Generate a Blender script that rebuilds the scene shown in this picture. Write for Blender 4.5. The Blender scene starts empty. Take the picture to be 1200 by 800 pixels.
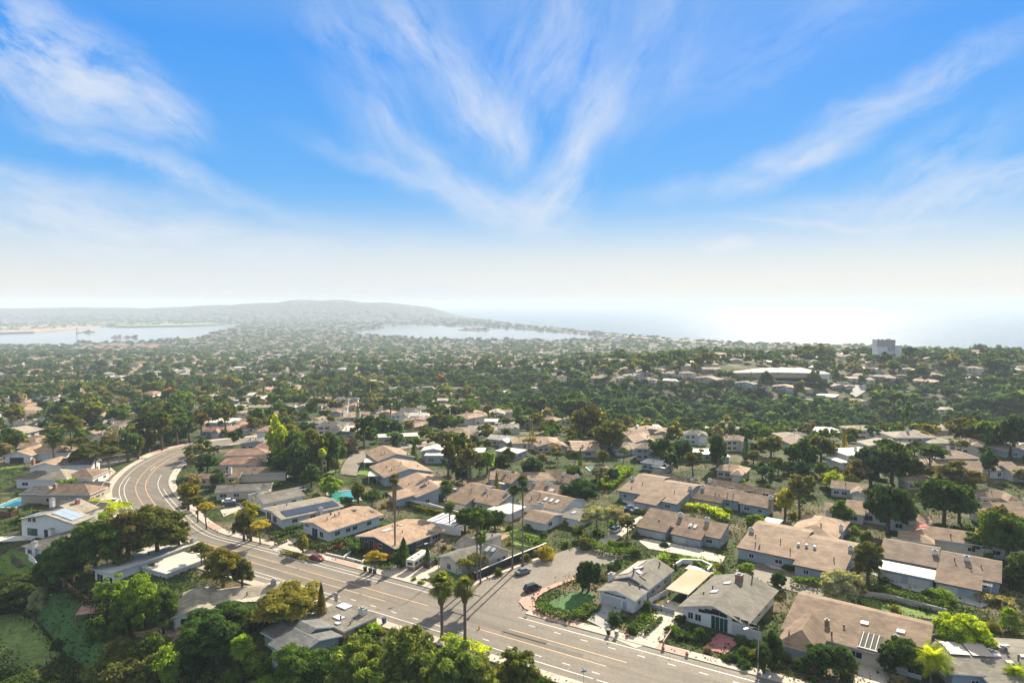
import bpy, math, random
import numpy as np
from mathutils import Vector, Matrix
R = math.radians; HAZE_D = 1.1e-4; EXPO = 1.42; SKYS = 0.05
random.seed(7); rng = np.random.default_rng(7)
scene = bpy.context.scene
col = scene.collection

# ------------------------------------------------------------------ camera
F = 800.0; TILT = math.atan(45/800.0); CH = 70.0
cam_d = bpy.data.cameras.new("camera"); cam = bpy.data.objects.new("camera", cam_d); col.objects.link(cam)
cam_d.sensor_width = 36; cam_d.lens = 36*F/1200; cam_d.clip_start = 1; cam_d.clip_end = 200000
cam.location = (0, 0, CH); cam.rotation_euler = (math.pi/2 - TILT, 0, 0)
scene.camera = cam
# ------------------------------------------------------------------ light
SUN_AZ, SUN_EL = 23.0, 31.0          # degrees to the right of +Y, above the horizon
sd = bpy.data.lights.new("sun", 'SUN'); sun = bpy.data.objects.new("sun", sd); col.objects.link(sun)
sd.energy = 4.6; sd.angle = R(0.6); sd.color = (1.0, 0.87, 0.67)
sdir = Vector((math.sin(R(SUN_AZ))*math.cos(R(SUN_EL)), math.cos(R(SUN_AZ))*math.cos(R(SUN_EL)), math.sin(R(SUN_EL))))
sun.rotation_euler = sdir.to_track_quat('Z', 'Y').to_euler()
scene.view_settings.view_transform = 'Standard'; scene.view_settings.look = 'None'
scene.view_settings.exposure = EXPO; scene.view_settings.gamma = 1
cy = scene.cycles
cy.use_denoising = True; cy.max_bounces = 6; cy.diffuse_bounces = 3; cy.glossy_bounces = 2
cy.transmission_bounces = 2; cy.transparent_max_bounces = 4; cy.volume_bounces = 1; cy.use_adaptive_sampling = True
cy.adaptive_threshold = 0.02

# ------------------------------------------------------------------ sky
world = bpy.data.worlds.new("World"); scene.world = world; world.use_nodes = True
nt = world.node_tree; nt.nodes.clear()
def N(t, kind, **kw):
    n = t.nodes.new(kind)
    for k, v in kw.items():
        if k.startswith('i_'): n.inputs[k[2:]].default_value = v
        else: setattr(n, k, v)
    return n
def L(t, a, b): t.links.new(a, b)
def M(t, op, a, b=None, clamp=False):
    n = t.nodes.new('ShaderNodeMath'); n.operation = op; n.use_clamp = clamp
    for i, v in enumerate((a, b)):
        if v is None: continue
        if isinstance(v, (int, float)): n.inputs[i].default_value = v
        else: t.links.new(v, n.inputs[i])
    return n.outputs[0]
def MIX(t, fac, a, b, mode='MIX'):
    n = t.nodes.new('ShaderNodeMix'); n.data_type = 'RGBA'; n.blend_type = mode
    for i, v in ((0, fac), (6, a), (7, b)):
        if isinstance(v, (int, float)): n.inputs[i].default_value = v
        elif isinstance(v, tuple): n.inputs[i].default_value = (*v[:3], 1)
        else: t.links.new(v, n.inputs[i])
    return n.outputs[2]
sky = N(nt, 'ShaderNodeTexSky', sky_type='NISHITA', sun_disc=False, sun_elevation=R(SUN_EL), sun_rotation=R(SUN_AZ),
        altitude=150, air_density=1.0, dust_density=0.2, ozone_density=2.5)
tc = N(nt, 'ShaderNodeTexCoord'); sp = N(nt, 'ShaderNodeSeparateXYZ'); L(nt, tc.outputs['Generated'], sp.inputs[0])
KS = SKYS*2**EXPO
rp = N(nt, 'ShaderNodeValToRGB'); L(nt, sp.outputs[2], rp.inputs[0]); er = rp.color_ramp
for i_, (p_, c_) in enumerate(((0.0, (.60, .70, .78)), (.07, (.38, .62, .88)), (.17, (.12, .44, .93)), (.33, (.055, .34, .94)), (.48, (.26, .46, .8)), (.62, (.8, .83, .84)), (1.0, (.9, .9, .88)))):  # unseen overhead stops made paler and brighter to lift the shadows
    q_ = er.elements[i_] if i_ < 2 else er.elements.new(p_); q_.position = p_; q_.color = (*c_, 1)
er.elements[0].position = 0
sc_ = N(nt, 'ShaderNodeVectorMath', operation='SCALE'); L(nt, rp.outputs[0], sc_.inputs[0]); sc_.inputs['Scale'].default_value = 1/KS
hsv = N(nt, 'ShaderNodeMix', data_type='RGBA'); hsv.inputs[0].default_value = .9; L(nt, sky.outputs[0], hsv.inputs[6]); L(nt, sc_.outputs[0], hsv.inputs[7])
ya = M(nt, 'MAXIMUM', M(nt, 'ABSOLUTE', sp.outputs[1]), 0.12)
U = M(nt, 'DIVIDE', sp.outputs[0], ya); W_ = M(nt, 'DIVIDE', sp.outputs[2], ya)
cb = N(nt, 'ShaderNodeCombineXYZ'); L(nt, U, cb.inputs[0]); L(nt, W_, cb.inputs[1])
wn = N(nt, 'ShaderNodeTexNoise'); wn.inputs['Scale'].default_value = 5; wn.inputs['Detail'].default_value = 6; wn.inputs['Roughness'].default_value = .55
L(nt, cb.outputs[0], wn.inputs['Vector'])
vm = N(nt, 'ShaderNodeVectorMath', operation='SUBTRACT'); L(nt, wn.outputs['Color'], vm.inputs[0]); vm.inputs[1].default_value = (.5, .5, .5)
vs = N(nt, 'ShaderNodeVectorMath', operation='SCALE'); L(nt, vm.outputs[0], vs.inputs[0]); vs.inputs['Scale'].default_value = 0.08
va = N(nt, 'ShaderNodeVectorMath', operation='ADD'); L(nt, cb.outputs[0], va.inputs[0]); L(nt, vs.outputs[0], va.inputs[1])
# cirrus streaks: (az px, el px, half length, half width, slope deg, weight)
STREAKS = [(60, 70, 230, 85, -27, 1.7), (150, 120, 150, 40, -25, 1.2), (215, 150, 60, 36, -42, .9), (190, 200, 230, 24, -20, .8), (60, 225, 260, 40, -12, .9),
           (230, 290, 700, 75, -9, 1.3), (500, 60, 150, 60, -48, .8), (560, 130, 120, 60, -62, 1.0), (600, 165, 60, 40, -80, .8), (680, 180, 110, 34, 66, 1.2), (650, 235, 70, 45, 40, 1.4), (520, 205, 90, 30, -42, .8), (450, 150, 120, 60, -50, .45), (780, 90, 160, 40, 58, .35), (820, 225, 120, 22, 6, .6), (590, 245, 130, 34, -14, 1.3), (700, 120, 90, 60, 70, .6),
           (650, 60, 230, 110, 70, .6), (420, 60, 200, 80, -60, .4), (1040, 125, 300, 36, 27, .9), (930, 190, 120, 32, 18, 1.0), (1130, 232, 190, 42, 20, 1.4), (1000, 262, 260, 8, -1, .8), (980, 240, 160, 26, 8, .7),
           (1080, 205, 170, 50, 32, .7), (852, 290, 40, 9, -3, 6), (1150, 326, 90, 5, 0, 1.0), (700, 325, 900, 50, 0, .5), (480, 215, 200, 20, -22, .6), (900, 60, 300, 70, 25, .3), (760, 40, 200, 40, 60, .4)]
acc = None
for (a, b, hl, hw, ang, wt) in STREAKS:
    mp = N(nt, 'ShaderNodeMapping', vector_type='TEXTURE')
    mp.inputs['Location'].default_value = ((a-600)/F, (355-b)/F, 0)
    mp.inputs['Rotation'].default_value = (0, 0, R(ang)); mp.inputs['Scale'].default_value = (hl/F, hw/F, 1)
    L(nt, va.outputs[0], mp.inputs['Vector'])
    g = N(nt, 'ShaderNodeTexGradient', gradient_type='QUADRATIC_SPHERE'); L(nt, mp.outputs[0], g.inputs[0])
    m2 = N(nt, 'ShaderNodeMapping', vector_type='TEXTURE')
    m2.inputs['Rotation'].default_value = (0, 0, R(ang)); m2.inputs['Scale'].default_value = (1, .3, 1); m2.inputs['Location'].default_value = (a*.013, b*.017, 0)
    L(nt, va.outputs[0], m2.inputs['Vector'])
    nn = N(nt, 'ShaderNodeTexNoise'); nn.inputs['Scale'].default_value = 5.5; nn.inputs['Detail'].default_value = 7; nn.inputs['Roughness'].default_value = .66
    nn.inputs['Distortion'].default_value = .15
    L(nt, m2.outputs[0], nn.inputs['Vector'])
    mr = N(nt, 'ShaderNodeMapRange'); mr.inputs['From Min'].default_value = .36; mr.inputs['From Max'].default_value = .70
    L(nt, nn.outputs[0], mr.inputs[0])
    s = M(nt, 'MULTIPLY', M(nt, 'MULTIPLY', M(nt, 'POWER', g.outputs['Fac'], .7), mr.outputs[0]), wt)
    acc = s if acc is None else M(nt, 'ADD', acc, s)
soft = M(nt, 'SUBTRACT', 1.0, M(nt, 'POWER', 2.718, M(nt, 'MULTIPLY', acc, -1.35)))
# general whitening toward the horizon (thin marine layer) by elevation
el = N(nt, 'ShaderNodeMapRange', interpolation_type='SMOOTHSTEP'); el.inputs['From Min'].default_value = 0.0; el.inputs['From Max'].default_value = .15
el.inputs['To Min'].default_value = .92; el.inputs['To Max'].default_value = 0
L(nt, sp.outputs[2], el.inputs[0])
az = M(nt, 'ADD', M(nt, 'MULTIPLY', sp.outputs[0], math.sin(R(SUN_AZ))), M(nt, 'MULTIPLY', sp.outputs[1], math.cos(R(SUN_AZ))))
azs = N(nt, 'ShaderNodeMapRange', interpolation_type='SMOOTHSTEP'); azs.inputs['From Min'].default_value = .75; azs.inputs['From Max'].default_value = 1.0; L(nt, az, azs.inputs[0])
hcol = MIX(nt, azs.outputs[0], (.87/KS, .865/KS, .81/KS), (.97/KS, .93/KS, .83/KS))
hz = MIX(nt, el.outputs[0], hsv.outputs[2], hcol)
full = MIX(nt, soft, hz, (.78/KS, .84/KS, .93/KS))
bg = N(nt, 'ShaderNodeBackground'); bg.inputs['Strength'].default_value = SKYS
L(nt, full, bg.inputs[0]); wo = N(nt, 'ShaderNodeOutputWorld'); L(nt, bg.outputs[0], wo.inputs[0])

# ------------------------------------------------------------------ terrain
SEA = -110.0
TC = np.array([-400, 0, 200, 400, 600, 800, 1000, 1200, 1600.]); TC = (TC-600)/F
TD = np.array([0, 280, 340, 400, 450, 500, 550, 620, 700, 760, 850, 1000, 1300, 1600, 2000, 2600, 3200.])
TZ = np.array([
    [0, 0, -2, -6, -9, -13, -16, -20, -26, -30, -34, -41, -53, -66, -86, -106, -107],
    [0, 0, -2, -6, -9, -13, -16, -20, -26, -30, -34, -41, -53, -66, -86, -106, -107],
    [0, 0, -2, -6, -9, -13, -16, -20, -26, -30, -34, -41, -53, -66, -86, -105, -107],
    [0, 0, -2, -6, -10, -14, -18, -23, -27, -30, -32, -35, -50, -64, -86, -103, -107],
    [0, 0, -2, -6, -10, -16, -22, -29, -31, -28, -27, -30, -50, -66, -86, -102, -107],
    [0, 0, -2, -9, -18, -34, -45, -40, -22, -8, -4, -12, -34, -58, -84, -103, -107],
    [0, 0, -2, -10, -22, -38, -46, -43, -32, -22, -7, -10, -30, -56, -84, -102, -107],
    [0, 0, -2, -8, -18, -30, -36, -36, -28, -20, -8, -10, -28, -60, -92, -106, -107],
    [0, 0, -2, -8, -18, -30, -36, -36, -28, -20, -8, -10, -28, -60, -92, -106, -107]], float)
def cr(p0, p1, p2, p3, f):
    m1 = (p2-p0)*.5; m2 = (p3-p1)*.5
    return (2*f**3-3*f**2+1)*p1 + (f**3-2*f**2+f)*m1 + (-2*f**3+3*f**2)*p2 + (f**3-f**2)*m2
RD = np.interp(np.arange(0, 3201, 10.), TD, np.arange(len(TD)))
def sstep(a, b, x):
    t = np.clip((x-a)/(b-a), 0, 1); return t*t*(3-2*t)
HILLPX = np.array([-600, -300, 0, 100, 200, 250, 300, 335, 400, 450, 480, 505, 535, 560])
HILLZ = np.array([60, 80, 112, 112, 118, 138, 180, 206, 200, 190, 160, 110, 20, 0.])
def pip(poly, x, y):
    inside = np.zeros(x.shape, bool); n = len(poly)
    for i in range(n):
        x1, y1 = poly[i]; x2, y2 = poly[(i+1) % n]
        c = ((y1 > y) != (y2 > y)) & (x < (x2-x1)*(y-y1)/(y2-y1+1e-12)+x1)
        inside ^= c
    return inside
ct, st = math.cos(TILT), math.sin(TILT)
def pdir(px, py):
    u = (px-600)/F; v = (400-py)/F
    return np.array([u, ct+v*st, -st+v*ct])
def on_z(px, py, z):
    d = pdir(px, py); k = (z-CH)/d[2]; return np.array([d[0]*k, d[1]*k, z])
def wp(pts): return [tuple(on_z(a, b, SEA)[:2]) for a, b in pts]
LAKE = wp([(-300, 385), (0, 389), (40, 388), (80, 384.5), (130, 382.5), (220, 380.5), (262, 379), (288, 380.5), (275, 384), (248, 391), (235, 397), (190, 398), (170, 402), (88, 402), (85, 404.5), (-300, 407)])
LAKE2 = wp([(-300, 374.5), (0, 375), (58, 376), (62, 378), (0, 378)])
BAY = wp([(345, 385.5), (390, 387), (420, 388), (449, 385), (444, 382), (480, 380), (530, 382), (560, 382.5), (600, 385), (650, 389), (705, 393), (709, 396.5), (650, 399.5), (600, 398.5), (500, 398), (475, 395.5), (440, 393.5), (405, 390)])
BAY2 = wp([(408, 377), (450, 375), (462, 376.5), (425, 378)])
isl = wp([(535, 387.2), (548, 385.5), (575, 386.5), (572, 388.2)]); isl2 = wp([(125, 396), (163, 394.5), (160, 396.2)]); isl3 = wp([(88, 390.5), (112, 388.5), (113, 389.8)])
c_ = wp([(535, 370.5), (560, 374), (600, 379.5), (650, 385), (700, 389.5), (730, 393), (780, 397), (850, 402), (920, 404), (1000, 406), (1100, 411), (1200, 415), (1500, 420)])
OCEAN = [(-4000, 60000), tuple(on_z(480, 364.5, SEA)[:2]), (c_[0][0]-150, c_[0][1]+900)] + c_ + [(60000, 3000), (60000, 60000)]
RN0 = on_z(-0.0+575, 760, 0); RE = np.array([.859, -.511]); RNm = np.array([-.511, -.859])
def water_mask(x, y):
    w = pip(LAKE, x, y) | pip(LAKE2, x, y) | pip(BAY, x, y) | pip(BAY2, x, y) | pip(OCEAN, x, y)
    return w & ~pip(isl, x, y) & ~pip(isl2, x, y) & ~pip(isl3, x, y)
def tz(x, y, far=True):
    x = np.asarray(x, float); y = np.asarray(y, float)
    d = np.clip(y, 0, 3199); t = np.clip(x/np.maximum(y, 60), TC[0], TC[-1]-1e-6)
    rd = np.interp(d, TD, np.arange(len(TD))); ri = np.clip(rd.astype(int), 0, len(TD)-2); rf = rd-ri
    ci = np.clip(np.searchsorted(TC, t, side='right')-1, 0, len(TC)-2); cf = (t-TC[ci])/(TC[ci+1]-TC[ci]); cf = cf*cf*(3-2*cf)
    def row(c):
        g = lambda k: TZ[c, np.clip(k, 0, len(TD)-1)]
        return cr(g(ri-1), g(ri), g(ri+1), g(ri+2), rf)
    z = row(ci)*(1-cf)+row(ci+1)*cf
    z = np.where(y < 280, 0, np.minimum(z, 0))
    am = sstep(300, 700, y)*(1-sstep(2200, 2800, y))
    z = z + am*(3.0*np.sin(x*.021+y*.013+1)*np.sin(y*.017-x*.008)+1.5*np.sin(x*.05+2)*np.sin(y*.043))
    s = (x-RN0[0])*RNm[0]+(y-RN0[1])*RNm[1]
    z = z-12*sstep(17, 36, s)*(1-sstep(300, 330, y))*sstep(40, -10, x)
    px = 600+x/np.maximum(y, 1)*F
    hb = np.interp(px, HILLPX, HILLZ)*np.exp(-(np.abs(y-8700)/1150)**2.6)
    hb = hb*(1+.06*np.sin(x*.004+y*.002)+.04*np.sin(x*.011))
    hb2 = 70*np.exp(-((y-13500)/1800)**2)*np.interp(px, [-500, 0, 330, 420], [1, 1, .9, 0])
    z = z+np.where(y > 4500, hb+hb2, 0)
    if far:
        w = (y > 1400) & water_mask(x, y)
        z = np.where(w, -118, z)
    return z
GD = np.concatenate([np.linspace(60, 1400, 1500), np.geomspace(1401, 12000, 900)])
def at(px, py, h=0.0):
    d = pdir(px, py); k = GD/d[1]; X = d[0]*k; Z = CH+d[2]*k
    T = tz(X, GD, False)+h
    i = np.argmax(Z < T)
    if i == 0: i = len(GD)-1 if Z[-1] >= T[-1] else 1
    a = (Z[i-1]-T[i-1]); b = (T[i]-Z[i]); f = a/(a+b) if a+b != 0 else 0
    y = GD[i-1]+(GD[i]-GD[i-1])*f; x = X[i-1]+(X[i]-X[i-1])*f
    return np.array([x, y, float(tz(x, y, False))])
def proj(p):
    x, y, z = p[0], p[1], p[2]-CH
    f = y*ct-z*st; up = y*st+z*ct
    return 600+F*x/f, 400-F*up/f

# ------------------------------------------------------------------ materials
MATS = {}
def mat(name, c, rough=.8, noise=.15, scale=1.0, c2=None, metal=0, spec=.3, emis=None, stretch=None, bump=0, fine=0):
    if name in MATS: return MATS[name]
    m = bpy.data.materials.new(name); m.use_nodes = True; t = m.node_tree; b = t.nodes['Principled BSDF']
    b.inputs['Roughness'].default_value = rough; b.inputs['Metallic'].default_value = metal
    b.inputs['Specular IOR Level'].default_value = spec
    co = t.nodes.new('ShaderNodeTexCoord'); src = co.outputs['Object']
    if stretch:
        mp = t.nodes.new('ShaderNodeMapping'); mp.inputs['Scale'].default_value = stretch; t.links.new(src, mp.inputs[0]); src = mp.outputs[0]
    n = t.nodes.new('ShaderNodeTexNoise'); n.inputs['Scale'].default_value = scale; n.inputs['Detail'].default_value = 5; n.inputs['Roughness'].default_value = .65
    t.links.new(src, n.inputs['Vector'])
    mr = t.nodes.new('ShaderNodeMapRange'); mr.inputs['From Min'].default_value = .3; mr.inputs['From Max'].default_value = .7
    t.links.new(n.outputs[0], mr.inputs[0])
    if c2 is None:
        lo = tuple(max(0, v*(1-noise)) for v in c); hi = tuple(v*(1+noise) for v in c)
    else: lo, hi = c, c2
    out = MIX(t, mr.outputs[0], lo, hi)
    if fine:
        n2 = t.nodes.new('ShaderNodeTexNoise'); n2.inputs['Scale'].default_value = scale*9; n2.inputs['Detail'].default_value = 3
        t.links.new(src, n2.inputs['Vector'])
        m3 = t.nodes.new('ShaderNodeMapRange'); m3.inputs['From Min'].default_value = .35; m3.inputs['From Max'].default_value = .65
        m3.inputs['To Min'].default_value = 1-fine; m3.inputs['To Max'].default_value = 1+fine; t.links.new(n2.outputs[0], m3.inputs[0])
        out = MIX(t, 1.0, out, m3.outputs[0], 'MULTIPLY')
    t.links.new(out, b.inputs['Base Color'])
    if emis: b.inputs['Emission Color'].default_value = (*emis, 1); b.inputs['Emission Strength'].default_value = 1
    MATS[name] = m; return m
def roadmat(name, c):
    m = mat(name, c, .8, .12, .2, fine=.12); t = m.node_tree; b = t.nodes['Principled BSDF']; old = b.inputs['Base Color'].links[0].from_socket
    g = t.nodes.new('ShaderNodeNewGeometry'); v = t.nodes.new('ShaderNodeVectorRotate'); v.rotation_type = 'Z_AXIS'; v.inputs['Angle'].default_value = R(31); t.links.new(g.outputs['Position'], v.inputs[0])
    mp = t.nodes.new('ShaderNodeMapping'); mp.inputs['Scale'].default_value = (.012, .55, 1); t.links.new(v.outputs[0], mp.inputs[0])
    n = t.nodes.new('ShaderNodeTexNoise'); n.inputs['Scale'].default_value = 1; n.inputs['Detail'].default_value = 4; t.links.new(mp.outputs[0], n.inputs[0])
    r = t.nodes.new('ShaderNodeMapRange'); r.inputs['From Min'].default_value = .35; r.inputs['From Max'].default_value = .65; r.inputs['To Min'].default_value = .84; r.inputs['To Max'].default_value = 1.12; t.links.new(n.outputs[0], r.inputs[0])
    t.links.new(MIX(t, 1.0, old, r.outputs[0], 'MULTIPLY'), b.inputs['Base Color']); return m
def roofmat(name, c, c2=None, stain=(.6)):
    """shingle roof: courses across the slope, blotches, weathering"""
    if name in MATS: return MATS[name]
    m = bpy.data.materials.new(name); m.use_nodes = True; t = m.node_tree; b = t.nodes['Principled BSDF']
    b.inputs['Roughness'].default_value = .85; b.inputs['Specular IOR Level'].default_value = .25
    co = t.nodes.new('ShaderNodeTexCoord'); oi = t.nodes.new('ShaderNodeObjectInfo')
    n = t.nodes.new('ShaderNodeTexNoise'); n.inputs['Scale'].default_value = .35; n.inputs['Detail'].default_value = 6; t.links.new(co.outputs['Object'], n.inputs['Vector'])
    br = t.nodes.new('ShaderNodeTexBrick'); br.inputs['Scale'].default_value = 1; br.inputs['Brick Width'].default_value = .9; br.inputs['Row Height'].default_value = .42
    br.inputs['Mortar Size'].default_value = .03; br.inputs['Color1'].default_value = (1.12, 1.12, 1.12, 1); br.inputs['Color2'].default_value = (.74, .74, .74, 1); br.inputs['Mortar'].default_value = (.7, .7, .7, 1)
    t.links.new(co.outputs['Object'], br.inputs['Vector'])
    lo = tuple(v*.72 for v in c); hi = c2 or tuple(v*1.24 for v in c)
    mr = t.nodes.new('ShaderNodeMapRange'); mr.inputs['From Min'].default_value = .32; mr.inputs['From Max'].default_value = .68; t.links.new(n.outputs[0], mr.inputs[0])
    o = MIX(t, mr.outputs[0], lo, hi); o = MIX(t, 1.0, o, br.outputs[0], 'MULTIPLY')
    r = t.nodes.new('ShaderNodeMapRange'); r.inputs['To Min'].default_value = .82; r.inputs['To Max'].default_value = 1.16; t.links.new(oi.outputs['Random'], r.inputs[0])
    o = MIX(t, 1.0, o, r.outputs[0], 'MULTIPLY')
    t.links.new(o, b.inputs['Base Color']); MATS[name] = m; return m
def leafmat(name, attr=False, sat=1.0):
    m = bpy.data.materials.new(name); m.use_nodes = True; t = m.node_tree; t.nodes.clear()
    out = t.nodes.new('ShaderNodeOutputMaterial')
    if attr:
        a = t.nodes.new('ShaderNodeAttribute'); a.attribute_name = 'tint'; base = a.outputs['Color']
    else:
        a = t.nodes.new('ShaderNodeObjectInfo'); base = a.outputs['Color']
    g = t.nodes.new('ShaderNodeNewGeometry')
    n = t.nodes.new('ShaderNodeTexNoise'); n.inputs['Scale'].default_value = .55; n.inputs['Detail'].default_value = 4
    t.links.new(g.outputs['Position'], n.inputs['Vector'])
    mr = t.nodes.new('ShaderNodeMapRange'); mr.inputs['From Min'].default_value = .3; mr.inputs['From Max'].default_value = .7; mr.inputs['To Min'].default_value = .6; mr.inputs['To Max'].default_value = 1.4
    t.links.new(n.outputs[0], mr.inputs[0])
    c = MIX(t, 1.0, base, mr.outputs[0], 'MULTIPLY')
    ri = t.nodes.new('ShaderNodeMapRange'); ri.inputs['To Min'].default_value = .7; ri.inputs['To Max'].default_value = 1.3
    t.links.new(g.outputs['Random Per Island'], ri.inputs[0])
    c = MIX(t, 1.0, c, ri.outputs[0], 'MULTIPLY')
    d = t.nodes.new('ShaderNodeBsdfDiffuse'); tr = t.nodes.new('ShaderNodeBsdfTranslucent'); t.links.new(c, d.inputs[0])
    c3 = MIX(t, 1.0, c, (1.5, 1.45, .55), 'MULTIPLY'); t.links.new(c3, tr.inputs[0])
    mx = t.nodes.new('ShaderNodeMixShader'); mx.inputs[0].default_value = .48
    t.links.new(d.outputs[0], mx.inputs[1]); t.links.new(tr.outputs[0], mx.inputs[2]); t.links.new(mx.outputs[0], out.inputs[0])
    MATS[name] = m; return m
LEAF = leafmat('leaf'); LEAFA = leafmat('leaf_mass', True)
BARK = mat('bark', (.13, .095, .07), .9, .3, 3); PBARK = mat('palm_bark', (.17, .14, .11), .9, .3, 3)
ASPH = roadmat('asphalt', (.15, .132, .108))
ASPH2 = mat('asphalt_pale', (.17, .15, .125), .85, .18, .15, fine=.15)
CONC = mat('concrete', (.42, .37, .31), .85, .18, .5, fine=.1); CONCP = mat('brick_paving', (.42, .25, .2), .85, .2, .8, fine=.15)
CONCG = mat('grey_concrete', (.3, .3, .29), .85, .15, .5, fine=.1)
WHITEP = mat('road_paint', (.62, .6, .56), .6, .2, 1.2); ORANGEP = mat('orange_paint', (.62, .36, .19), .6, .2, 1.2)
GLASS = mat('window_glass', (.02, .03, .035), .08, .1, 1, spec=.8)
TRIMW = mat('white_trim', (.72, .70, .66), .6, .06, 1); TRIMD = mat('dark_trim', (.06, .05, .045), .6, .1, 1)
WHITEW = mat('white_wall', (.68, .65, .59), .8, .06, .4, fine=.03); CREAMW = mat('cream_wall', (.6, .52, .41), .8, .08, .4)
GREYW = mat('grey_wall', (.33, .34, .34), .8, .1, .5); BLUEW = mat('blue_grey_wall', (.29, .33, .35), .8, .1, .5); DARKW = mat('dark_wall', (.07, .075, .08), .8, .15, .5)
TANW = mat('tan_wall', (.42, .34, .25), .8, .1, .5)
RBROWN = roofmat('brown_shingle', (.205, .143, .098)); RTAN = roofmat('tan_shingle', (.30, .208, .14)); RGREY = roofmat('grey_shingle', (.155, .145, .122))
RDARK = roofmat('dark_shingle', (.085, .08, .075)); RPINK = roofmat('pink_tile', (.36, .21, .145)); RWHITE = mat('white_roofing', (.5, .47, .41), .7, .1, .4); RBEIGE = mat('beige_roofing', (.4, .33, .25), .8, .14, .3)
RCREAM = roofmat('cream_shingle', (.29, .255, .2))
SOLAR = mat('solar_glass', (.03, .035, .045), .2, .2, 1, spec=.8); SOLARP = mat('pale_solar_mat', (.46, .38, .34), .5, .06, 1)
SKYL = mat('skylight_dome', (.58, .59, .58), .3, .05, 1); METAL = mat('metal', (.4, .4, .4), .4, .1, 1, metal=.7); PIPE = mat('vent_metal', (.1, .085, .07), .7, .2, 1)
BRICK = mat('brick', (.33, .15, .1), .9, .25, 2); GRAYROCK = mat('stone_wall', (.36, .34, .31), .9, .25, .8)
LAWN = mat('lawn', (.10, .16, .02), .9, .3, .25, fine=.25); LAWND = mat('deep_lawn', (.05, .12, .03), .9, .3, .25, fine=.25); DRYG = mat('dry_grass', (.26, .2, .09), .9, .25, .3, fine=.2)
SOIL = mat('soil', (.14, .10, .07), .9, .3, .4, fine=.2); POOLW = mat('pool_water', (.05, .27, .26), .05, .15, .8, spec=.6); WOOD = mat('timber', (.3, .15, .09), .8, .2, 1.5)
FENCEB = mat('dark_fence', (.035, .035, .035), .8, .2, 1)
RUBBER = mat('rubber', (.02, .02, .02), .8, .1, 1); CHROME = mat('chrome', (.6, .6, .6), .25, .05, 1, metal=.9)
PAINT = {k: mat(k+'_car_paint', v, .25, .03, 1, spec=.6) for k, v in dict(red=(.22, .02, .02), white=(.75, .75, .74), black=(.02, .02, .023), grey=(.18, .19, .2), silver=(.5, .51, .52), blue=(.05, .12, .25)).items()}
LAMPG = mat('lamp_glass', (.8, .8, .75), .3, .05, 1); REDG = mat('red_glass', (.4, .02, .02), .3, .05, 1)

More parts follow.
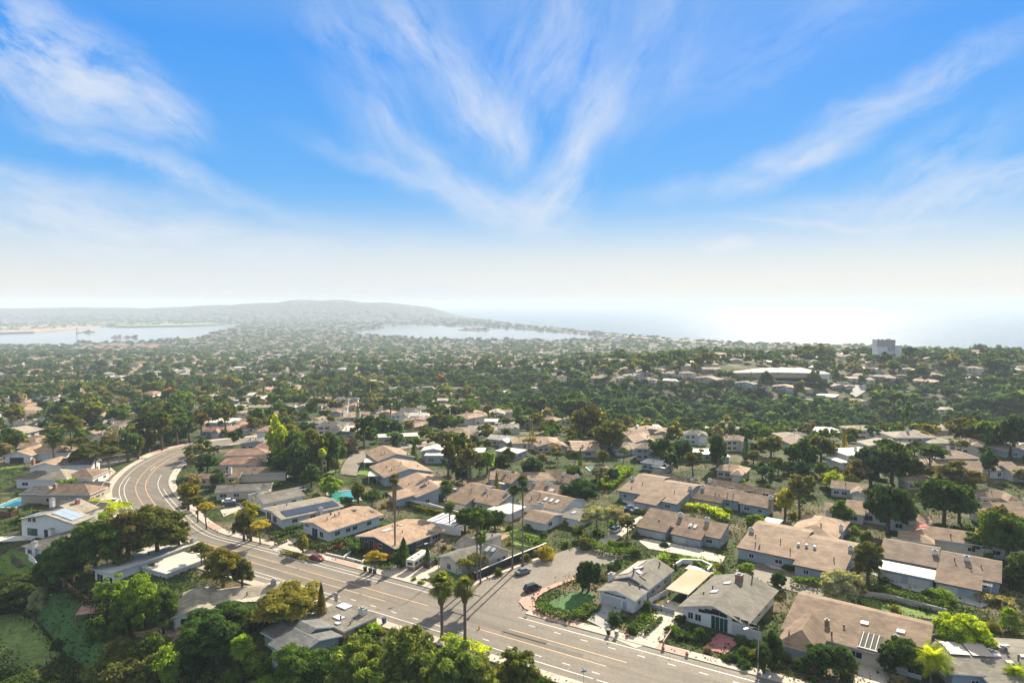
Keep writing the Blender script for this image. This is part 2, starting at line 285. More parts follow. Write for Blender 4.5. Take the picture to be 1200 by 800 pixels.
# ------------------------------------------------------------------ mesh builder
class MB:
    def __init__(s): s.v = []; s.f = []; s.m = []
    def add(s, vs, fs, mi=0):
        o = len(s.v); s.v.extend(vs); s.f.extend([tuple(o+i for i in f) for f in fs]); s.m.extend(mi if isinstance(mi, list) else [mi]*len(fs)); return s
    def box(s, x0, x1, y0, y1, z0, z1, mi=0):
        return s.add([(x0,y0,z0),(x1,y0,z0),(x1,y1,z0),(x0,y1,z0),(x0,y0,z1),(x1,y0,z1),(x1,y1,z1),(x0,y1,z1)],
                     [(0,3,2,1),(4,5,6,7),(0,1,5,4),(1,2,6,5),(2,3,7,6),(3,0,4,7)], mi)
    def prism(s, poly, z0, z1, mi=0, top=None):
        n = len(poly); vs = [(p[0], p[1], (p[2] if len(p) > 2 else 0)+z0) for p in poly]+[(p[0], p[1], (p[2] if len(p) > 2 else 0)+z1) for p in poly]
        a = sum(poly[i][0]*poly[(i+1) % n][1]-poly[(i+1) % n][0]*poly[i][1] for i in range(n))
        r = list(range(n)) if a > 0 else list(range(n))[::-1]
        fs = [tuple(r[::-1]), tuple(n+i for i in r)]+[(r[i], r[(i+1) % n], n+r[(i+1) % n], n+r[i]) for i in range(n)]
        return s.add(vs, fs, mi)
    def extr(s, sec, axis, a, b, mi=0, side=None):
        """sec: (u,z) section extruded along axis 'x' or 'y' from a to b"""
        n = len(sec)
        f = (lambda u, z, k: (k, u, z)) if axis == 'x' else (lambda u, z, k: (u, k, z))
        vs = [f(u, z, a) for u, z in sec]+[f(u, z, b) for u, z in sec]
        fs = [tuple(range(n)), tuple(range(2*n-1, n-1, -1))]+[(i, n+i, n+(i+1) % n, (i+1) % n) for i in range(n)]
        ms = mi if side is None else [side, side]+side_list(n, mi, side)
        return s.add(vs, fs, ms)
    def tube(s, pts, rad, n=6, mi=0):
        pts = [Vector(p) for p in pts]; rings = []
        for i, p in enumerate(pts):
            d = (pts[min(i+1, len(pts)-1)]-pts[max(i-1, 0)]).normalized()
            a = d.cross(Vector((0, 0, 1)) if abs(d.z) < .95 else Vector((1, 0, 0))).normalized(); b = d.cross(a)
            rings.append([tuple(p+(a*math.cos(t)+b*math.sin(t))*rad[i]) for t in [2*math.pi*k/n for k in range(n)]])
        vs = [v for r in rings for v in r]; fs = []
        for i in range(len(pts)-1):
            for k in range(n): fs.append((i*n+k, i*n+(k+1) % n, (i+1)*n+(k+1) % n, (i+1)*n+k))
        fs += [tuple(range(n))[::-1], tuple((len(pts)-1)*n+k for k in range(n))]
        return s.add(vs, fs, mi)
    def cyl(s, c, r, z0, z1, n=10, mi=0, r2=None): return s.tube([(c[0], c[1], z0), (c[0], c[1], z1)], [r, r if r2 is None else r2], n, mi)
    def wheel(s, c, r, w, n=14, mi=0):
        return s.tube([(c[0], c[1]-w/2, c[2]), (c[0], c[1]+w/2, c[2])], [r, r], n, mi)
    def build(s, name, mats, parent=None, smooth=False):
        me = bpy.data.meshes.new(name); me.from_pydata([tuple(map(float, v)) for v in s.v], [], s.f)
        if not isinstance(mats, (list, tuple)): mats = [mats]
        for m_ in mats: me.materials.append(m_)
        if len(mats) > 1: me.polygons.foreach_set('material_index', s.m)
        if smooth: me.polygons.foreach_set('use_smooth', [True]*len(me.polygons))
        me.update()
        o = bpy.data.objects.new(name, me); col.objects.link(o)
        if parent is not None: o.parent = parent
        return o
def side_list(n, mi, side):
    # chevron / slab sections: first half of the outline is the underside, the rest the top; short ends are trim
    return [mi]*n
def empty(name, loc, rz=0):
    o = bpy.data.objects.new(name, None); col.objects.link(o); o.location = tuple(map(float, loc)); o.rotation_euler = (0, 0, rz); o.empty_display_size = .5; return o
def tag(o, label=None, cat=None, group=None, kind=None):
    if label: o['label'] = label
    if cat: o['category'] = cat
    if group: o['group'] = group
    if kind: o['kind'] = kind
    return o
def npmesh(name, V, Fq, mats, parent=None, tint=None, link=True):
    me = bpy.data.meshes.new(name); nv, nf = len(V), len(Fq); k = Fq.shape[1]
    me.vertices.add(nv); me.vertices.foreach_set('co', V.astype(np.float32).ravel())
    me.loops.add(nf*k); me.loops.foreach_set('vertex_index', Fq.astype(np.int32).ravel())
    me.polygons.add(nf); me.polygons.foreach_set('loop_start', np.arange(nf, dtype=np.int32)*k)
    if tint is not None:
        a = me.attributes.new('tint', 'FLOAT_COLOR', 'FACE'); c = np.ones((nf, 4), np.float32); c[:, :3] = tint; a.data.foreach_set('color', c.ravel())
    for m_ in (mats if isinstance(mats, (list, tuple)) else [mats]): me.materials.append(m_)
    me.update(calc_edges=True); me.validate()
    if not link: return me
    o = bpy.data.objects.new(name, me); col.objects.link(o)
    if parent is not None: o.parent = parent
    return o
def copy_tree(o, parent=None):
    c = o.copy(); col.objects.link(c); c.parent = parent
    for ch in list(o.children): copy_tree(ch, c)
    return c
ANCH = []                                    # (phrase, px, py) for the labels
def anchor(phrase, p): q = proj(p); ANCH.append((phrase, q[0], q[1]))
OCC = []                                     # occupied ground: (cx, cy, ux, uy, hw, hd)
NOGO = []                                    # polygons with no trees
def occupied(x, y, m=0.):
    for cx, cy_, ux, uy, hw, hd in OCC:
        dx, dy = x-cx, y-cy_
        if abs(dx)+abs(dy) > 2*(hw+hd)+m: continue
        if abs(dx*ux+dy*uy) < hw+m and abs(-dx*uy+dy*ux) < hd+m: return True
    for poly, bb in NOGO:
        if bb[0]-m < x < bb[1]+m and bb[2]-m < y < bb[3]+m:
            if bool(pip(poly, np.array([x]), np.array([y]))[0]): return True
    return False
def nogo(poly):
    xs = [p[0] for p in poly]; ys = [p[1] for p in poly]; NOGO.append(([(p[0], p[1]) for p in poly], (min(xs), max(xs), min(ys), max(ys))))
# ------------------------------------------------------------------ ground sheet
def build_terrain():
    ts = np.concatenate([np.linspace(-2.2, -.95, 40, endpoint=False), np.linspace(-.95, .95, 500), np.linspace(.955, 2.2, 40)])
    rows = np.concatenate([np.arange(-120, 60, 20), np.arange(60, 420, 3.), np.arange(420, 1400, 6.), 1/np.linspace(1/1400, 1/13000, 300), [16000, 22000, 30000]])
    Y = np.repeat(rows[:, None], len(ts), 1); X = ts[None, :]*np.maximum(Y, 60)
    Z = tz(X, Y)
    Z = np.where(Y > 15000, -118, Z)
    # canopy-scale roughness for the far built-up plain
    rr = rng.random(X.shape)
    far = (Y > 2600) & (Z > -112)
    Z = np.where(far, Z+rr*3, Z)
    V = np.stack([X, Y, Z], -1).reshape(-1, 3); nr, nc = X.shape
    i = np.arange(nr-1)[:, None]*nc+np.arange(nc-1)[None, :]; i = i.ravel()
    Fq = np.stack([i, i+1, i+nc+1, i+nc], 1)
    m = bpy.data.materials.new('ground'); m.use_nodes = True; t = m.node_tree; b = t.nodes['Principled BSDF']
    b.inputs['Roughness'].default_value = .95; b.inputs['Specular IOR Level'].default_value = .1
    g = t.nodes.new('ShaderNodeNewGeometry')
    def nz(sc, lo, hi, d=5):
        n = t.nodes.new('ShaderNodeTexNoise'); n.inputs['Scale'].default_value = sc; n.inputs['Detail'].default_value = d; t.links.new(g.outputs['Position'], n.inputs[0])
        r = t.nodes.new('ShaderNodeMapRange'); r.inputs['From Min'].default_value = lo; r.inputs['From Max'].default_value = hi; t.links.new(n.outputs[0], r.inputs[0]); return r.outputs[0]
    veg = MIX(t, nz(.16, .35, .65), (.018, .035, .012), (.05, .075, .025))
    soil = MIX(t, nz(.4, .35, .65), (.10, .08, .05), (.17, .135, .095))
    near = MIX(t, nz(.035, .5, .6), veg, soil)
    # far plain: a patchwork of dark tree cover, pale streets and roofs
    vo = t.nodes.new('ShaderNodeTexVoronoi'); vo.inputs['Scale'].default_value = .03; t.links.new(g.outputs['Position'], vo.inputs[0])
    sv = t.nodes.new('ShaderNodeSeparateColor'); t.links.new(vo.outputs['Color'], sv.inputs[0])
    r = t.nodes.new('ShaderNodeValToRGB'); t.links.new(sv.outputs[0], r.inputs[0]); e = r.color_ramp; e.interpolation = 'CONSTANT'
    cs = [(0, (.03, .045, .03)), (.45, (.055, .06, .04)), (.62, (.12, .1, .08)), (.78, (.2, .16, .13)), (.88, (.18, .16, .14)), (.94, (.03, .05, .03))]
    e.elements[0].position = 0; e.elements[0].color = (*cs[0][1], 1); e.elements[1].position = cs[1][0]; e.elements[1].color = (*cs[1][1], 1)
    for p_, c_2 in cs[2:]:
        q = e.elements.new(p_); q.color = (*c_2, 1)
    sx = t.nodes.new('ShaderNodeSeparateXYZ'); t.links.new(g.outputs['Position'], sx.inputs[0])
    fr = t.nodes.new('ShaderNodeMapRange'); fr.inputs['From Min'].default_value = 1000; fr.inputs['From Max'].default_value = 2200; t.links.new(sx.outputs[1], fr.inputs[0])
    o = MIX(t, fr.outputs[0], near, r.outputs[0])
    t.links.new(o, b.inputs['Base Color'])
    o = npmesh('terrain', V, Fq, m); o.data.polygons.foreach_set('use_smooth', [True]*len(o.data.polygons)); tag(o, kind='structure')
build_terrain()

def sheet(name, pts, z, m, kind='structure', skirt=.06):
    """flat polygon draped a little above the ground"""
    mb = MB(); mb.prism([(p[0], p[1], p[2]) for p in pts], z-skirt, z); o = mb.build(name, m); tag(o, kind=kind); return o
def S(name, pxs, z, m, hold=True, kind='structure'):
    P = [at(a, b) for a, b in pxs]
    if hold: nogo(P)
    return sheet(name, P, z, m, kind)
mb = MB()
mb.add([(-60000, 1200, SEA), (60000, 1200, SEA), (60000, 62000, SEA), (-60000, 62000, SEA)], [(0, 1, 2, 3)])
wm = bpy.data.materials.new('sea_water'); wm.use_nodes = True; t = wm.node_tree; b = t.nodes['Principled BSDF']
b.inputs['Base Color'].default_value = (.03, .075, .11, 1); b.inputs['Roughness'].default_value = .28; b.inputs['IOR'].default_value = 1.34
g = t.nodes.new('ShaderNodeNewGeometry'); mp = t.nodes.new('ShaderNodeMapping'); mp.inputs['Scale'].default_value = (.004, .02, 1); t.links.new(g.outputs['Position'], mp.inputs[0])
n = t.nodes.new('ShaderNodeTexNoise'); n.inputs['Scale'].default_value = 1.5; n.inputs['Detail'].default_value = 7; t.links.new(mp.outputs[0], n.inputs[0])
r = t.nodes.new('ShaderNodeMapRange'); r.inputs['From Min'].default_value = .3; r.inputs['From Max'].default_value = .7; r.inputs['To Min'].default_value = .11; r.inputs['To Max'].default_value = .25
t.links.new(n.outputs[0], r.inputs[0]); t.links.new(r.outputs[0], b.inputs['Roughness'])
tag(mb.build('sea', wm), kind='structure')
lm = bpy.data.materials.new('bay_water'); lm.use_nodes = True; b = lm.node_tree.nodes['Principled BSDF']; b.inputs['Base Color'].default_value = (.09, .12, .14, 1); b.inputs['Roughness'].default_value = .1; b.inputs['IOR'].default_value = 1.5
for nm, poly in (('lagoon_water', LAKE), ('bay_water', BAY), ('channel_water', BAY2), ('upper_lagoon_water', LAKE2)):
    mb = MB(); mb.prism([(p[0], p[1], 0) for p in poly], -111, -108.9); tag(mb.build(nm, lm), kind='structure')
# mud flats and sand along the lagoon
for nm, pts, m in (('sand_spit', [(-200, 384), (0, 382), (45, 380), (62, 379.2), (110, 380.3), (118, 381.6), (80, 384.8), (40, 388), (0, 389.2), (-200, 388)], mat('far_sand', (.32, .25, .18), .9, .2, .004)),
                   ('marsh_grass', [(108, 380.2), (60, 378.6), (110, 377.2), (240, 378), (262, 379.2), (222, 380.8), (150, 382)], mat('marsh_green', (.16, .2, .08), .9, .3, .004)),
                   ('mud_flat', [(88, 402.2), (175, 402.2), (200, 404), (165, 410), (100, 408)], mat('mud', (.17, .11, .085), .9, .2, .01)),
                   ('beach', [(700, 389.6), (730, 393.1), (780, 397.1), (850, 402.1), (850, 402.8), (780, 398), (730, 394.1), (700, 390.6)], mat('far_sand', (.5, .38, .26)))):
    P = [on_z(a, b_, -100 if nm != 'mud_flat' else -100) for a, b_ in pts]
    mb = MB(); mb.prism([(p[0], p[1], 0) for p in P], -112, -101 if nm != 'mud_flat' else -100.5); tag(mb.build(nm, m), kind='structure')

# haze
hm = bpy.data.materials.new('haze_air'); hm.use_nodes = True; t = hm.node_tree; t.nodes.clear()
pv = t.nodes.new('ShaderNodeVolumePrincipled'); pv.inputs['Color'].default_value = (.68, .79, .93, 1); pv.inputs['Density'].default_value = HAZE_D; pv.inputs['Anisotropy'].default_value = .0
ho = t.nodes.new('ShaderNodeOutputMaterial'); t.links.new(pv.outputs[0], ho.inputs['Volume'])
mb = MB(); mb.box(-64000, 64000, -600, 66000, -125, 118); tag(mb.build('haze', hm), kind='stuff')

# ------------------------------------------------------------------ main road
cpx = [(1010, 860), None]
def mid(a, b): return (np.array(a)+np.array(b))/2
FA = at(300, 635); FB = at(887, 792.5); e = (FB-FA)[:2]; e /= np.linalg.norm(e); nrm = np.array([e[1], -e[0]])
if nrm[1] > 0: nrm = -nrm
NA = at(475, 730.5)[:2]
WID = float((at(640, 787)[:2]-FA[:2])@nrm); HW = WID/2
base = FA[:2]+nrm*HW
ctl = [base+e*230, base+e*150, base+e*90, base+e*40, base, base-e*22]
for a, b in (((131, 580), (203, 580)), ((139, 558), (197, 566)), ((158, 541), (215, 545)), ((198, 526), (234, 531)), ((240, 517.5), (262, 522)), ((290, 512), (310, 517)), ((335, 507), (350, 512))):
    ctl.append(mid(at(*a)[:2], at(*b)[:2]))
def spline(c, step=3.0):
    out = []
    for i in range(len(c)-1):
        p0, p1, p2, p3 = c[max(i-1, 0)], c[i], c[i+1], c[min(i+2, len(c)-1)]
        n = max(2, int(np.linalg.norm(p2-p1)/step))
        for k in range(n): out.append(cr(p0, p1, p2, p3, k/n))
    out.append(c[-1]); return np.array(out)
CL = spline([np.array(c) for c in ctl])
for _ in range(12): CL[1:-1] = (CL[:-2]+CL[1:-1]*2+CL[2:])/4
tan_ = np.gradient(CL, axis=0); tan_ /= np.linalg.norm(tan_, axis=1)[:, None]
NR = np.stack([tan_[:, 1], -tan_[:, 0]], 1)          # towards the far/right kerb side
if NR[40]@nrm > 0: NR = -NR
CLs = np.concatenate([[0], np.cumsum(np.linalg.norm(np.diff(CL, axis=0), axis=1))])
def off(o_): return CL+NR*o_
def zz(P): return tz(P[:, 0], P[:, 1], False)
def strip(name, o0, o1, z, m, s0=None, s1=None, th=.05, mb=None, build=True):
    own = mb is None; mb = mb or MB()
    i0 = 0 if s0 is None else int(np.searchsorted(CLs, s0)); i1 = len(CL)-1 if s1 is None else int(np.searchsorted(CLs, s1))
    ss = np.linspace(CLs[i0] if s0 is None else s0, CLs[i1] if s1 is None else s1, max(2, i1-i0+1))
    def P(o_):
        A = off(o_); return np.stack([np.interp(ss, CLs, A[:, 0]), np.interp(ss, CLs, A[:, 1])], 1)
    A, B = P(o0), P(o1); za, zb = zz(A), zz(B); n = len(ss)
    vs = [(*A[i], za[i]+z) for i in range(n)]+[(*B[i], zb[i]+z) for i in range(n)]+[(*A[i], za[i]+z-th) for i in range(n)]+[(*B[i], zb[i]+z-th) for i in range(n)]
    fs = []
    for i in range(n-1):
        fs += [(i, i+1, n+i+1, n+i), (i, 2*n+i, 2*n+i+1, i+1), (n+i, n+i+1, 3*n+i+1, 3*n+i)]
    fs += [(0, n, 3*n, 2*n), (n-1, 3*n-1, 4*n-1, 2*n-1)]
    mb.add(vs, fs)
    if own and build: o_ = mb.build(name, m); tag(o_, kind='structure'); return o_
def s_of(px, py):
    p = at(px, py)[:2]; return float(CLs[np.argmin(((CL-p)**2).sum(1))])
def o_of(px, py):
    p = at(px, py)[:2]; i = np.argmin(((CL-p)**2).sum(1)); return float((p-CL[i])@NR[i])
strip('road', -HW, HW, .12, ASPH)
P_ = np.concatenate([off(HW+3), off(-HW-3)[::-1]]); nogo([tuple(p) for p in P_])
sJ0, sJ1 = s_of(548, 697), s_of(618, 712)              # mouth of the side street
sJ0, sJ1 = max(sJ0, sJ1), min(sJ0, sJ1)
mbw = MB(); mbo = MB()
SMAX = CLs[-1]
fo = {k: o_of(*v) for k, v in dict(w1=(300, 640), w2=(300, 645), o1=(300, 649), o2=(300, 660), w3=(300, 671), w4=(300, 675)).items()}
print('road width', WID, 'offsets', fo, 'sJ', sJ0, sJ1, 'smax', SMAX)
lw = .1
def line(mb, o_, a, b): strip('', o_-lw, o_+lw, .128, None, a, b, .006, mb)
sgn = 1
line(mbw, HW-2.1, 0, sJ1-1); line(mbw, HW-2.1, sJ0+2, s_of(180, 575)); line(mbw, HW-3.6, sJ0+22, s_of(150, 560))
line(mbw, -HW+2.3, 0, SMAX-40); line(mbw, -HW+3.9, s_of(380, 705), s_of(150, 560))
line(mbo, 1.6, sJ0+4, SMAX-60); line(mbo, -1.7, sJ0+14, SMAX-70); line(mbo, 1.5, s_of(734, 771), sJ1-2); line(mbo, -1.8, s_of(714, 783), sJ1+4)
s = 4.0
while s < sJ1-6: line(mbw, HW-4.2, s, s+1.6); s += 6.2
s = s_of(700, 800)
while s < sJ0+26: line(mbw, -HW+4.4, s, s+1.6); s += 6.2
for (a, b) in ((s_of(186, 552), s_of(196, 545)),): line(mbw, .2, a, a+9)
tag(mbw.build('road_markings', WHITEP), kind='structure'); tag(mbo.build('orange_road_markings', ORANGEP), kind='structure')
# patched asphalt and seams
mbp = MB()
for k in range(26):
    s = random.uniform(10, SMAX-60); o_ = random.uniform(-HW+1, HW-1.5); strip('', o_, o_+random.choice([.12, .12, 1.6, 2.2]), .1235, None, s, s+random.uniform(4, 26), .004, mbp)
tag(mbp.build('road_patches', mat('asphalt_patch', (.12, .108, .093), .85, .15, .5)), kind='structure')
# pavements with kerbs
for o0, o1, a, b, nm, m in ((HW, HW+2.6, 0, sJ1-1.5, 'pavement', CONC), (HW, HW+2.6, sJ0+2.5, SMAX-12, 'pavement', CONC), (-HW-2.4, -HW, 0, s_of(300, 684), 'pavement', CONC), (-HW-2.4, -HW, s_of(300, 684), SMAX-90, 'pavement', CONC), (-HW-4.6, -HW, SMAX-88, SMAX-12, 'pavement', CONC)):
    strip(nm, o0, o1, .26, m, a, b, .3)
for o0, o1, a, b in ((HW+.25, HW+2.3, s_of(675, 732), s_of(622, 716)), (HW+.25, HW+2.3, s_of(415, 664), s_of(383, 656)), (HW+.25, HW+2.3, s_of(270, 618), s_of(258, 610)), (-HW-2.2, -HW-.2, s_of(165, 533), s_of(215, 518)),(HW+.25, HW+2.3, s_of(800, 765), s_of(770, 757))):
    strip('brick_paving', o0, o1, .268, CONCP, min(a, b), max(a, b), .1)
mbm = MB()
for k in range(14):
    s = random.uniform(10, SMAX-60); o_ = random.uniform(-HW+2, HW-2); A_ = off(o_); i_ = int(np.searchsorted(CLs, s)); mbm.cyl((A_[i_][0], A_[i_][1]), .45, .1, .129, 12)
tag(mbm.build('manhole_covers', PIPE), kind='structure')
# side street
SIDE = [(566, 700), (548, 693.5), (563, 682), (600, 668), (632, 655.5), (668, 643), (690, 637), (712, 641), (738, 651), (722, 657.5), (694, 666), (672, 676), (640, 688), (618, 699), (610, 706), (612, 713), (640, 726), (648, 733), (600, 722), (548, 704), (530, 692)]
S('road', SIDE, .116, ASPH2)
S('pavement', [(608, 706), (611, 701), (640, 688.5), (672, 677), (673, 679.5), (645, 691), (630, 700), (626, 708), (640, 719), (676, 731), (675, 734.5), (640, 724), (615, 714)], .275, CONCP)
S('pavement', [(548, 693.5), (563, 682), (600, 668), (632, 655.5), (630, 653.8), (598, 666), (560, 680), (545, 690)], .275, CONC)
# far street that leads down into the valley (centre), and the two little streets seen on the right hillside
S('road', [(398, 556), (402, 545), (412, 532), (430, 528), (455, 524), (480, 520), (500, 519), (500, 523), (470, 527), (445, 533), (428, 537), (420, 548), (418, 558)], .3, ASPH2)
S('road', [(1093, 493), (1100, 493), (1110, 497), (1117, 505), (1118, 518), (1112, 524), (1100, 520), (1103, 510), (1098, 500)], .9, CONC)
S('road', [(1002, 452), (1030, 452), (1018, 457), (1003, 466), (996, 462)], .9, CONCG)
S('road', [(144, 542), (150, 536), (120, 540), (95, 548), (96, 553), (122, 548)], .122, ASPH2)
S('road', [(1, 640), (-30, 700), (-60, 700), (-40, 640)], .12, ASPH2)
# white lane behind the cul-de-sac, and townhouse courts
S('driveway', [(700, 650), (712, 640), (728, 629), (745, 617), (757, 607), (752, 604), (738, 611), (722, 620), (705, 631), (693, 640)], .17, CONC)
S('driveway', [(724, 586), (752, 597), (770, 604), (790, 598), (765, 589), (738, 580)], .17, CONC)
S('driveway', [(748, 634), (757, 631), (815, 642), (850, 652), (846, 660), (800, 650), (760, 643)], .17, CONC)
S('driveway', [(868, 676), (862, 668), (884, 660), (905, 663), (960, 672), (995, 683), (960, 700), (925, 692)], .16, ASPH)
S('driveway', [(1020, 672), (1030, 668), (1142, 697), (1165, 706), (1150, 712), (1060, 690)], .17, CONCG)
S('driveway', [(885, 655), (905, 650), (948, 663), (945, 672), (905, 666)], .18, CONC)
S('driveway', [(688, 727), (706, 707), (731, 714), (712, 739)], .18, CONCG)
S('driveway', [(707, 743), (716, 738), (760, 755), (745, 760)], .19, CONC)
S('driveway', [(745, 745), (782, 703), (812, 712), (800, 727), (788, 737), (779, 748), (766, 757)], .17, CONC)
S('driveway', [(823, 760), (842, 742), (868, 751), (850, 767)], .18, mat('maroon_paving', (.30, .12, .13), .85, .15, .5, fine=.1))
S('driveway', [(1000, 790), (1012, 772), (1045, 778), (1040, 810), (1000, 815)], .16, CONC)
S('driveway', [(446, 673), (470, 660), (500, 660), (520, 664), (505, 676), (480, 682)], .17, CONC)
S('driveway', [(520, 664), (497, 676), (500, 679), (523, 666)], .18, CONC)
S('driveway', [(316, 640), (340, 630), (352, 632), (330, 644), (322, 646)], .17, CONC)
S('driveway', [(258, 598), (275, 590), (288, 594), (262, 606)], .17, CONC)
S('driveway', [(375, 712), (400, 716), (440, 735), (425, 742), (392, 740), (385, 724)], .27, CONCP)
S('driveway', [(195, 648), (214, 650), (234, 658), (225, 665), (200, 657)], .2, CONC)
S('driveway', [(260, 700), (300, 690), (312, 692), (300, 705), (285, 706)], .2, CONC)
S('driveway', [(98, 571), (120, 570), (128, 590), (118, 597), (96, 585), (105, 578)], .18, CONC)
S('driveway', [(100, 612), (112, 606), (122, 610), (108, 622)], .18, CONC)
S('driveway', [(92, 553), (130, 548), (136, 553), (120, 566), (96, 560)], .175, CONC)
# lawns and beds
S('lawn', [(632, 712), (660, 696), (690, 690), (700, 700), (682, 714), (668, 722)], .1, LAWND)
S('lawn', [(760, 652), (772, 650), (802, 660), (796, 664)], .14, LAWN)
S('lawn', [(1005, 700), (1015, 701), (1110, 722), (1104, 727), (1060, 722), (1010, 708)], .12, LAWN)
S('lawn', [(588, 625), (606, 620), (634, 628), (628, 642), (600, 638)], .12, LAWN)
S('lawn', [(0, 652), (14, 643), (30, 648), (42, 658), (44, 672), (20, 674), (-5, 672)], .12, LAWN)
S('lawn', [(498, 676), (520, 668), (548, 676), (540, 683), (520, 682)], .1, LAWND)
S('lawn', [(94, 580), (118, 574), (120, 590), (108, 588)], .12, mat('yellow_lawn', (.24, .21, .04), .9, .2, .3, fine=.2))
S('lawn', [(270, 600), (300, 595), (302, 604), (288, 610)], .12, mat('yellow_lawn', (.24, .21, .04)))
S('lawn', [(0, 548), (28, 545), (26, 552), (0, 555)], .12, LAWN)
S('lawn', [(380, 548), (393, 538), (402, 540), (396, 552), (384, 556)], .2, LAWN)
S('lawn', [(418, 556), (424, 548), (436, 548), (436, 558)], .2, LAWN)
S('lawn', [(480, 508), (500, 505), (505, 512), (488, 515)], .3, LAWN)
S('lawn', [(828, 590), (850, 588), (852, 594), (832, 597)], .2, LAWN)
# sunken garden on the lower left
P = [at(a, b) for a, b in [(-40, 728), (20, 718), (42, 730), (72, 768), (40, 790), (-40, 790)]]
nogo(P); sheet('lawn', P, .25, mat('lower_lawn', (.14, .2, .05), .9, .35, .12, fine=.25), skirt=1.2)
S('lawn', [(46, 704), (62, 694), (92, 702), (112, 735), (150, 765), (120, 795), (78, 768), (44, 726)], .35, LAWND)
S('pavement', [(190, 732), (215, 740), (216, 752), (200, 757), (160, 745)], .2, CONCP)
S('garden_bed', [(700, 730), (712, 722), (735, 728), (746, 745), (722, 742)], .08, SOIL, hold=False)
S('garden_bed', [(628, 716), (640, 722), (676, 729), (700, 715), (680, 716), (664, 722), (636, 710)], .08, SOIL, hold=False)
S('garden_bed', [(910, 755), (960, 765), (990, 775), (985, 800), (900, 800)], .08, SOIL, hold=False)
S('dry_yard', [(516, 588), (560, 600), (600, 612), (590, 622), (540, 606), (500, 596)], .08, DRYG, hold=False)

# residential streets of the valley
STREETS = []
def ribbon(pxs, w, m, z=.3, walk=True):
    c = spline([at(*p)[:2] for p in pxs], 6.0); tg = np.gradient(c, axis=0); tg /= np.linalg.norm(tg, axis=1)[:, None]; nn = np.stack([tg[:, 1], -tg[:, 0]], 1)
    for o0, o1, zz0, mm, nm in ((-w/2, w/2, z, m, 'road'),)+(((-w/2-1.8, -w/2, z+.12, CONC, 'pavement'), (w/2, w/2+1.8, z+.12, CONC, 'pavement')) if walk else ()):
        A, B = c+nn*o0, c+nn*o1; za = tz(c[:, 0], c[:, 1], False)+zz0; n = len(c)
        vs = [(*A[i], za[i]) for i in range(n)]+[(*B[i], za[i]) for i in range(n)]+[(*A[i], za[i]-1.2) for i in range(n)]+[(*B[i], za[i]-1.2) for i in range(n)]; fs = []
        for i in range(n-1): fs += [(i, i+1, n+i+1, n+i), (i, 2*n+i, 2*n+i+1, i+1), (n+i, n+i+1, 3*n+i+1, 3*n+i)]
        mb = MB(); mb.add(vs, fs); tag(mb.build(nm, mm), kind='structure')
    nogo([tuple(p) for p in np.concatenate([c+nn*(w/2+2), (c-nn*(w/2+2))[::-1]])]); STREETS.append((c, tg, nn, w))
ribbon([(-20, 500), (70, 490), (150, 486), (230, 479), (330, 476), (400, 480)], 9, ASPH2)
ribbon([(180, 468), (250, 466), (330, 461), (420, 459), (530, 452)], 9, ASPH2)
ribbon([(20, 458), (100, 452), (160, 446), (250, 441)], 9, ASPH2)
ribbon([(500, 521), (545, 512), (585, 503), (625, 492), (640, 478)], 8, ASPH2)
ribbon([(905, 467), (950, 468), (985, 474), (1030, 484), (1060, 488)], 8, ASPH2)
ribbon([(1116, 516), (1145, 522), (1175, 520), (1215, 512)], 8, ASPH2)
ribbon([(880, 446), (940, 447), (1000, 452)], 8, ASPH2)
ribbon([(1020, 440), (1090, 438), (1160, 439), (1215, 436)], 8, ASPH2)
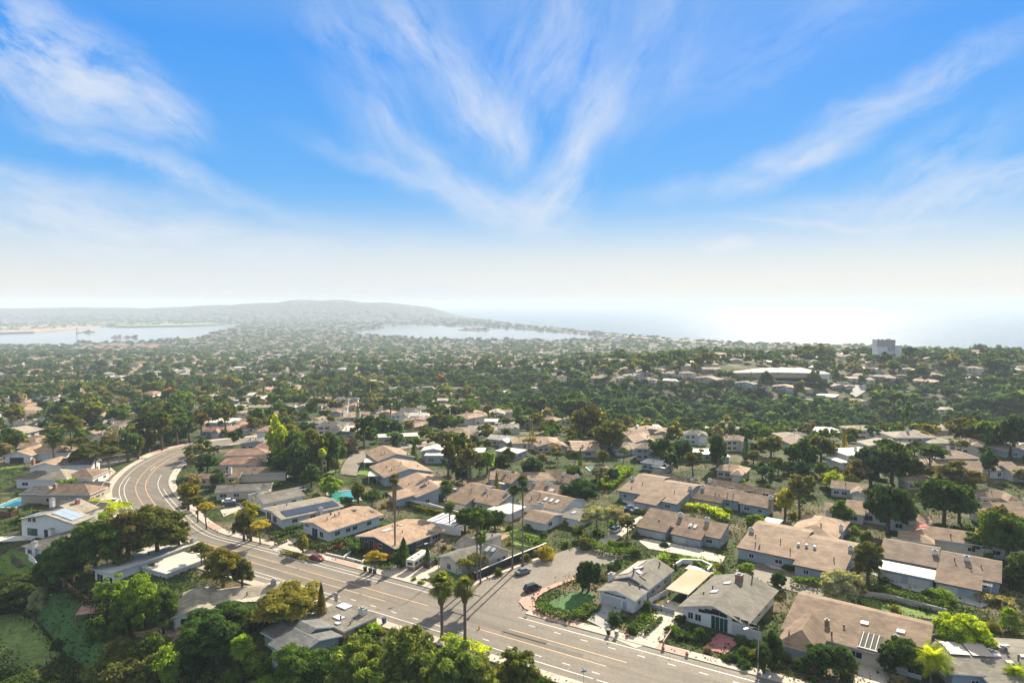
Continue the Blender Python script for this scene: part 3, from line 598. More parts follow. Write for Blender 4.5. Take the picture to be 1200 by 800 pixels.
# ------------------------------------------------------------------ houses
class House:
    def __init__(s, A, B=None, C=None, h=3.0, ang=None, W=None, D=None, ridge=None, rise=1.5, name='house', label=None, anchor_=None, group=None, z=None, margin=1.0, rf=.5):
        """A,B: front eave ends as seen (height h), C: rear right eave end, or ridge: a point of the ridge (height h+rise)"""
        a = at(*A, h); g = a[2]
        if B is not None:
            b = at(*B, h); u = (b-a)[:2]; W = W or float(np.linalg.norm(u)); u = u/np.linalg.norm(u)
        if ang is not None: u = np.array([math.cos(R(ang)), math.sin(R(ang))]); W = W if B is None else float((b-a)[:2]@u)
        v = np.array([-u[1], u[0]])
        if C is not None: D = float((at(*C, h)-a)[:2]@v)
        if ridge is not None: D = float((at(*ridge, h+rise)-a)[:2]@v)/rf
        print('DIM', (label or '')[:44], round(W, 1), round(D, 1), round(math.degrees(math.atan2(u[1], u[0]))))
        s.W, s.D, s.u, s.v = W, D, u, v; s.rf = rf; s.o = a; s.g = g if z is None else z
        s.e = empty(name, (a[0], a[1], s.g), math.atan2(u[1], u[0]))
        s.walls = {}; s.roofs = {}; s.tops = []; s.ohs = []; s.name = label
        c = a[:2]+u*W/2+v*D/2; s.c = np.array([c[0], c[1], s.g+h])
        tag(s.e, label, 'house', group)
        if anchor_: anchor(anchor_, s.c)
        OCC.append((c[0], c[1], u[0], u[1], W/2+margin, D/2+margin))
        HOUSES.append(s)
    def W3(s, x, y, z=0): p = s.o[:2]+s.u*x+s.v*y; return np.array([p[0], p[1], s.g+z])
    def wing(s, x0, x1, y0, y1, h, rise, kind, wm, rm, oh=.6, trim=TRIMW, frac=True, t=.22, base=-2.5, wallname='wall'):
        if frac: x0, x1, y0, y1 = x0*s.W, x1*s.W, y0*s.D, y1*s.D
        w = s.walls.setdefault((wm.name, wallname), (MB(), wm)); r = s.roofs.setdefault(rm.name, (MB(), rm, trim)); z1 = h+rise
        wx0, wx1, wy0, wy1 = x0+oh, x1-oh, y0+oh, y1-oh
        if kind == 'gx':       # ridge along x
            ym = y0+(y1-y0)*s.rf; sl = rise/(ym-y0); hb = z1-sl*(y1-ym)
            w[0].extr([(wy0, base), (wy1, base), (wy1, hb+oh*sl), (ym, z1), (wy0, h+oh*sl)], 'x', wx0, wx1)
            sec = [(y0, h), (ym, z1), (y1, hb), (y1, hb+t), (ym, z1+t), (y0, h+t)]; n = 6
            o = len(r[0].v); vs = [(x0, a, b+.02) for a, b in sec]+[(x1, a, b+.02) for a, b in sec]
            fs = [tuple(range(6))[::-1], tuple(range(6, 12))]+[(i, (i+1) % 6, 6+(i+1) % 6, 6+i) for i in range(6)]
            r[0].add(vs, fs, [1, 1, 0, 0, 1, 0, 0, 1]); f = lambda x, y: z1-abs(y-ym)*sl
        elif kind == 'gy':
            xm = (x0+x1)/2; sl = rise/(xm-x0)
            w[0].extr([(wx0, base), (wx1, base), (wx1, h+oh*sl), (xm, z1), (wx0, h+oh*sl)], 'y', wy0, wy1)
            sec = [(x0, h), (xm, z1), (x1, h), (x1, h+t), (xm, z1+t), (x0, h+t)]
            vs = [(a, y0, b+.02) for a, b in sec]+[(a, y1, b+.02) for a, b in sec]
            fs = [tuple(range(6)), tuple(range(6, 12))[::-1]]+[(i, 6+i, 6+(i+1) % 6, (i+1) % 6) for i in range(6)]
            r[0].add(vs, fs, [1, 1, 0, 0, 1, 0, 0, 1]); f = lambda x, y: z1-abs(x-xm)*sl
        elif kind in ('sy', 'sx', 'flat', 'sx-'):
            za = {'sy': (h, h, z1, z1), 'sx': (h, z1, z1, h), 'sx-': (z1, h, h, z1), 'flat': (h, h, h, h)}[kind]
            w[0].add([(wx0, wy0, base), (wx1, wy0, base), (wx1, wy1, base), (wx0, wy1, base)]+[(a, b, c) for (a, b), c in zip([(wx0, wy0), (wx1, wy0), (wx1, wy1), (wx0, wy1)], za)],
                     [(0, 3, 2, 1), (4, 5, 6, 7), (0, 1, 5, 4), (1, 2, 6, 5), (2, 3, 7, 6), (3, 0, 4, 7)])
            cs = [(x0, y0), (x1, y0), (x1, y1), (x0, y1)]
            r[0].add([(a, b, c+.02) for (a, b), c in zip(cs, za)]+[(a, b, c+.02+t) for (a, b), c in zip(cs, za)], [(0, 3, 2, 1), (4, 5, 6, 7), (0, 1, 5, 4), (1, 2, 6, 5), (2, 3, 7, 6), (3, 0, 4, 7)], [0, 0, 1, 1, 1, 1])
            f = lambda x, y: (za[0]+(za[1]-za[0])*(x-x0)/(x1-x0)) if kind != 'sy' else h+rise*(y-y0)/(y1-y0)
        elif kind == 'hip':
            w[0].box(wx0, wx1, wy0, wy1, base, h)
            dx, dy = x1-x0, y1-y0; k = min(dx, dy)/2
            if dx >= dy: ra, rb = (x0+k, (y0+y1)/2), (x1-k, (y0+y1)/2)
            else: ra, rb = ((x0+x1)/2, y0+k), ((x0+x1)/2, y1-k)
            vs = [(x0, y0, h), (x1, y0, h), (x1, y1, h), (x0, y1, h), (x0, y0, h+t), (x1, y0, h+t), (x1, y1, h+t), (x0, y1, h+t), (*ra, z1+t), (*rb, z1+t)]
            fs = [(3, 2, 1, 0), (0, 1, 5, 4), (1, 2, 6, 5), (2, 3, 7, 6), (3, 0, 4, 7)]
            fs += [(4, 5, 9, 8), (5, 6, 9), (6, 7, 8, 9), (7, 4, 8)] if dx >= dy else [(4, 5, 8), (5, 6, 9, 8), (6, 7, 9), (7, 4, 8, 9)]
            r[0].add([(a, b, c+.02) for a, b, c in vs], fs, [0, 1, 1, 1, 1, 0, 0, 0, 0])
            f = lambda x, y: h+rise*min(1, min(x-x0, x1-x, y-y0, y1-y)/k)
        s.ohs.append(oh); s.tops.append((x0, x1, y0, y1, (lambda x, y, f=f: f(x, y)+t+.02)))
        return s
    def top(s, x, y):
        z = [f(x, y) for a, b, c, d, f in s.tops if a <= x <= b and c <= y <= d]; return max(z) if z else 3
    def roofslab(s, name, x0, x1, y0, y1, m, t=.12, lift=.05, parent=None, fr=True, mb=None):
        if fr: x0, x1, y0, y1 = x0*s.W, x1*s.W, y0*s.D, y1*s.D
        own = mb is None; mb = mb or MB()
        cs = [(x0, y0), (x1, y0), (x1, y1), (x0, y1)]
        # one plane, from the middle of the slab
        xm, ym = (x0+x1)/2, (y0+y1)/2; z0 = s.top(xm, ym); gx = (s.top(xm+.3, ym)-s.top(xm-.3, ym))/.6; gy = (s.top(xm, ym+.3)-s.top(xm, ym-.3))/.6
        zs = [z0+gx*(a-xm)+gy*(b-ym) for a, b in cs]
        mb.add([(a, b, c+lift) for (a, b), c in zip(cs, zs)]+[(a, b, c+lift+t) for (a, b), c in zip(cs, zs)], [(0, 3, 2, 1), (4, 5, 6, 7), (0, 1, 5, 4), (1, 2, 6, 5), (2, 3, 7, 6), (3, 0, 4, 7)])
        if own: return mb.build(name, m, parent or s.e)
    def skylight(s, x, y, w=1.1, d=1.1, m=None):
        x, y = x*s.W, y*s.D
        o = s.roofslab('skylight', x-w/2, x+w/2, y-d/2, y+d/2, m or SKYL, .22, .02, fr=False); return o
    def solar(s, x0, x1, y0, y1, m=SOLAR, nx=3, ny=1):
        mb = MB(); x0, x1, y0, y1 = x0*s.W, x1*s.W, y0*s.D, y1*s.D
        for i in range(nx):
            for j in range(ny):
                s.roofslab('', x0+(x1-x0)*i/nx+.04, x0+(x1-x0)*(i+1)/nx-.04, y0+(y1-y0)*j/ny+.04, y0+(y1-y0)*(j+1)/ny-.04, m, .08, .1, fr=False, mb=mb)
        return mb.build('solar_panel', m, s.e)
    def pipe(s, x, y, h=.9, r=.16, m=PIPE, name='vent_pipe'):
        x, y = x*s.W, y*s.D; z = s.top(x, y)-.1; mb = MB(); mb.cyl((x, y), r, z, z+h, 8); mb.cyl((x, y), r*1.5, z+h, z+h+.12, 8); return mb.build(name, m, s.e)
    def vents(s, n=3, seed=0):
        q = random.Random(seed+len(HOUSES)*13)
        for _ in range(n): s.pipe(q.uniform(.12, .88), q.uniform(.15, .6), q.uniform(.4, .9), q.uniform(.1, .18))
    def turbine(s, x, y):
        x, y = x*s.W, y*s.D; z = s.top(x, y)-.05; mb = MB(); mb.cyl((x, y), .28, z, z+.35, 10); mb.cyl((x, y), .42, z+.35, z+.5, 12, r2=.5); mb.cyl((x, y), .5, z+.5, z+.8, 12, r2=.25); return mb.build('roof_vent', SKYL, s.e)
    def chimney(s, x, y, w=1.1, d=.8, top=None, m=WHITEW, cap=True, h=1.4):
        x, y = x*s.W, y*s.D; z = (top if top is not None else s.top(x, y)+h)
        mb = MB(); mb.box(x-w/2, x+w/2, y-d/2, y+d/2, -.5, z); c = mb.build('chimney', m, s.e)
        if cap:
            m2 = MB(); m2.box(x-w/2-.1, x+w/2+.1, y-d/2-.1, y+d/2+.1, z, z+.14); m2.box(x-w/4, x+w/4, y-d/4, y+d/4, z+.14, z+.4); m2.build('chimney_cap', CONCG, c)
        return c
    def opening(s, side, u, z, w, h, name='window', m=GLASS, at_=None, frame=TRIMW, wing=0, bars=1, inset=.6):
        """side S/N/E/W of the wing's wall; u along the wall in metres from its left (seen from outside for S and E)"""
        x0, x1, y0, y1, _ = s.tops[wing]; inset = s.ohs[wing]; x0 += inset; x1 -= inset; y0 += inset; y1 -= inset
        mf, mg = MB(), MB(); k = .07
        def B(mb, a, b, c, d, o0, o1):
            if side == 'S': mb.box(x0+a, x0+b, y0-o1, y0-o0, c, d)
            elif side == 'N': mb.box(x1-b, x1-a, y1+o0, y1+o1, c, d)
            elif side == 'E': mb.box(x1+o0, x1+o1, y0+a, y0+b, c, d)
            else: mb.box(x0-o1, x0-o0, y1-b, y1-a, c, d)
        if name == 'window':
            B(mf, u-k, u, z-k, z+h+k, 0.004, .07); B(mf, u+w, u+w+k, z-k, z+h+k, 0.004, .07); B(mf, u, u+w, z+h, z+h+k, 0.004, .07); B(mf, u, u+w, z-k-.03, z, 0.004, .11)
            for i in range(1, bars+1): B(mf, u+w*i/(bars+1)-.03, u+w*i/(bars+1)+.03, z, z+h, .024, .06)
            B(mg, u, u+w, z, z+h, .004, .022)
            f = mf.build('window', frame, s.e); mg.build('pane', m, f); return f
        if name == 'garage_door':
            for i in range(4): B(mf, u, u+w, z+h*i/4+.02, z+h*(i+1)/4-.02, .004, .05)
            B(mf, u, u+w, z, z+h, .003, .03); return mf.build(name, m, s.e)
        B(mf, u, u+w, z, z+h, .004, .05); d = mf.build(name, m, s.e)
        B(mg, u+w*.8, u+w*.88, z+h*.45, z+h*.5, .05, .1); mg.build('handle', CHROME, d); return d
    def autowin(s, wing=0, n=3, sides='SEW', h=1.1, z=1.0):
        x0, x1, y0, y1, _ = s.tops[wing]
        for sd_ in sides:
            ln = (x1-x0 if sd_ in 'SN' else y1-y0)-1.2; k = max(1, int(ln/5)) if n is None else n
            for i in range(k):
                w = min(random.choice([1.2, 1.8, 2.2]), ln/(k+1)); s.opening(sd_, ln*(i+.5)/k-w/2, z, w, h, wing=wing)
    def done(s):
        for (mn, wn), (mb, m) in s.walls.items(): mb.build(wn, m, s.e)
        for mb, m, tr in s.roofs.values(): mb.build('roof', [m, tr], s.e)
        s.walls = {}; s.roofs = {}; return s
HOUSES = []
GR = -36.0
def post(mb, x, y, z0, z1, r=.08): mb.box(x-r, x+r, y-r, y+r, z0, z1)
def canopy(name, label, A, B, C, h, m, ang=GR, slats=False, posts=WHITEW, rise=.0, D=None, cat='carport'):
    """free-standing or attached flat roof on posts"""
    a, b, c = at(*A, h), at(*B, h), (at(*C, h) if C else None); u = np.array([math.cos(R(ang)), math.sin(R(ang))]); v = np.array([-u[1], u[0]])
    W = float((b-a)[:2]@u); D = D or float((c-a)[:2]@v); e_ = empty(name, a, R(ang)); e_.location.z = a[2]; tag(e_, label, cat)
    mb = MB()
    if slats:
        n = int(D/.7)
        for i in range(n): mb.box(0, W, D*i/n, D*i/n+.12, h-.06, h+.08)
        mb.box(.1, .25, 0, D, h-.25, h-.06); mb.box(W-.25, W-.1, 0, D, h-.25, h-.06); mb.build('slats', m, e_)
    else:
        mb.box(0, W, 0, D, h-.12, h+.1); mb.build('roof', m, e_)
    n = max(2, int(W/3.5)+1)
    for i in range(n):
        for y in (.3, D-.3):
            p = MB(); post(p, .3+(W-.6)*i/(n-1), y, -1, h-.12); p.build('post', posts, e_)
    cc = a[:2]+u*W/2+v*D/2; OCC.append((cc[0], cc[1], u[0], u[1], W/2, D/2)); return e_

# --- corner house with solar roof (right of the side street)
H = House((698.8, 691.8), (744.5, 704.8), (804.6, 672.3), ang=None, label='grey low-gabled corner house with a white chimney and pale solar panels beside the side street', anchor_='grey corner house')
print('H1', H.W, H.D)
H.wing(0, 1, 0, .36, 2.9, 1.2, 'gy', WHITEW, RGREY)
H.wing(0, 1, .33, 1, 3.1, 2.0, 'gy', GREYW, RGREY)
H.opening('S', .5, -.1, 4.9, 2.3, 'garage_door', mat('garage_panel', (.5, .47, .42), .7, .06, 1)); H.opening('S', 5.9, 0, 1.0, 2.1, 'door', GREYW); H.opening('S', 1.2, 2.75, 5.6, .35, bars=3, frame=WHITEW)
H.chimney(-.02, .36, 1.3, 1.6, 4.4, WHITEW); H.solar(.05, .33, .45, .93, SOLARP, 2, 4); H.skylight(.42, .62, 2.2, 1.6); H.skylight(.56, .5, 1.1, 1.1); H.pipe(.5, .42, 1.3, .2)
H.solar(.62, .66, .44, .6, PIPE, 1, 1); H.solar(.66, .8, .44, .46, PIPE, 1, 1); H.pipe(.7, .9); H.pipe(.8, .3, .5)
for u in (2, 5, 9): H.opening('E', u, 1.1, 1.6, 1.0, wing=1)
H.opening('E', 2, 1.1, 1.2, .9, wing=0); H.opening('W', 6, 1, 3, 1.6, wing=1, bars=2); H.done()
# carport between
canopy('carport', 'tan flat carport roof with a rust stain between the two low grey houses', (780, 689.7), (806, 697.5), (854, 676), 2.8, mat('rusty_roofing', (.42, .34, .265), .8, .1, .09, c2=(.38, .22, .11)), ang=-36)
# --- white gabled house
H = House((794.2, 710.7), (876, 734), (930.7, 696.5), label='white house with a grey gabled roof and maroon driveway beside the main road', anchor_='white house with maroon driveway')
print('H2', H.W, H.D)
H.wing(0, 1, 0, 1, 2.9, 2.3, 'gy', WHITEW, RGREY, oh=.9, trim=CREAMW)
H.opening('S', 1.2, .8, 1.1, 1.4, inset=.9); H.opening('S', 2.8, .8, 1.3, 1.4, inset=.9)
H.opening('S', 6.4, 0, 1.8, 2.9, inset=.9, m=mat('teal_glass', (.02, .06, .05), .1, .2, 1)); H.opening('S', 8.3, 0, 1.7, 2.9, inset=.9, m=MATS['teal_glass'])
H.opening('S', 10.9, -.1, 6.2, 2.4, 'garage_door', MATS['garage_panel'], inset=.9)
for i, (u, z, hh) in enumerate(((3.6, 3.0, .5), (5, 3.2, .7), (6.6, 3.3, 1.0), (8.3, 3.3, 1.1), (11, 3.0, 1.1), (12.8, 3.0, .8), (14.6, 3.0, .5))): H.opening('S', u, z, 1.5, hh, bars=0, inset=.9, frame=TRIMD)
H.chimney(.5, .78, 1.5, 1.5, None, BRICK, h=1.2); H.skylight(.32, .4, 1.6, 1.6); H.skylight(.38, .66, 1.6, 1.3); H.pipe(.24, .5); H.pipe(.18, .36, .5); H.pipe(.62, .95, 1.8, .16)
for u in (4, 9, 14): H.opening('E', u, 1.1, 1.3, 1.1, inset=.9)
mb = MB(); mb.box(H.W*.93, H.W*1.01, H.D*.3, H.D*1.0, 2.95, 3.12); H.done()
# --- brown house with hipped front wing
H = House((915, 736), (1087, 776), None, ang=GR, ridge=(957.8, 701), rise=2.5, rf=.82, label='brown roof house with a hipped front wing and a slatted opening in its roof', anchor_='brown hipped-wing house')
print('H3', H.W, H.D)
H.wing(0, 1, 0, 1, 2.9, 2.5, 'gx', CREAMW, RBROWN, oh=.8, trim=CREAMW)
H.wing(.03, .34, -.42, .6, 2.9, 2.2, 'hip', GREYW, RBROWN, oh=.5, trim=CREAMW)
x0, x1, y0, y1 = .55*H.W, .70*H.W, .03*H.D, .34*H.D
H.roofslab('roof_opening', x0, x1, y0, y1, mat('shade_void', (.03, .035, .03), .8, .3, 1), .03, .02, fr=False)  # dark slab laid on the roof paints the shade inside the opening
mb = MB()
for i in range(4): H.roofslab('', x0+(x1-x0)*(i+.3)/4.2, x0+(x1-x0)*(i+.3)/4.2+.14, y0, y1, WHITEW, .12, .06, fr=False, mb=mb)
H.roofslab('', x0, x1, y0-.15, y0+.1, WHITEW, .14, .06, fr=False, mb=mb); mb.build('slats', WHITEW, H.e)
H.chimney(.3, .32, .8, .8, None, BRICK, h=.8); H.chimney(.78, .34, .8, .8, None, BRICK, h=.8); H.skylight(.55, .52, 1.4, 1); H.skylight(.8, .53, 1.4, 1); H.pipe(.36, .12); H.pipe(.42, .35, .5); H.pipe(.88, .3)
H.opening('S', 3, -.1, 5, 2.2, 'garage_door', GREYW, wing=1); H.opening('S', 12, .9, 2.2, 1.2); H.opening('S', 22, .9, 2.2, 1.2); H.opening('E', 3, 1, 2, 1.2); H.opening('W', 5, 1, 2, 1.2); H.done()
# --- bottom right grey house
H = House((1114, 790), None, None, h=3.2, ang=-8, W=24, D=15.5, label='grey low roof house with two pale solar mats in the bottom right corner', anchor_='house with pale solar mats')
H.wing(0, 1, 0, 1, 3.2, 1.0, 'gx', BLUEW, RGREY); H.wing(.22, .6, -.25, .1, 3.0, 1.1, 'gy', BLUEW, RGREY)
H.solar(.1, .25, .35, .9, SOLARP, 1, 2); H.solar(.26, .42, .35, .9, SOLARP, 1, 2)
for x, y, w in ((.5, .62, 1.2), (.45, .4, 1.2), (.5, .28, 1.2), (.6, .7, 1.8), (.66, .42, 2.0), (.66, .3, 2.0)): H.skylight(x, y, w, .8)
H.pipe(.55, .5); H.pipe(.58, .33, 1.2); H.chimney(.54, .55, 1.4, 1, None, TANW, h=.5); H.autowin(0, 3, 'SE'); H.done()
# --- townhouses: two offset units each, garages in front
def townhouse(A, B, ridge, label, anc, split=.5, step=.0, gar=(), rm=RBROWN, wm=BLUEW, rise=2.3, h=3.0, right_back=.12, chim=((.03, .5), (.97, .5)), sky=0, vents=5, margin=1, ang=GR, turb=0):
    H = House(A, B, None, ang=ang, ridge=ridge, rise=rise, h=h, label=label, anchor_=anc, name='townhouse', rf=.78)
    H.wing(0, split, 0, 1, h, rise, 'gx', wm, rm, oh=.5, trim=TRIMD); H.wing(split+.004, 1, right_back*-1, 1-right_back, h-.25, rise, 'gx', wm, rm, oh=.5, trim=TRIMD)
    for (g0, g1, y0, y1, kind, gm, flat) in gar:
        i = len(H.tops); H.wing(g0, g1, y0, y1, 2.3 if not flat else 2.6, 1.3 if not flat else 0, 'sy' if not flat else 'flat', wm, gm, oh=.4, trim=TRIMW if flat else TRIMD)
        ww = (g1-g0)*H.W; H.opening('S', .5, -.1, min(4.8, ww*.4), 2.05, 'garage_door', mat('garage_panel', (.5, .47, .42), .7, .06, 1), wing=i, inset=.4)
        if ww > 10: H.opening('S', ww-6, -.1, 4.6, 2.05, 'garage_door', MATS['garage_panel'], wing=i, inset=.4)
    for c in chim: H.chimney(c[0], c[1], 1.2, .8, None, WHITEW, h=.9)
    q = random.Random(len(HOUSES))
    for i in range(vents): H.pipe(q.choice([q.uniform(.1, split-.06), q.uniform(split+.06, .9)]), q.uniform(.1, .42), q.uniform(.5, 1.1), .13)
    for i in range(sky): H.skylight(split+.08+.06*i, .22, .9, 1.6)
    for i in range(turb): H.turbine(split-.04+.075*i, .36)
    H.autowin(0, 2, 'SW'); H.autowin(1, 2, 'SE'); return H.done()
H5 = townhouse((862.5, 641.7), (993, 665.7), (886.5, 613), 'brown roof double townhouse with three silver roof vents behind the white gabled house', 'brown townhouse with silver vents', .56, right_back=.14, vents=7, turb=3); print('H5', H5.W, H5.D)
H6 = townhouse((1029, 653), (1174, 680), (1039, 631.7), 'dark brown roof townhouse with a white flat garage roof among hedges on the right', 'dark brown townhouse', .5, gar=((.02, .5, -.62, -.06, 's', RWHITE, True), (.5, .86, -.66, -.1, 's', RBROWN, False)), rm=roofmat('umber_shingle', (.2, .145, .11)), right_back=.1, chim=((.46, .52), (.72, .5)), vents=3); print('H6', H6.W, H6.D)
canopy('pergola', 'white slatted pergola beside the dark brown townhouse', (1143, 683), (1163, 688), None, 2.4, WHITEW, slats=True, D=4, cat='pergola')
H8 = townhouse((750, 610.5), (847.5, 628.5), (766.5, 596), 'brown roof townhouse with twin garages and two skylights in front of the parking court', 'twin-garage townhouse', .52, gar=((.0, .4, -.42, 0, 's', RBROWN, False), (.45, .82, -.42, 0, 's', RBROWN, False)), sky=2, chim=((.42, .62), (.75, .62)), vents=5); print('H8', H8.W, H8.D)
canopy('pergola', 'small white pergola at the garage end of the twin-garage townhouse', (828, 626), (838, 629), None, 2.3, WHITEW, slats=True, D=3, cat='pergola')
H9 = townhouse((723, 575), (806, 583), (743, 555), 'brown roof townhouse behind the parked cars of the court', 'townhouse behind the court', .46, gar=((.4, .76, -.3, 0.05, 's', RBROWN, False),), chim=((.03, .5), (.96, .5)), vents=4); print('H9', H9.W, H9.D)
canopy('pergola', 'tiny white pergola in front of the townhouse behind the court', (789, 583), (799, 585), None, 2.3, WHITEW, slats=True, D=3, cat='pergola')
H10 = townhouse((816, 580), (889.5, 605), (832, 569), 'wide brown roof townhouse with two dark vents beside the bright green hedge', 'wide brown townhouse', .6, gar=((-.02, .4, -.35, -.02, 's', RBROWN, False),), chim=((.03, .5), (.97, .5)), vents=5); print('H10', H10.W, H10.D)
H10b = townhouse((827, 571), (905, 588), (838, 562), h=.6, label='brown townhouse roof just behind the wide brown townhouse', anc='rear brown townhouse', split=.5, vents=5, chim=((.02, .5),))
H9b = townhouse((760, 561), (812, 571), (768, 553), h=.6, label='long low tan townhouse roof behind the townhouse beyond the court', anc='low tan townhouse', split=.5, rm=RTAN, vents=3, chim=((.9, .5),))
# hip roof pair behind the silver-vent townhouse
H = House((922, 625), (982, 632), None, ang=GR, ridge=(945, 607), rise=2.2, label='tan hipped roof house with a dark gabled dormer behind the silver-vent townhouse', anchor_='hipped house with dormer')
H.wing(0, 1, 0, 1, 3, 2.2, 'hip', BLUEW, RTAN); H.wing(.3, .62, -.1, .5, 3.2, 1.6, 'gy', BLUEW, RTAN); H.chimney(.95, .5, 1, .8); H.pipe(.6, .3); H.autowin(0, 2, 'SE'); H.done()
canopy('carport', 'white flat carport roof beside the chimney of the silver-vent townhouse', (890, 613.5), (909, 618), (922, 610), 2.9, RWHITE)
# tan roofs behind the dark brown townhouse
H = House((1052, 628), None, None, ang=-30, W=26, D=13, label='tan hipped house with red canvas on its roof behind the dark brown townhouse', anchor_='tan house with red canvas')
H.wing(.1, .9, .15, 1, 3, 2.0, 'hip', CREAMW, RTAN); H.wing(0, .35, -.2, .5, 2.8, 1.4, 'hip', CREAMW, RTAN); H.chimney(.95, .8, 1.1, .8, 5.4); H.skylight(.7, .35); H.pipe(.5, .3)
H.autowin(0, 2, 'S'); H.roofslab('canvas', .2, .28, .55, .75, mat('red_canvas', (.6, .03, .03), .8, .05, 1), .05, .1); H.done()
H = House((1140, 638), None, None, ang=-30, W=20, D=12, label='tan roof house half hidden under trees at the right edge', anchor_='half hidden tan house')
H.wing(0, 1, 0, 1, 3, 1.9, 'hip', CREAMW, RTAN); H.autowin(0, 2, 'SE'); H.done()
# --- flat-garage townhouse with three skylights (middle)
H = House((607, 588), (656, 600), None, ang=GR, ridge=(620.5, 574.5), rise=2.0, label='brown roof house with three skylights in a row and a flat white garage roof', anchor_='three-skylight house', name='townhouse'); print('H11', H.W, H.D)
H.wing(0, 1.0, 0, 1, 3, 2.0, 'gx', WHITEW, RBROWN, oh=.5, trim=TRIMW); H.wing(.6, 1.12, -.8, -.1, 2.5, 1.3, 'gx', WHITEW, RBROWN); H.wing(-.22, .3, -.75, -.15, 2.7, 0, 'flat', WHITEW, RWHITE)
for i in range(3): H.skylight(.48+.13*i, .27, 1.1, 2.0)
H.opening('S', 1, 0, 5, 2.2, 'garage_door', WHITEW, wing=2); H.opening('S', 1, 0, 4, 2.0, 'garage_door', WHITEW, wing=1); H.chimney(.56, -.05, 1.8, 1, 4.6); H.pipe(.2, .2); H.pipe(.3, .35); H.opening('E', 2, 1, 2, 1.2, wing=1)
H.wing(1.05, 1.5, -.25, .45, 2.5, 0, 'flat', WHITEW, RDARK, oh=.3, trim=WHITEW); H.skylight(1.2, .1, 1.0, 2.0); H.done()
H12 = townhouse((618, 574), (672, 577), (626, 562), 'pale tan roof townhouse with three white chimneys and a narrow skylight pair', 'pale tan townhouse', .5, rm=RTAN, sky=2, chim=((.04, .5), (.4, .56), (.9, .5)), vents=2)
townhouse((633, 560), (684, 564), (640, 550), 'tan townhouse roof with two white chimneys beyond the round dark tree', 'far tan townhouse', .5, rm=RTAN, chim=((.55, .5), (.9, .5)), vents=2)
townhouse((570, 560), (612, 562), (575, 548), 'tan roof house with a flat white garage beyond the palms', 'tan house beyond the palms', .6, rm=RTAN, chim=((.5, .5),), vents=2, gar=((.5, .8, -.3, 0, 's', RWHITE, True),))
# --- house behind the black wall on the corner
H = House((511.5, 652), (541, 663.5), None, ang=None, D=13, label='grey roofed house behind the black wall at the street corner', anchor_='grey house behind the black wall'); print('H13', H.W)
H.wing(0, 1, 0, 1, 2.8, 1.6, 'gy', CREAMW, RGREY); H.wing(-.25, 1.2, .6, 1.25, 3.0, 2.0, 'gx', CREAMW, RGREY); H.wing(-.35, .5, 1.0, 1.6, 3.2, 1.8, 'sx', CREAMW, RGREY)
H.skylight(.9, .8, 1.2, 1.6); H.skylight(1.08, .82, 1.2, 1.2); H.skylight(.6, .8, 1.2, 1.2); H.pipe(.4, 1.3); H.opening('E', 3, .8, 1.2, 1.4, wing=1); H.opening('E', 5, .8, 1.2, 1.4, wing=1); H.opening('S', 3, .6, 1.4, 1.6, wing=0); H.done()
c = H.W3(H.W*.75, H.D*1.2); OCC.append((c[0], c[1], H.u[0], H.u[1], 9, 7))
canopy('pergola', 'brown wooden pergola on the lawn behind the black wall', (572, 630), (586, 634), None, 2.4, WOOD, ang=-30, D=5, posts=WOOD, cat='pergola')
# --- tan roof with red door
H = House((415.7, 627.7), (463, 643), (525.7, 622), label='tan roof house with a red front door beside the motorhome', anchor_='house with red door'); print('H14', H.W, H.D)
H.wing(0, 1, 0, 1, 2.8, 1.6, 'gy', DARKW, RTAN, oh=1.0, trim=TRIMW); H.opening('S', 6.3, -.2, 1.5, 2.6, 'door', mat('red_door', (.45, .03, .02), .5, .1, 1), inset=1); H.opening('S', 4.2, 0, 1.8, 2.9, inset=1); H.opening('S', 8, 1.4, 1.6, 1.1, inset=1); H.opening('S', 1, 2, 2.5, .7, inset=1)
H.solar(.3, .44, .25, .42, SKYL, 2, 2); H.skylight(.4, .6); H.chimney(.92, .75, .9, .9, None, GREYW, h=.6); H.vents(4); H.autowin(0, 3, 'E'); H.done()
H = House((349.7, 612.7), (385, 624.7), (460, 607), label='long tan roof house with white walls right of the solar-roofed house', anchor_='long tan roof house'); print('H15', H.W, H.D)
H.wing(0, 1, 0, 1, 3.2, 1.3, 'gy', WHITEW, RTAN, oh=1.0); H.opening('S', 1, 2.4, 2, .6, inset=1); H.opening('S', 4.6, 0, 2.6, 2.6, m=mat('blue_door_glass', (.03, .05, .09), .2, .1, 1), inset=1); H.opening('S', 8.4, .6, 1.6, 1.6, inset=1)
for u in (2, 6, 8.5, 14, 19): H.opening('E', u, 1.2, 1.7, 1.1, inset=1)
H.solar(.42, .55, .7, .76, PIPE, 1, 1); H.pipe(.3, .4); H.pipe(.5, .45); H.solar(.7, .8, .9, .95, PIPE, 1, 1); H.vents(3); H.done()
H = House((307, 596), (329.5, 609.5), (403.7, 594), label='pale grey roof house with a long band of dark solar panels', anchor_='house with dark solar band', ); print('H16', H.W, H.D)
H.wing(0, 1, 0, 1, 3, .9, 'gy', WHITEW, RCREAM, oh=.9); H.solar(.62, .93, .1, .95, SOLAR, 1, 7); H.chimney(.98, .62, 1.2, 1, 4.2); H.opening('S', 1, .2, 3.4, 2.4, inset=.9, bars=2); H.opening('S', 6, .4, 3, 2, inset=.9, bars=2)
for u in (3, 9, 15): H.opening('E', u, 1.2, 1.7, 1.1, inset=.9)
H.pipe(.3, .3); H.done()
H = House((292, 583), (309, 591), (352, 578), label='grey gabled house with three dark skylights left of the solar-band house', anchor_='three dark skylight house'); print('H17', H.W, H.D)
H.wing(0, 1, 0, 1, 3, 1.8, 'gy', WHITEW, RGREY, oh=.7)
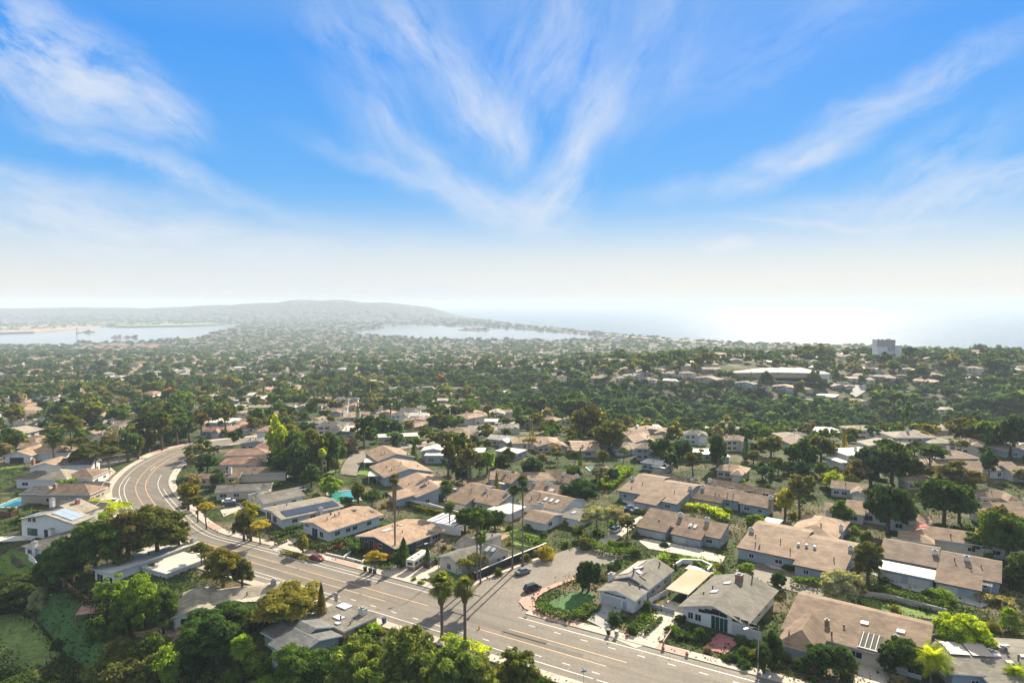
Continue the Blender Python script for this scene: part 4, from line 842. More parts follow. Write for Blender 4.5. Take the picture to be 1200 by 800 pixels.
for i in range(3): H.skylight(.22, .35+.12*i, 1.4, 1.0, SOLAR)
H.wing(-.5, .1, .1, .6, 2.6, .4, 'sx', WHITEW, RGREY, oh=.4); H.chimney(-.25, .3, 1.5, 1, 4.6); H.autowin(0, 2, 'E'); H.done()
H = House((251, 577), (325, 559), None, ang=12, D=9, label='long grey gabled roof house with a cream gable end across the curving road', anchor_='long grey roof house'); print('H18', H.W, H.D)
H.wing(0, 1, 0, 1, 2.9, 1.3, 'gx', CREAMW, RGREY, oh=.6); H.opening('W', 2, 1, 2.4, 1.3); H.autowin(0, 4, 'S'); H.vents(4); H.done()
H = House((226, 561), None, None, ang=10, W=34, D=9, label='long brown roof house with a white chimney behind the long grey one', anchor_='long brown roof house')
H.wing(0, .5, 0, .8, 2.8, 1, 'gx', CREAMW, RBROWN); H.wing(.36, 1, .3, 1.3, 3.2, 1.5, 'gx', CREAMW, RBROWN); H.chimney(.38, .3, 1.2, 1, 6); H.autowin(0, 3, 'S'); H.vents(3); H.done()
for k, (a, lab, an) in enumerate((((255, 545), 'red-brown tiled house nearest the dark round tree by the curve', 'near red-brown tiled house'), ((262, 534), 'second red-brown tiled house beyond the dark round tree by the curve', 'far red-brown tiled house'))):
    H = House(a, None, None, ang=6, W=16+3*k, D=11, label=lab, anchor_=an); H.wing(0, 1, 0, 1, 3, 1.8, 'hip', CREAMW, RPINK); H.autowin(0, 2, 'SW'); H.done()
# --- left side: white two-storey house
H = House((21.7, 609), (81.7, 617), None, h=5.0, ang=-14, D=15, label='white two-storey house with a dark and a pale solar array left of the curving road', anchor_='white two-storey house'); print('H22', H.W)
H.wing(0, 1, 0, .5, 5.0, 2.2, 'gy', WHITEW, RCREAM, oh=.5, trim=TRIMD); H.wing(0, .72, .48, 1, 5.2, 2.4, 'gy', WHITEW, RCREAM, oh=.5, trim=TRIMD); H.wing(.95, 1.4, .1, .6, 3, .8, 'sx-', TANW, RCREAM, oh=.4)
H.opening('S', 2.5, 4.6, 1.2, 1.3); H.opening('S', 4.2, 4.6, 1.2, 1.3); H.opening('S', 2.2, .6, 3.6, 2, m=mat('teal_glass'.replace('teal', 'green'), (.03, .08, .06), .1, .2, 1), frame=TRIMD); H.opening('S', 8.5, .2, 2.8, 2.4, frame=TRIMD)
H.solar(.05, .3, .55, .95, SOLAR, 3, 3); H.solar(.52, .9, .1, .42, mat('pale_solar_glass', (.3, .38, .47), .25, .1, 1), 3, 2); H.solar(.04, .2, .12, .4, MATS['pale_solar_glass'], 1, 2)
H.chimney(-.03, .8, 1.2, 1, 8); H.chimney(.45, .8, 1.1, 1, 8.4, BRICK); H.opening('E', 1, 4, 1, 1); H.done()
H = House((60, 594), None, None, h=4, ang=-10, W=14, D=9, label='dark solar tiled garage roof behind the white two-storey house', anchor_='dark tiled garage')
H.wing(0, 1, 0, 1, 3.6, 1.5, 'gx', TANW, RDARK); H.opening('E', 2, 0, 4, 2.2, 'garage_door', WHITEW); H.done()
H = House((18, 578), None, None, h=4, ang=0, W=26, D=13, label='tan hipped house with low grey wings in the middle of the left row', anchor_='hipped house of the left row')
H.wing(.3, 1, 0, .8, 3.4, 2.4, 'hip', TANW, RBROWN); H.wing(0, .45, .1, .6, 3.2, 2, 'hip', TANW, RCREAM); H.wing(.55, .95, .5, 1.2, 3.2, 2, 'gx', TANW, RDARK); H.chimney(.45, .25, 1, 1, 6.4, BRICK); H.autowin(0, 3, 'SE'); H.done()
H = House((16, 560), None, None, h=4, ang=3, W=27, D=14, label='long grey and tan hipped house with white end walls beside the curve driveway', anchor_='long hipped house by the curve')
H.wing(0, .5, 0, .7, 3.2, 2.2, 'hip', WHITEW, RDARK); H.wing(.3, .75, -.1, .8, 3.4, 2.6, 'hip', WHITEW, RCREAM); H.wing(.6, 1.05, .1, 1, 3.2, 2.2, 'hip', WHITEW, RBROWN); H.autowin(0, 2, 'SW'); H.autowin(2, 2, 'SE'); H.done()
H = House((32, 547), None, None, h=4, ang=5, W=24, D=12, label='white-walled gabled house with a brick chimney in the left row', anchor_='white-walled house of the left row')
H.wing(0, .55, 0, 1, 3.6, 1.8, 'gy', WHITEW, RTAN); H.wing(.45, 1, .1, .8, 3.8, 2.2, 'gx', WHITEW, RDARK); H.chimney(-.02, .4, 1, 1, 6, BRICK); H.autowin(0, 2, 'SW'); H.autowin(1, 2, 'SE'); H.done()
H = House((3, 534), None, None, h=3.4, ang=2, W=22, D=15, label='brown house with a dark double garage door ending the left row', anchor_='dark-garage house')
H.wing(0, .55, 0, .8, 3.2, 2, 'gy', WHITEW, RTAN); H.wing(.3, 1.1, .3, 1, 3.4, 2.4, 'hip', WHITEW, RBROWN); H.opening('S', 2, 0, 6, 2.5, 'garage_door', mat('charcoal_door', (.05, .05, .055), .6, .1, 1)); H.done()
H = House((25, 640), None, None, h=3, ang=-15, W=13, D=17, label='low grey hipped roof house with white chimneys below the white two-storey house', anchor_='low grey hipped house'); 
H.wing(0, 1, 0, 1, 2.9, 1.9, 'hip', WHITEW, RGREY, oh=.6); H.chimney(.0, .55, 1.2, 1.1, 5.0); H.chimney(.35, .02, 1.1, 1.1, 4.6); H.opening('S', 1, .8, 2, 1.3); H.opening('W', 2, .8, 2, 1.3); H.opening('W', 7, .8, 3, 1.3); H.done()
canopy('patio_roof', 'long pale flat patio roof left of the low grey hipped house', (-14, 635), (25, 631), None, 2.8, RWHITE, ang=8, D=4.5, posts=BRICK, cat='patio roof')
# --- white flat-roofed house and neighbours below the road
H = House((106, 668), (160, 682), (228, 675), h=3, ang=None, label='white flat-roofed house behind the bright green trees', anchor_='white flat-roofed house'); print('H27', H.W, H.D)
H.W = 17; H.D = 25
H.wing(0, .55, 0, 1, 3.2, .7, 'sx', WHITEW, RWHITE, oh=.7); H.wing(.5, 1.15, .3, .85, 2.9, 0, 'flat', WHITEW, RWHITE, oh=.5); H.wing(.5, .8, .8, 1.02, 3.1, 0, 'flat', WOOD, RBEIGE, oh=.3)
H.chimney(.45, .97, 1.6, 1.2, 4.8); H.opening('S', 1, .4, 2.4, 1.9); H.opening('S', 5, .4, 2.4, 1.9); H.pipe(.3, .5); H.skylight(.3, .7); H.done()
H = House((201, 722), None, None, h=3, ang=20, W=26, D=12, label='house with a pale brown cross-gabled roof below the main road', anchor_='pale brown cross-gabled house'); print('H28', H.W)
H.wing(0, .42, -.1, 1, 2.9, 1.6, 'gy', WHITEW, RCREAM, oh=.6); H.wing(.3, 1.0, .1, 1, 3.0, 1.5, 'gx', WHITEW, RCREAM, oh=.6); H.wing(-.1, .12, .0, .3, 2.4, 0, 'flat', WHITEW, RWHITE, oh=.2); H.chimney(.84, .55, 1.3, 1.1, None, GREYW, h=1.1); H.autowin(0, 2, 'SW', h=1.4); H.vents(2); H.done()
H = House((305, 741), (327, 773), None, h=3, ang=-38, D=19, label='house with a dark ribbed metal roof below the main road', anchor_='dark metal roof house'); print('H29', H.W, H.D)
RIB = roofmat('ribbed_metal', (.13, .135, .135)); H.W = 11.5
H.wing(0, .95, 0, .62, 2.9, 1.9, 'gx', BLUEW, RIB, oh=.6); H.wing(.15, 1.25, .55, 1.05, 3.0, .3, 'sx', TANW, RGREY, oh=.5, t=.3); H.wing(.5, 1.3, -.1, .5, 3.0, 1.3, 'gx', BLUEW, RIB, oh=.6)
mb = MB(); 
for i in range(1, 26): H.roofslab('', .02*H.W, .48*H.W, .012*H.D+i*.019*H.D*.6, .012*H.D+i*.019*H.D*.6+.06, PIPE, .06, .0, fr=False, mb=mb)
mb.build('roof_ribs', PIPE, H.e); H.chimney(.95, .95, 1.6, 1.3, None, WHITEW, h=1.2); H.skylight(.72, .72, 2.4, 1.6); H.skylight(.9, .62, 1.2, .9); H.pipe(.82, .7); H.pipe(1.0, .8, .6); H.pipe(1.1, .7, .5); H.skylight(.4, .95, 3.2, 2.2); H.done()
# --- centre cluster of pink-tan roofs
def simple(A, W, D, ang, kind, rm, wm, label, anc, h=3, rise=1.8, name='house', extra=None, vents=2, chim=None):
    H = House(A, None, None, h=h, ang=ang, W=W, D=D, label=label, anchor_=anc, name=name); H.wing(0, 1, 0, 1, h, rise, kind, wm, rm)
    if extra: extra(H)
    if chim: H.chimney(chim[0], chim[1], 1.1, .9, None, WHITEW, h=1)
    H.vents(vents); H.autowin(0, 2, 'SEW'); return H.done()
H = House((487.5, 583), (521, 566), None, h=3.3, ang=28, D=24, label='long tan roofed townhouse whose pale gable end faces the palms', anchor_='townhouse with pale gable end', name='townhouse'); print('H30', H.W)
H.W = 18
H.wing(0, 1, 0, 1, 3.2, 2.4, 'gy', BLUEW, RTAN); H.wing(-.35, .1, .1, .5, 2.6, 1, 'sx', BLUEW, RTAN); H.wing(1, 1.3, -.1, .2, 2.3, .4, 'sx', CREAMW, RTAN); H.opening('S', 8, .3, 2.2, 3, m=MATS['teal_glass'], frame=TRIMD); H.opening('S', 12, .8, 1.6, 1.3); H.opening('S', 3, .8, 1.6, 1.3); H.skylight(.3, .3, 2, 2, SOLAR); H.chimney(.9, .9, 1, 1); H.vents(4); H.done()
simple((450, 560), 20, 20, 28, 'gy', RTAN, BLUEW, 'middle tan roof of the three stepped townhouses beside the valley street', 'middle stepped townhouse', h=3.4, rise=2.4, name='townhouse', vents=5)
simple((442, 541), 17, 20, 28, 'gy', RTAN, BLUEW, 'farthest tan roof of the three stepped townhouses beside the valley street', 'farthest stepped townhouse', h=3.4, rise=2.4, name='townhouse', vents=4)
canopy('carport', 'nearer flat white carport beside the valley street', (431, 558), (452, 560), None, 2.7, RWHITE, ang=8, D=8)
canopy('carport', 'farther flat white carport beside the valley street', (426, 542), (445, 543), None, 2.7, RWHITE, ang=8, D=8)
townhouse((530, 580), (590, 590), (540, 563.5), 'brown roof townhouse with a white chimney behind the middle palms', 'townhouse behind the palms', .5, vents=3, chim=((.5, .5), (.9, .6)), gar=((.0, .5, -.4, 0, 's', RBROWN, False),))
simple((573, 562), 26, 12, -4, 'gx', RTAN, CREAMW, 'tan roof house right of the tall eucalyptus pair', 'house right of the eucalyptus', rise=1.6)
H = House((490, 534), None, None, h=3.4, ang=-2, W=26, D=16, label='blue-grey modern house with stepped white flat roofs beyond the dark conifer', anchor_='blue-grey modern house')
H.wing(.1, .95, 0, .6, 3.4, 0, 'flat', BLUEW, RWHITE, oh=.4); H.wing(0, .45, .4, 1, 3.9, 1.2, 'gy', BLUEW, RWHITE, oh=.4); H.wing(.5, 1.1, .5, 1.1, 3.2, 0, 'flat', BLUEW, RWHITE, oh=.4); H.autowin(0, 4, 'S'); H.chimney(.6, .4); H.done()
simple((440, 513), 22, 9, 12, 'flat', RWHITE, CREAMW, 'long flat white roof at the end of the valley street', 'flat white roof', h=3.2, rise=0)
simple((600, 520), 24, 13, 5, 'hip', RTAN, CREAMW, 'wide tan hipped roof left of the round dark tree', 'wide tan hipped roof')
# far landmarks
H = House((858, 436), None, None, h=3.5, ang=-3, W=100, D=66, label='very long low building with a flat cream roof on the far ridge', anchor_='long cream flat roof', name='school'); H.e['category'] = 'building'
H.wing(0, 1, 0, 1, 2.6, .8, 'gy', TANW, mat('cream_roofing', (.33, .265, .19), .8, .1, .02), oh=1); H.wing(.9, 1.05, -.06, .3, 2.4, .4, 'sx', WHITEW, RWHITE, oh=.6); H.autowin(0, 9, 'S', 1.3, 1); H.done()
P = at(1040, 419); e_ = empty('hotel', P, R(-6)); e_.location.z = P[2]+8; tag(e_, 'grey stepped hotel tower standing alone at the shore', 'building'); anchor('shore hotel', P)
ds = math.hypot(P[0], P[1])/800*.74
mb = MB(); mb.box(-15*ds, 10*ds, 0, 14*ds, -15, 17*ds); mb.box(10*ds, 18.5*ds, 0, 14*ds, -15, 9.5*ds); mb.box(-15*ds, -2*ds, -4*ds, 0, -15, 6*ds); hw_ = mat('hotel_wall', (.75, .71, .64), .8, .06, .05); mb.build('wall', hw_, e_)
mb = MB()
for x in (-11, -6, -1, 1.5, 4): mb.box((x-.9)*ds, (x+1.2)*ds, 3*ds, 7*ds, 17*ds, (18.5 if x != -1 else 18)*ds)
mb.build('roof_plant', hw_, e_)
mb = MB()
for fl in range(11):
    for i in range(15): mb.box((-14.3+1.62*i)*ds, (-13.3+1.62*i)*ds, -.35, -.02, (1.0+1.45*fl)*ds, (1.9+1.45*fl)*ds)
mb.build('window_bands', mat('dim_glass', (.16, .17, .19), .3, .1, 1), e_)
P = at(723, 402); e_ = empty('tower_block', P, 0); tag(e_, 'hazy grey block rising from the low coastal strip beside the bay', 'building'); ds = P[1]/800; e_.location.z = -112
mb = MB(); mb.box(-6*ds, 5*ds, 0, 6*ds, 0, 8*ds); mb.box(-1*ds, 5*ds, 0, 6*ds, 8*ds, 11*ds); mb.box(-9*ds, -6*ds, 0, 6*ds, 0, 5*ds); mb.build('wall', hw_, e_)
P = on_z(90, 391, -110); e_ = empty('lattice_mast', P, 0); tag(e_, 'thin mast standing on a small platform in the lagoon', 'mast'); ds = P[1]/800; e_.location.z = -112
mb = MB(); mb.box(-.35*ds, .35*ds, 0, .5*ds, 0, 8*ds); mb.box(-2*ds, 2.5*ds, -1, 1*ds, 1, 1.2*ds); mb.build('mast_pole', mat('grey_timber', (.12, .12, .12)), e_)
# large hillside houses on the far ridge
def ridge_house(a, W, D, ang, rm, wm, label, anc, kind='hip', two=True):
    H = House(a, None, None, h=5 if two else 3.2, ang=ang, W=W, D=D, label=label, anchor_=anc); h_ = 5 if two else 3.2
    H.wing(.2, .8, .2, 1, h_, 2, kind, wm, rm); H.wing(0, .4, 0, .6, 3, 1.5, kind, wm, rm); H.wing(.6, 1, -.1, .6, 3.4, 1.5, kind, wm, rm); H.autowin(0, 4, 'S', 1.6, .8)
    if two: H.autowin(0, 4, 'S', 1.3, 3.2)
    H.autowin(1, 2, 'S', 1.3); H.autowin(2, 2, 'S', 1.3); H.chimney(.5, .6); return H.done()
ridge_house((724, 441), 36, 20, -4, RCREAM, WHITEW, 'big white house with a pale roof on the canyon rim under two round trees', 'big white rim house')
ridge_house((752, 446), 22, 14, -8, RTAN, WHITEW, 'white house just right of the big white rim house', 'second white rim house')
ridge_house((620, 455), 11, 9, 0, RWHITE, WHITEW, 'small white cube house alone on the green slope left of the rim', 'small white slope house', 'flat')
ridge_house((638, 452), 10, 9, 0, RCREAM, WHITEW, 'small cream house beside the small white slope house', 'small cream slope house', 'hip')
ridge_house((985, 537), 30, 18, 10, RWHITE, WHITEW, 'white modern house with flat roofs half hidden behind the canyon trees', 'white modern house', 'flat')
ridge_house((1037, 515), 34, 18, 0, RCREAM, CREAMW, 'big cream house above the white modern house', 'big cream house')
ridge_house((1085, 540), 32, 18, 0, RBROWN, TANW, 'tan house with a brown roof at the foot of the pale hillside street', 'tan house below the pale street')
ridge_house((1070, 486), 30, 16, -3, RCREAM, TANW, 'tan house above the upper end of the pale hillside street', 'house above pale street')
ridge_house((1112, 553), 38, 18, -4, RBROWN, WHITEW, 'long white-walled house with a dark brown roof near the right edge', 'white-walled house at the right edge', 'gx', False)
ridge_house((1150, 605), 34, 16, -10, RTAN, CREAMW, 'tan low house right of the big dark cone tree', 'tan house by the cone tree', 'gx', False)
ridge_house((965, 597), 30, 14, -30, RTAN, WHITEW, 'tan roof house with a white garage left of the tall dark tree', 'tan house by the tall dark tree', 'gx', False)
ridge_house((22, 470), 20, 12, 0, RWHITE, mat('sky_blue_wall', (.3, .45, .55), .8, .05, 1), 'pale blue flat-roofed block standing in the valley on the left', 'pale blue block', 'flat', False)
# ------------------------------------------------------------------ walls, fences, pools
def wall_line(name, label, cat, pts, h, th, m, cap=None, z0=-.6, posts=False):
    P = [at(*p) if len(p) == 2 else np.array(p) for p in pts]; e_ = empty(name, P[0]); tag(e_, label, cat); mb = MB(); mc = MB(); o = P[0]
    for i in range(len(P)-1):
        a, b = P[i]-o, P[i+1]-o; d = (b-a)[:2]; L_ = np.linalg.norm(d); d /= L_; n = np.array([-d[1], d[0]])*th/2
        q = [(a[0]-n[0], a[1]-n[1], a[2]), (b[0]-n[0], b[1]-n[1], b[2]), (b[0]+n[0], b[1]+n[1], b[2]), (a[0]+n[0], a[1]+n[1], a[2])]
        mb.prism(q, z0, h)
        if cap: 
            n2 = n*1.5; q = [(a[0]-n2[0], a[1]-n2[1], a[2]), (b[0]-n2[0], b[1]-n2[1], b[2]), (b[0]+n2[0], b[1]+n2[1], b[2]), (a[0]+n2[0], a[1]+n2[1], a[2])]; mc.prism(q, h, h+.1)
        if posts:
            k = max(1, int(L_/2.5))
            for j in range(k+1):
                c = a+(b-a)*j/k; p = MB(); p.box(c[0]-.08, c[0]+.08, c[1]-.08, c[1]+.08, c[2]+z0, c[2]+h+.15); p.build('post', m, e_)
    mb.build('panel', m, e_)
    if cap: mc.build('coping', cap, e_)
    return e_
wall_line('garden_wall', 'black rendered wall with a pale coping along the side street', 'wall', [(556, 680), (572, 672.5), (601, 660), (631, 648), (640, 644)], 2.0, .25, FENCEB, TRIMW)
wall_line('garden_wall', 'long white garden wall on the bank behind the long tan roof house', 'wall', [(470, 582), (482, 592), (503, 596), (530, 604), (556, 612)], 2.0, .3, WHITEW)
wall_line('garden_wall', 'low white patio wall round the walled yard behind the carport', 'wall', [(789, 667), (800, 660), (822, 661), (834, 667), (829, 672)], 1.2, .25, WHITEW, TRIMW)
wall_line('fence', 'grey picket fence with posts between the grey corner house and the carport drive', 'fence', [(761, 712), (775, 716), (790, 720)], 1.2, .08, GREYW, posts=True)
wall_line('fence', 'white fence along the side of the grey corner house', 'fence', [(761, 707), (786, 694)], 1.3, .08, WHITEW, posts=True)
wall_line('garden_wall', 'low red wall at the edge of the concrete drive beside the white gabled house', 'wall', [(777, 756), (787, 741), (790, 737)], .9, .2, CONCP)
wall_line('garden_wall', 'low white planter wall in front of the house with the red door', 'wall', [(382, 650), (402, 655), (411, 648)], .7, .3, WHITEW)
wall_line('garden_wall', 'second low white planter wall nearer the young yellow street tree', 'wall', [(406, 655), (424, 660), (430, 655)], .7, .3, WHITEW)
wall_line('garden_wall', 'grey stone wall behind the bright lawn of the hipped-wing house', 'wall', [(1000, 697), (1040, 702), (1075, 711), (1110, 720)], 1.3, .3, GRAYROCK)
wall_line('fence', 'brown timber fence running down the slope to the red deck', 'fence', [(70, 681), (86, 694), (104, 706)], 1.3, .1, WOOD, posts=True)
wall_line('fence', 'timber rail around the terrace under the grey cross-gabled house', 'fence', [(154, 738), (160, 746), (186, 742)], 1.2, .1, mat('pale_timber', (.45, .28, .12), .8, .2, 1.5), posts=True)
wall_line('garden_wall', 'white wall stepping down beside the low grey hipped house', 'wall', [(34, 655), (40, 660), (45, 668)], 1.6, .25, WHITEW)
wall_line('fence', 'dark timber fence across the terrace behind the left lawn', 'fence', [(-5, 604), (12, 606), (22, 603)], 1.8, .12, mat('rust_timber', (.16, .08, .05), .8, .2, 1), posts=True)
# red timber deck on the slope
P = at(110, 718); e_ = empty('deck', (P[0], P[1], P[2]), R(18)); tag(e_, 'red timber deck with rails on the slope below the white flat-roofed house', 'deck')
mb = MB()
for i in range(14): mb.box(-3.2+i*.46, -3.2+i*.46+.42, -3, 3, 1.2, 1.28)
mb.build('deck_boards', CONCP, e_); mb = MB()
for x in (-3.1, 0, 3.1):
    for y in (-2.9, 2.9): p = MB(); post(p, x, y, -2.5, 2.2, .07); p.build('post', WOOD, e_)
mb.box(-3.2, 3.2, -3, -2.92, 2.1, 2.2); mb.box(-3.2, 3.2, 2.92, 3, 2.1, 2.2); mb.box(3.13, 3.2, -2.9, 2.9, 2.1, 2.2); mb.box(-3.2, -3.13, -2.9, 2.9, 2.1, 2.2); mb.build('rail', WOOD, e_)
S('pavement', [(97, 690), (112, 690), (122, 700), (108, 706)], .2, CONCP, hold=False)
def pool(label, A, W, D, ang, water=POOLW, z=.35):
    a = at(*A); e_ = empty('swimming_pool', a, R(ang)); e_.location.z = a[2]; tag(e_, label, 'swimming pool')
    mb = MB(); r = .6
    mb.box(-r, W+r, -r, 0, -.6, z); mb.box(-r, W+r, D, D+r, -.6, z); mb.box(-r, 0, 0, D, -.6, z); mb.box(W, W+r, 0, D, -.6, z); mb.build('pool_edge', CONC, e_)
    mb = MB(); mb.box(0, W, 0, D, -.5, z-.12); mb.build('water', water, e_); c = (a[0]+W/2*math.cos(R(ang)), a[1]+D/2); OCC.append((c[0], c[1], math.cos(R(ang)), math.sin(R(ang)), W/2+1, D/2+1)); anchor(label.split(' beside')[0][:30], a)
pool('turquoise pool beside the house with the dark solar band', (388, 590), 10, 14, 20)
pool('turquoise pool beside the white two-storey house on the left edge', (-6, 595), 7, 11, 0)
pool('dark covered pool inside the low white patio wall', (806, 667), 6, 5, -36, mat('pool_cover', (.03, .08, .08), .4, .1, 1))
pool('small turquoise pool among trees behind the palms', (692, 552), 8, 6, 10, mat('deep_pool', (.02, .2, .17), .1, .1, 1))
# striped pool covers / solar sheets behind the corner house
P = at(499, 620); e_ = empty('striped_canopy', P, R(-30)); tag(e_, 'blue and white striped canopies on the roof terrace behind the house with the red door', 'canopy'); mb = MB()
for i in range(7): mb.box(i*1.9, i*1.9+1.1, 0, 9, 2.6+.08*(i % 2), 2.8+.08*(i % 2))
mb.build('white_stripes', WHITEW, e_); mb = MB()
for i in range(6): mb.box(i*1.9+1.12, i*1.9+1.88, .1, 8.9, 2.55, 2.62)
mb.build('blue_stripes', mat('blue_canvas', (.2, .27, .42), .7, .1, 1), e_); mb = MB(); mb.box(0, 13, 0, .2, -1, 2.55); mb.box(0, .2, .2, 9, -1, 2.55); mb.build('screen_wall', WHITEW, e_)
OCC.append((P[0]+5, P[1]+2, .86, -.5, 8, 6))

# ------------------------------------------------------------------ vehicles
def car(kind, paint, label, px, py, head, group=None):
    """kind: sedan / suv / van. head: direction of travel in degrees"""
    P = at(px, py); zt = .13; e_ = empty('parked_car', (P[0], P[1], P[2]+zt), R(head)); tag(e_, label, 'car', group or 'parked cars')
    L_, Wd, Hh = dict(sedan=(4.6, 1.8, 1.45), suv=(4.7, 1.9, 1.75), van=(5.0, 1.95, 1.95))[kind]
    hl = L_/2; w = Wd/2; bh = .95 if kind == 'sedan' else 1.08
    prof = [(-hl, .45, .55, .8), (-hl+.08, .35, bh-.08, .93), (-hl+.5, .3, bh, 1.0), (-.4, .28, bh+.02, 1.0), (hl-1.3, .28, bh, 1.0), (hl-.5, .3, bh-.12, .97), (hl-.08, .36, bh-.3, .88), (hl, .45, bh-.42, .78)]
    mb = MB(); vs = []; 
    for x, z0, z1, k in prof: vs += [(x, -w*k, z0), (x, -w*k*1.0, (z0+z1)/2+.05), (x, -w*k*.93, z1), (x, w*k*.93, z1), (x, w*k, (z0+z1)/2+.05), (x, w*k, z0)]
    fs = [tuple(range(6)), tuple(range(len(vs)-6, len(vs)))[::-1]]
    for i in range(len(prof)-1):
        for k in range(6): a = i*6+k; b = i*6+(k+1) % 6; fs.append((a, a+6, b+6, b))
    mb.add(vs, fs); mb.build('body', PAINT[paint], e_, smooth=False)
    cab = dict(sedan=(-hl+.75, -hl+1.45, .55, 1.35), suv=(-hl+.25, -hl+.6, .75, 1.45), van=(-hl+.15, -hl+.35, 1.2, 1.8))[kind]
    a, b, c, d = cab; g = MB(); z0, z1 = bh-.02, Hh-.06
    g.add([(a, -w*.9, z0), (d, -w*.9, z0), (d, w*.9, z0), (a, w*.9, z0), (b, -w*.72, z1), (c, -w*.72, z1), (c, w*.72, z1), (b, w*.72, z1)], [(0, 3, 2, 1), (4, 5, 6, 7), (0, 1, 5, 4), (1, 2, 6, 5), (2, 3, 7, 6), (3, 0, 4, 7)]); g.build('windows', GLASS, e_)
    r = MB(); r.add([(b-.08, -w*.74, z1), (c+.08, -w*.74, z1), (c+.08, w*.74, z1), (b-.08, w*.74, z1), (b+.05, -w*.66, Hh), (c-.1, -w*.66, Hh), (c-.1, w*.66, Hh), (b+.05, w*.66, Hh)], [(0, 3, 2, 1), (4, 5, 6, 7), (0, 1, 5, 4), (1, 2, 6, 5), (2, 3, 7, 6), (3, 0, 4, 7)])
    for sy in (-1, 1): r.tube([((a+b)/2+.0, sy*w*.81, (z0+z1)/2), (b, sy*w*.74, z1)], [.05, .05], 4); r.tube([((b+c)/2, sy*w*.9, z0), ((b+c)/2, sy*w*.74, z1)], [.05, .05], 4)
    r.build('roof', PAINT[paint], e_)
    for x in (-hl+.85, hl-.85):
        for sy in (-1, 1):
            t_ = MB(); t_.wheel((x, sy*(w-.1), .33), .33, .24); ty = t_.build('wheel', RUBBER, e_); t_ = MB(); t_.wheel((x, sy*(w+.025), .33), .2, .03, 10); t_.build('rim', CHROME, ty)
    for sy in (-1, 1):
        m_ = MB(); m_.box(hl-.14, hl-.02, sy*w*.6-.18, sy*w*.6+.18, .58, .72); m_.build('headlight', LAMPG, e_)
        m_ = MB(); m_.box(-hl-.01, -hl+.1, sy*w*.62-.16, sy*w*.62+.16, .62, .8); m_.build('tail_light', REDG, e_)
        m_ = MB(); m_.box(d-.35, d-.15, sy*(w*.95)-.09, sy*(w*.95)+.09, bh+.0, bh+.16); m_.build('mirror', PAINT[paint], e_)
    return e_
RA = math.degrees(math.atan2(e[1], e[0]))
car('sedan', 'red', 'red sedan parked at the kerb in front of the tan-roofed houses', 371, 656, RA)
car('sedan', 'grey', 'dark grey sedan parked against the black wall in the side street', 613, 672, 40)
car('suv', 'black', 'black hatchback parked at the brick corner of the side street', 624, 692, 36)
car('suv', 'black', 'black car parked beside the motorhome on the drive', 505, 663, 62)
car('sedan', 'white', 'white car on the drive of the grey roof house across the curve', 268, 589, 20)
car('suv', 'black', 'black car in front of the white car on the far drive', 272, 593.5, 20)
car('sedan', 'silver', 'silver car half hidden by the dark tree on the inside of the curve', 231, 558, 10)
car('suv', 'white', 'white car parked at the kerb where the road bends away', 221, 542, 62)
car('suv', 'black', 'black car at the kerb between the yellow street trees', 216, 594, -65)
car('sedan', 'silver', 'silver sedan on the yellow lawn drive in the left row', 103, 583, 8)
car('suv', 'black', 'black car among shrubs on the second drive of the left row', 103, 570, 6)
car('sedan', 'grey', 'dark car under the wide olive tree at the first drive of the left row', 107, 553, 0)
car('sedan', 'white', 'small white car at the left kerb just above the big dark trees', 134, 589, -80)
car('sedan', 'white', 'white car parked in the shade beside the dark metal roof house', 372, 727, -30)
car('sedan', 'blue', 'blue-grey car on the left in the townhouse court', 738, 597, 18)
car('sedan', 'grey', 'grey car on the right in the townhouse court', 746, 600, 18)
car('suv', 'silver', 'silver car half hidden at the edge of the white lane', 722, 623, 50)
car('sedan', 'black', 'dark car parked on the valley street beyond the carports', 465, 524, 10)
car('sedan', 'grey', 'grey car behind the dark one on the valley street', 474, 522.5, 10)
car('sedan', 'white', 'white car on the pale hillside street', 1108, 499, -50)
car('sedan', 'white', 'white car in the yard of the house with the dark solar band', 352, 575, 0)
# motorhome
P = at(491, 662.5); e_ = empty('motorhome', (P[0], P[1], P[2]+.17), R(66)); tag(e_, 'beige and white motorhome parked on the drive', 'motorhome'); anchor('motorhome', P)
mb = MB(); sec = [(-1.2, .45), (1.2, .45), (1.25, .6), (1.25, 2.7), (1.1, 3.0), (-1.1, 3.0), (-1.25, 2.7), (-1.25, .6)]
mb.extr(sec, 'x', -4.4, 3.3); sec2 = [(a_*.96, z_ if z_ < 2 else z_-.35) for a_, z_ in sec]
n0 = len(mb.v); mb.add([(3.3, a_, z_) for a_, z_ in sec]+[(4.3, a_*.92, min(z_, 1.9) if z_ > 1 else z_) for a_, z_ in sec], [tuple(range(8, 16))]+[(i, 8+i, 8+(i+1) % 8, (i+1) % 8) for i in range(8)]); mb.build('body', mat('motorhome_cream', (.66, .6, .5), .5, .04, 1), e_)
mb = MB(); 
for sy in (-1, 1): mb.box(-4.3, 3.3, sy*1.262-.008, sy*1.262+.008, .5, 1.15)
mb.box(-4.42, -4.402, -1.15, 1.15, .5, 1.15); mb.build('stripe', mat('brown_stripe', (.2, .15, .1), .5, .1, 1), e_)
for x, w_ in ((-3.2, 1.4), (-1.2, 1.2), (.8, 1.6), (2.5, .9)):
    for sy in (-1, 1): m_ = MB(); m_.box(x-w_/2, x+w_/2, sy*1.27-.015, sy*1.27+.015, 1.5, 2.2); m_.build('window', GLASS, e_)
m_ = MB(); m_.box(-4.43, -4.405, -.8, .8, 1.5, 2.3); m_.build('rear_window', GLASS, e_)
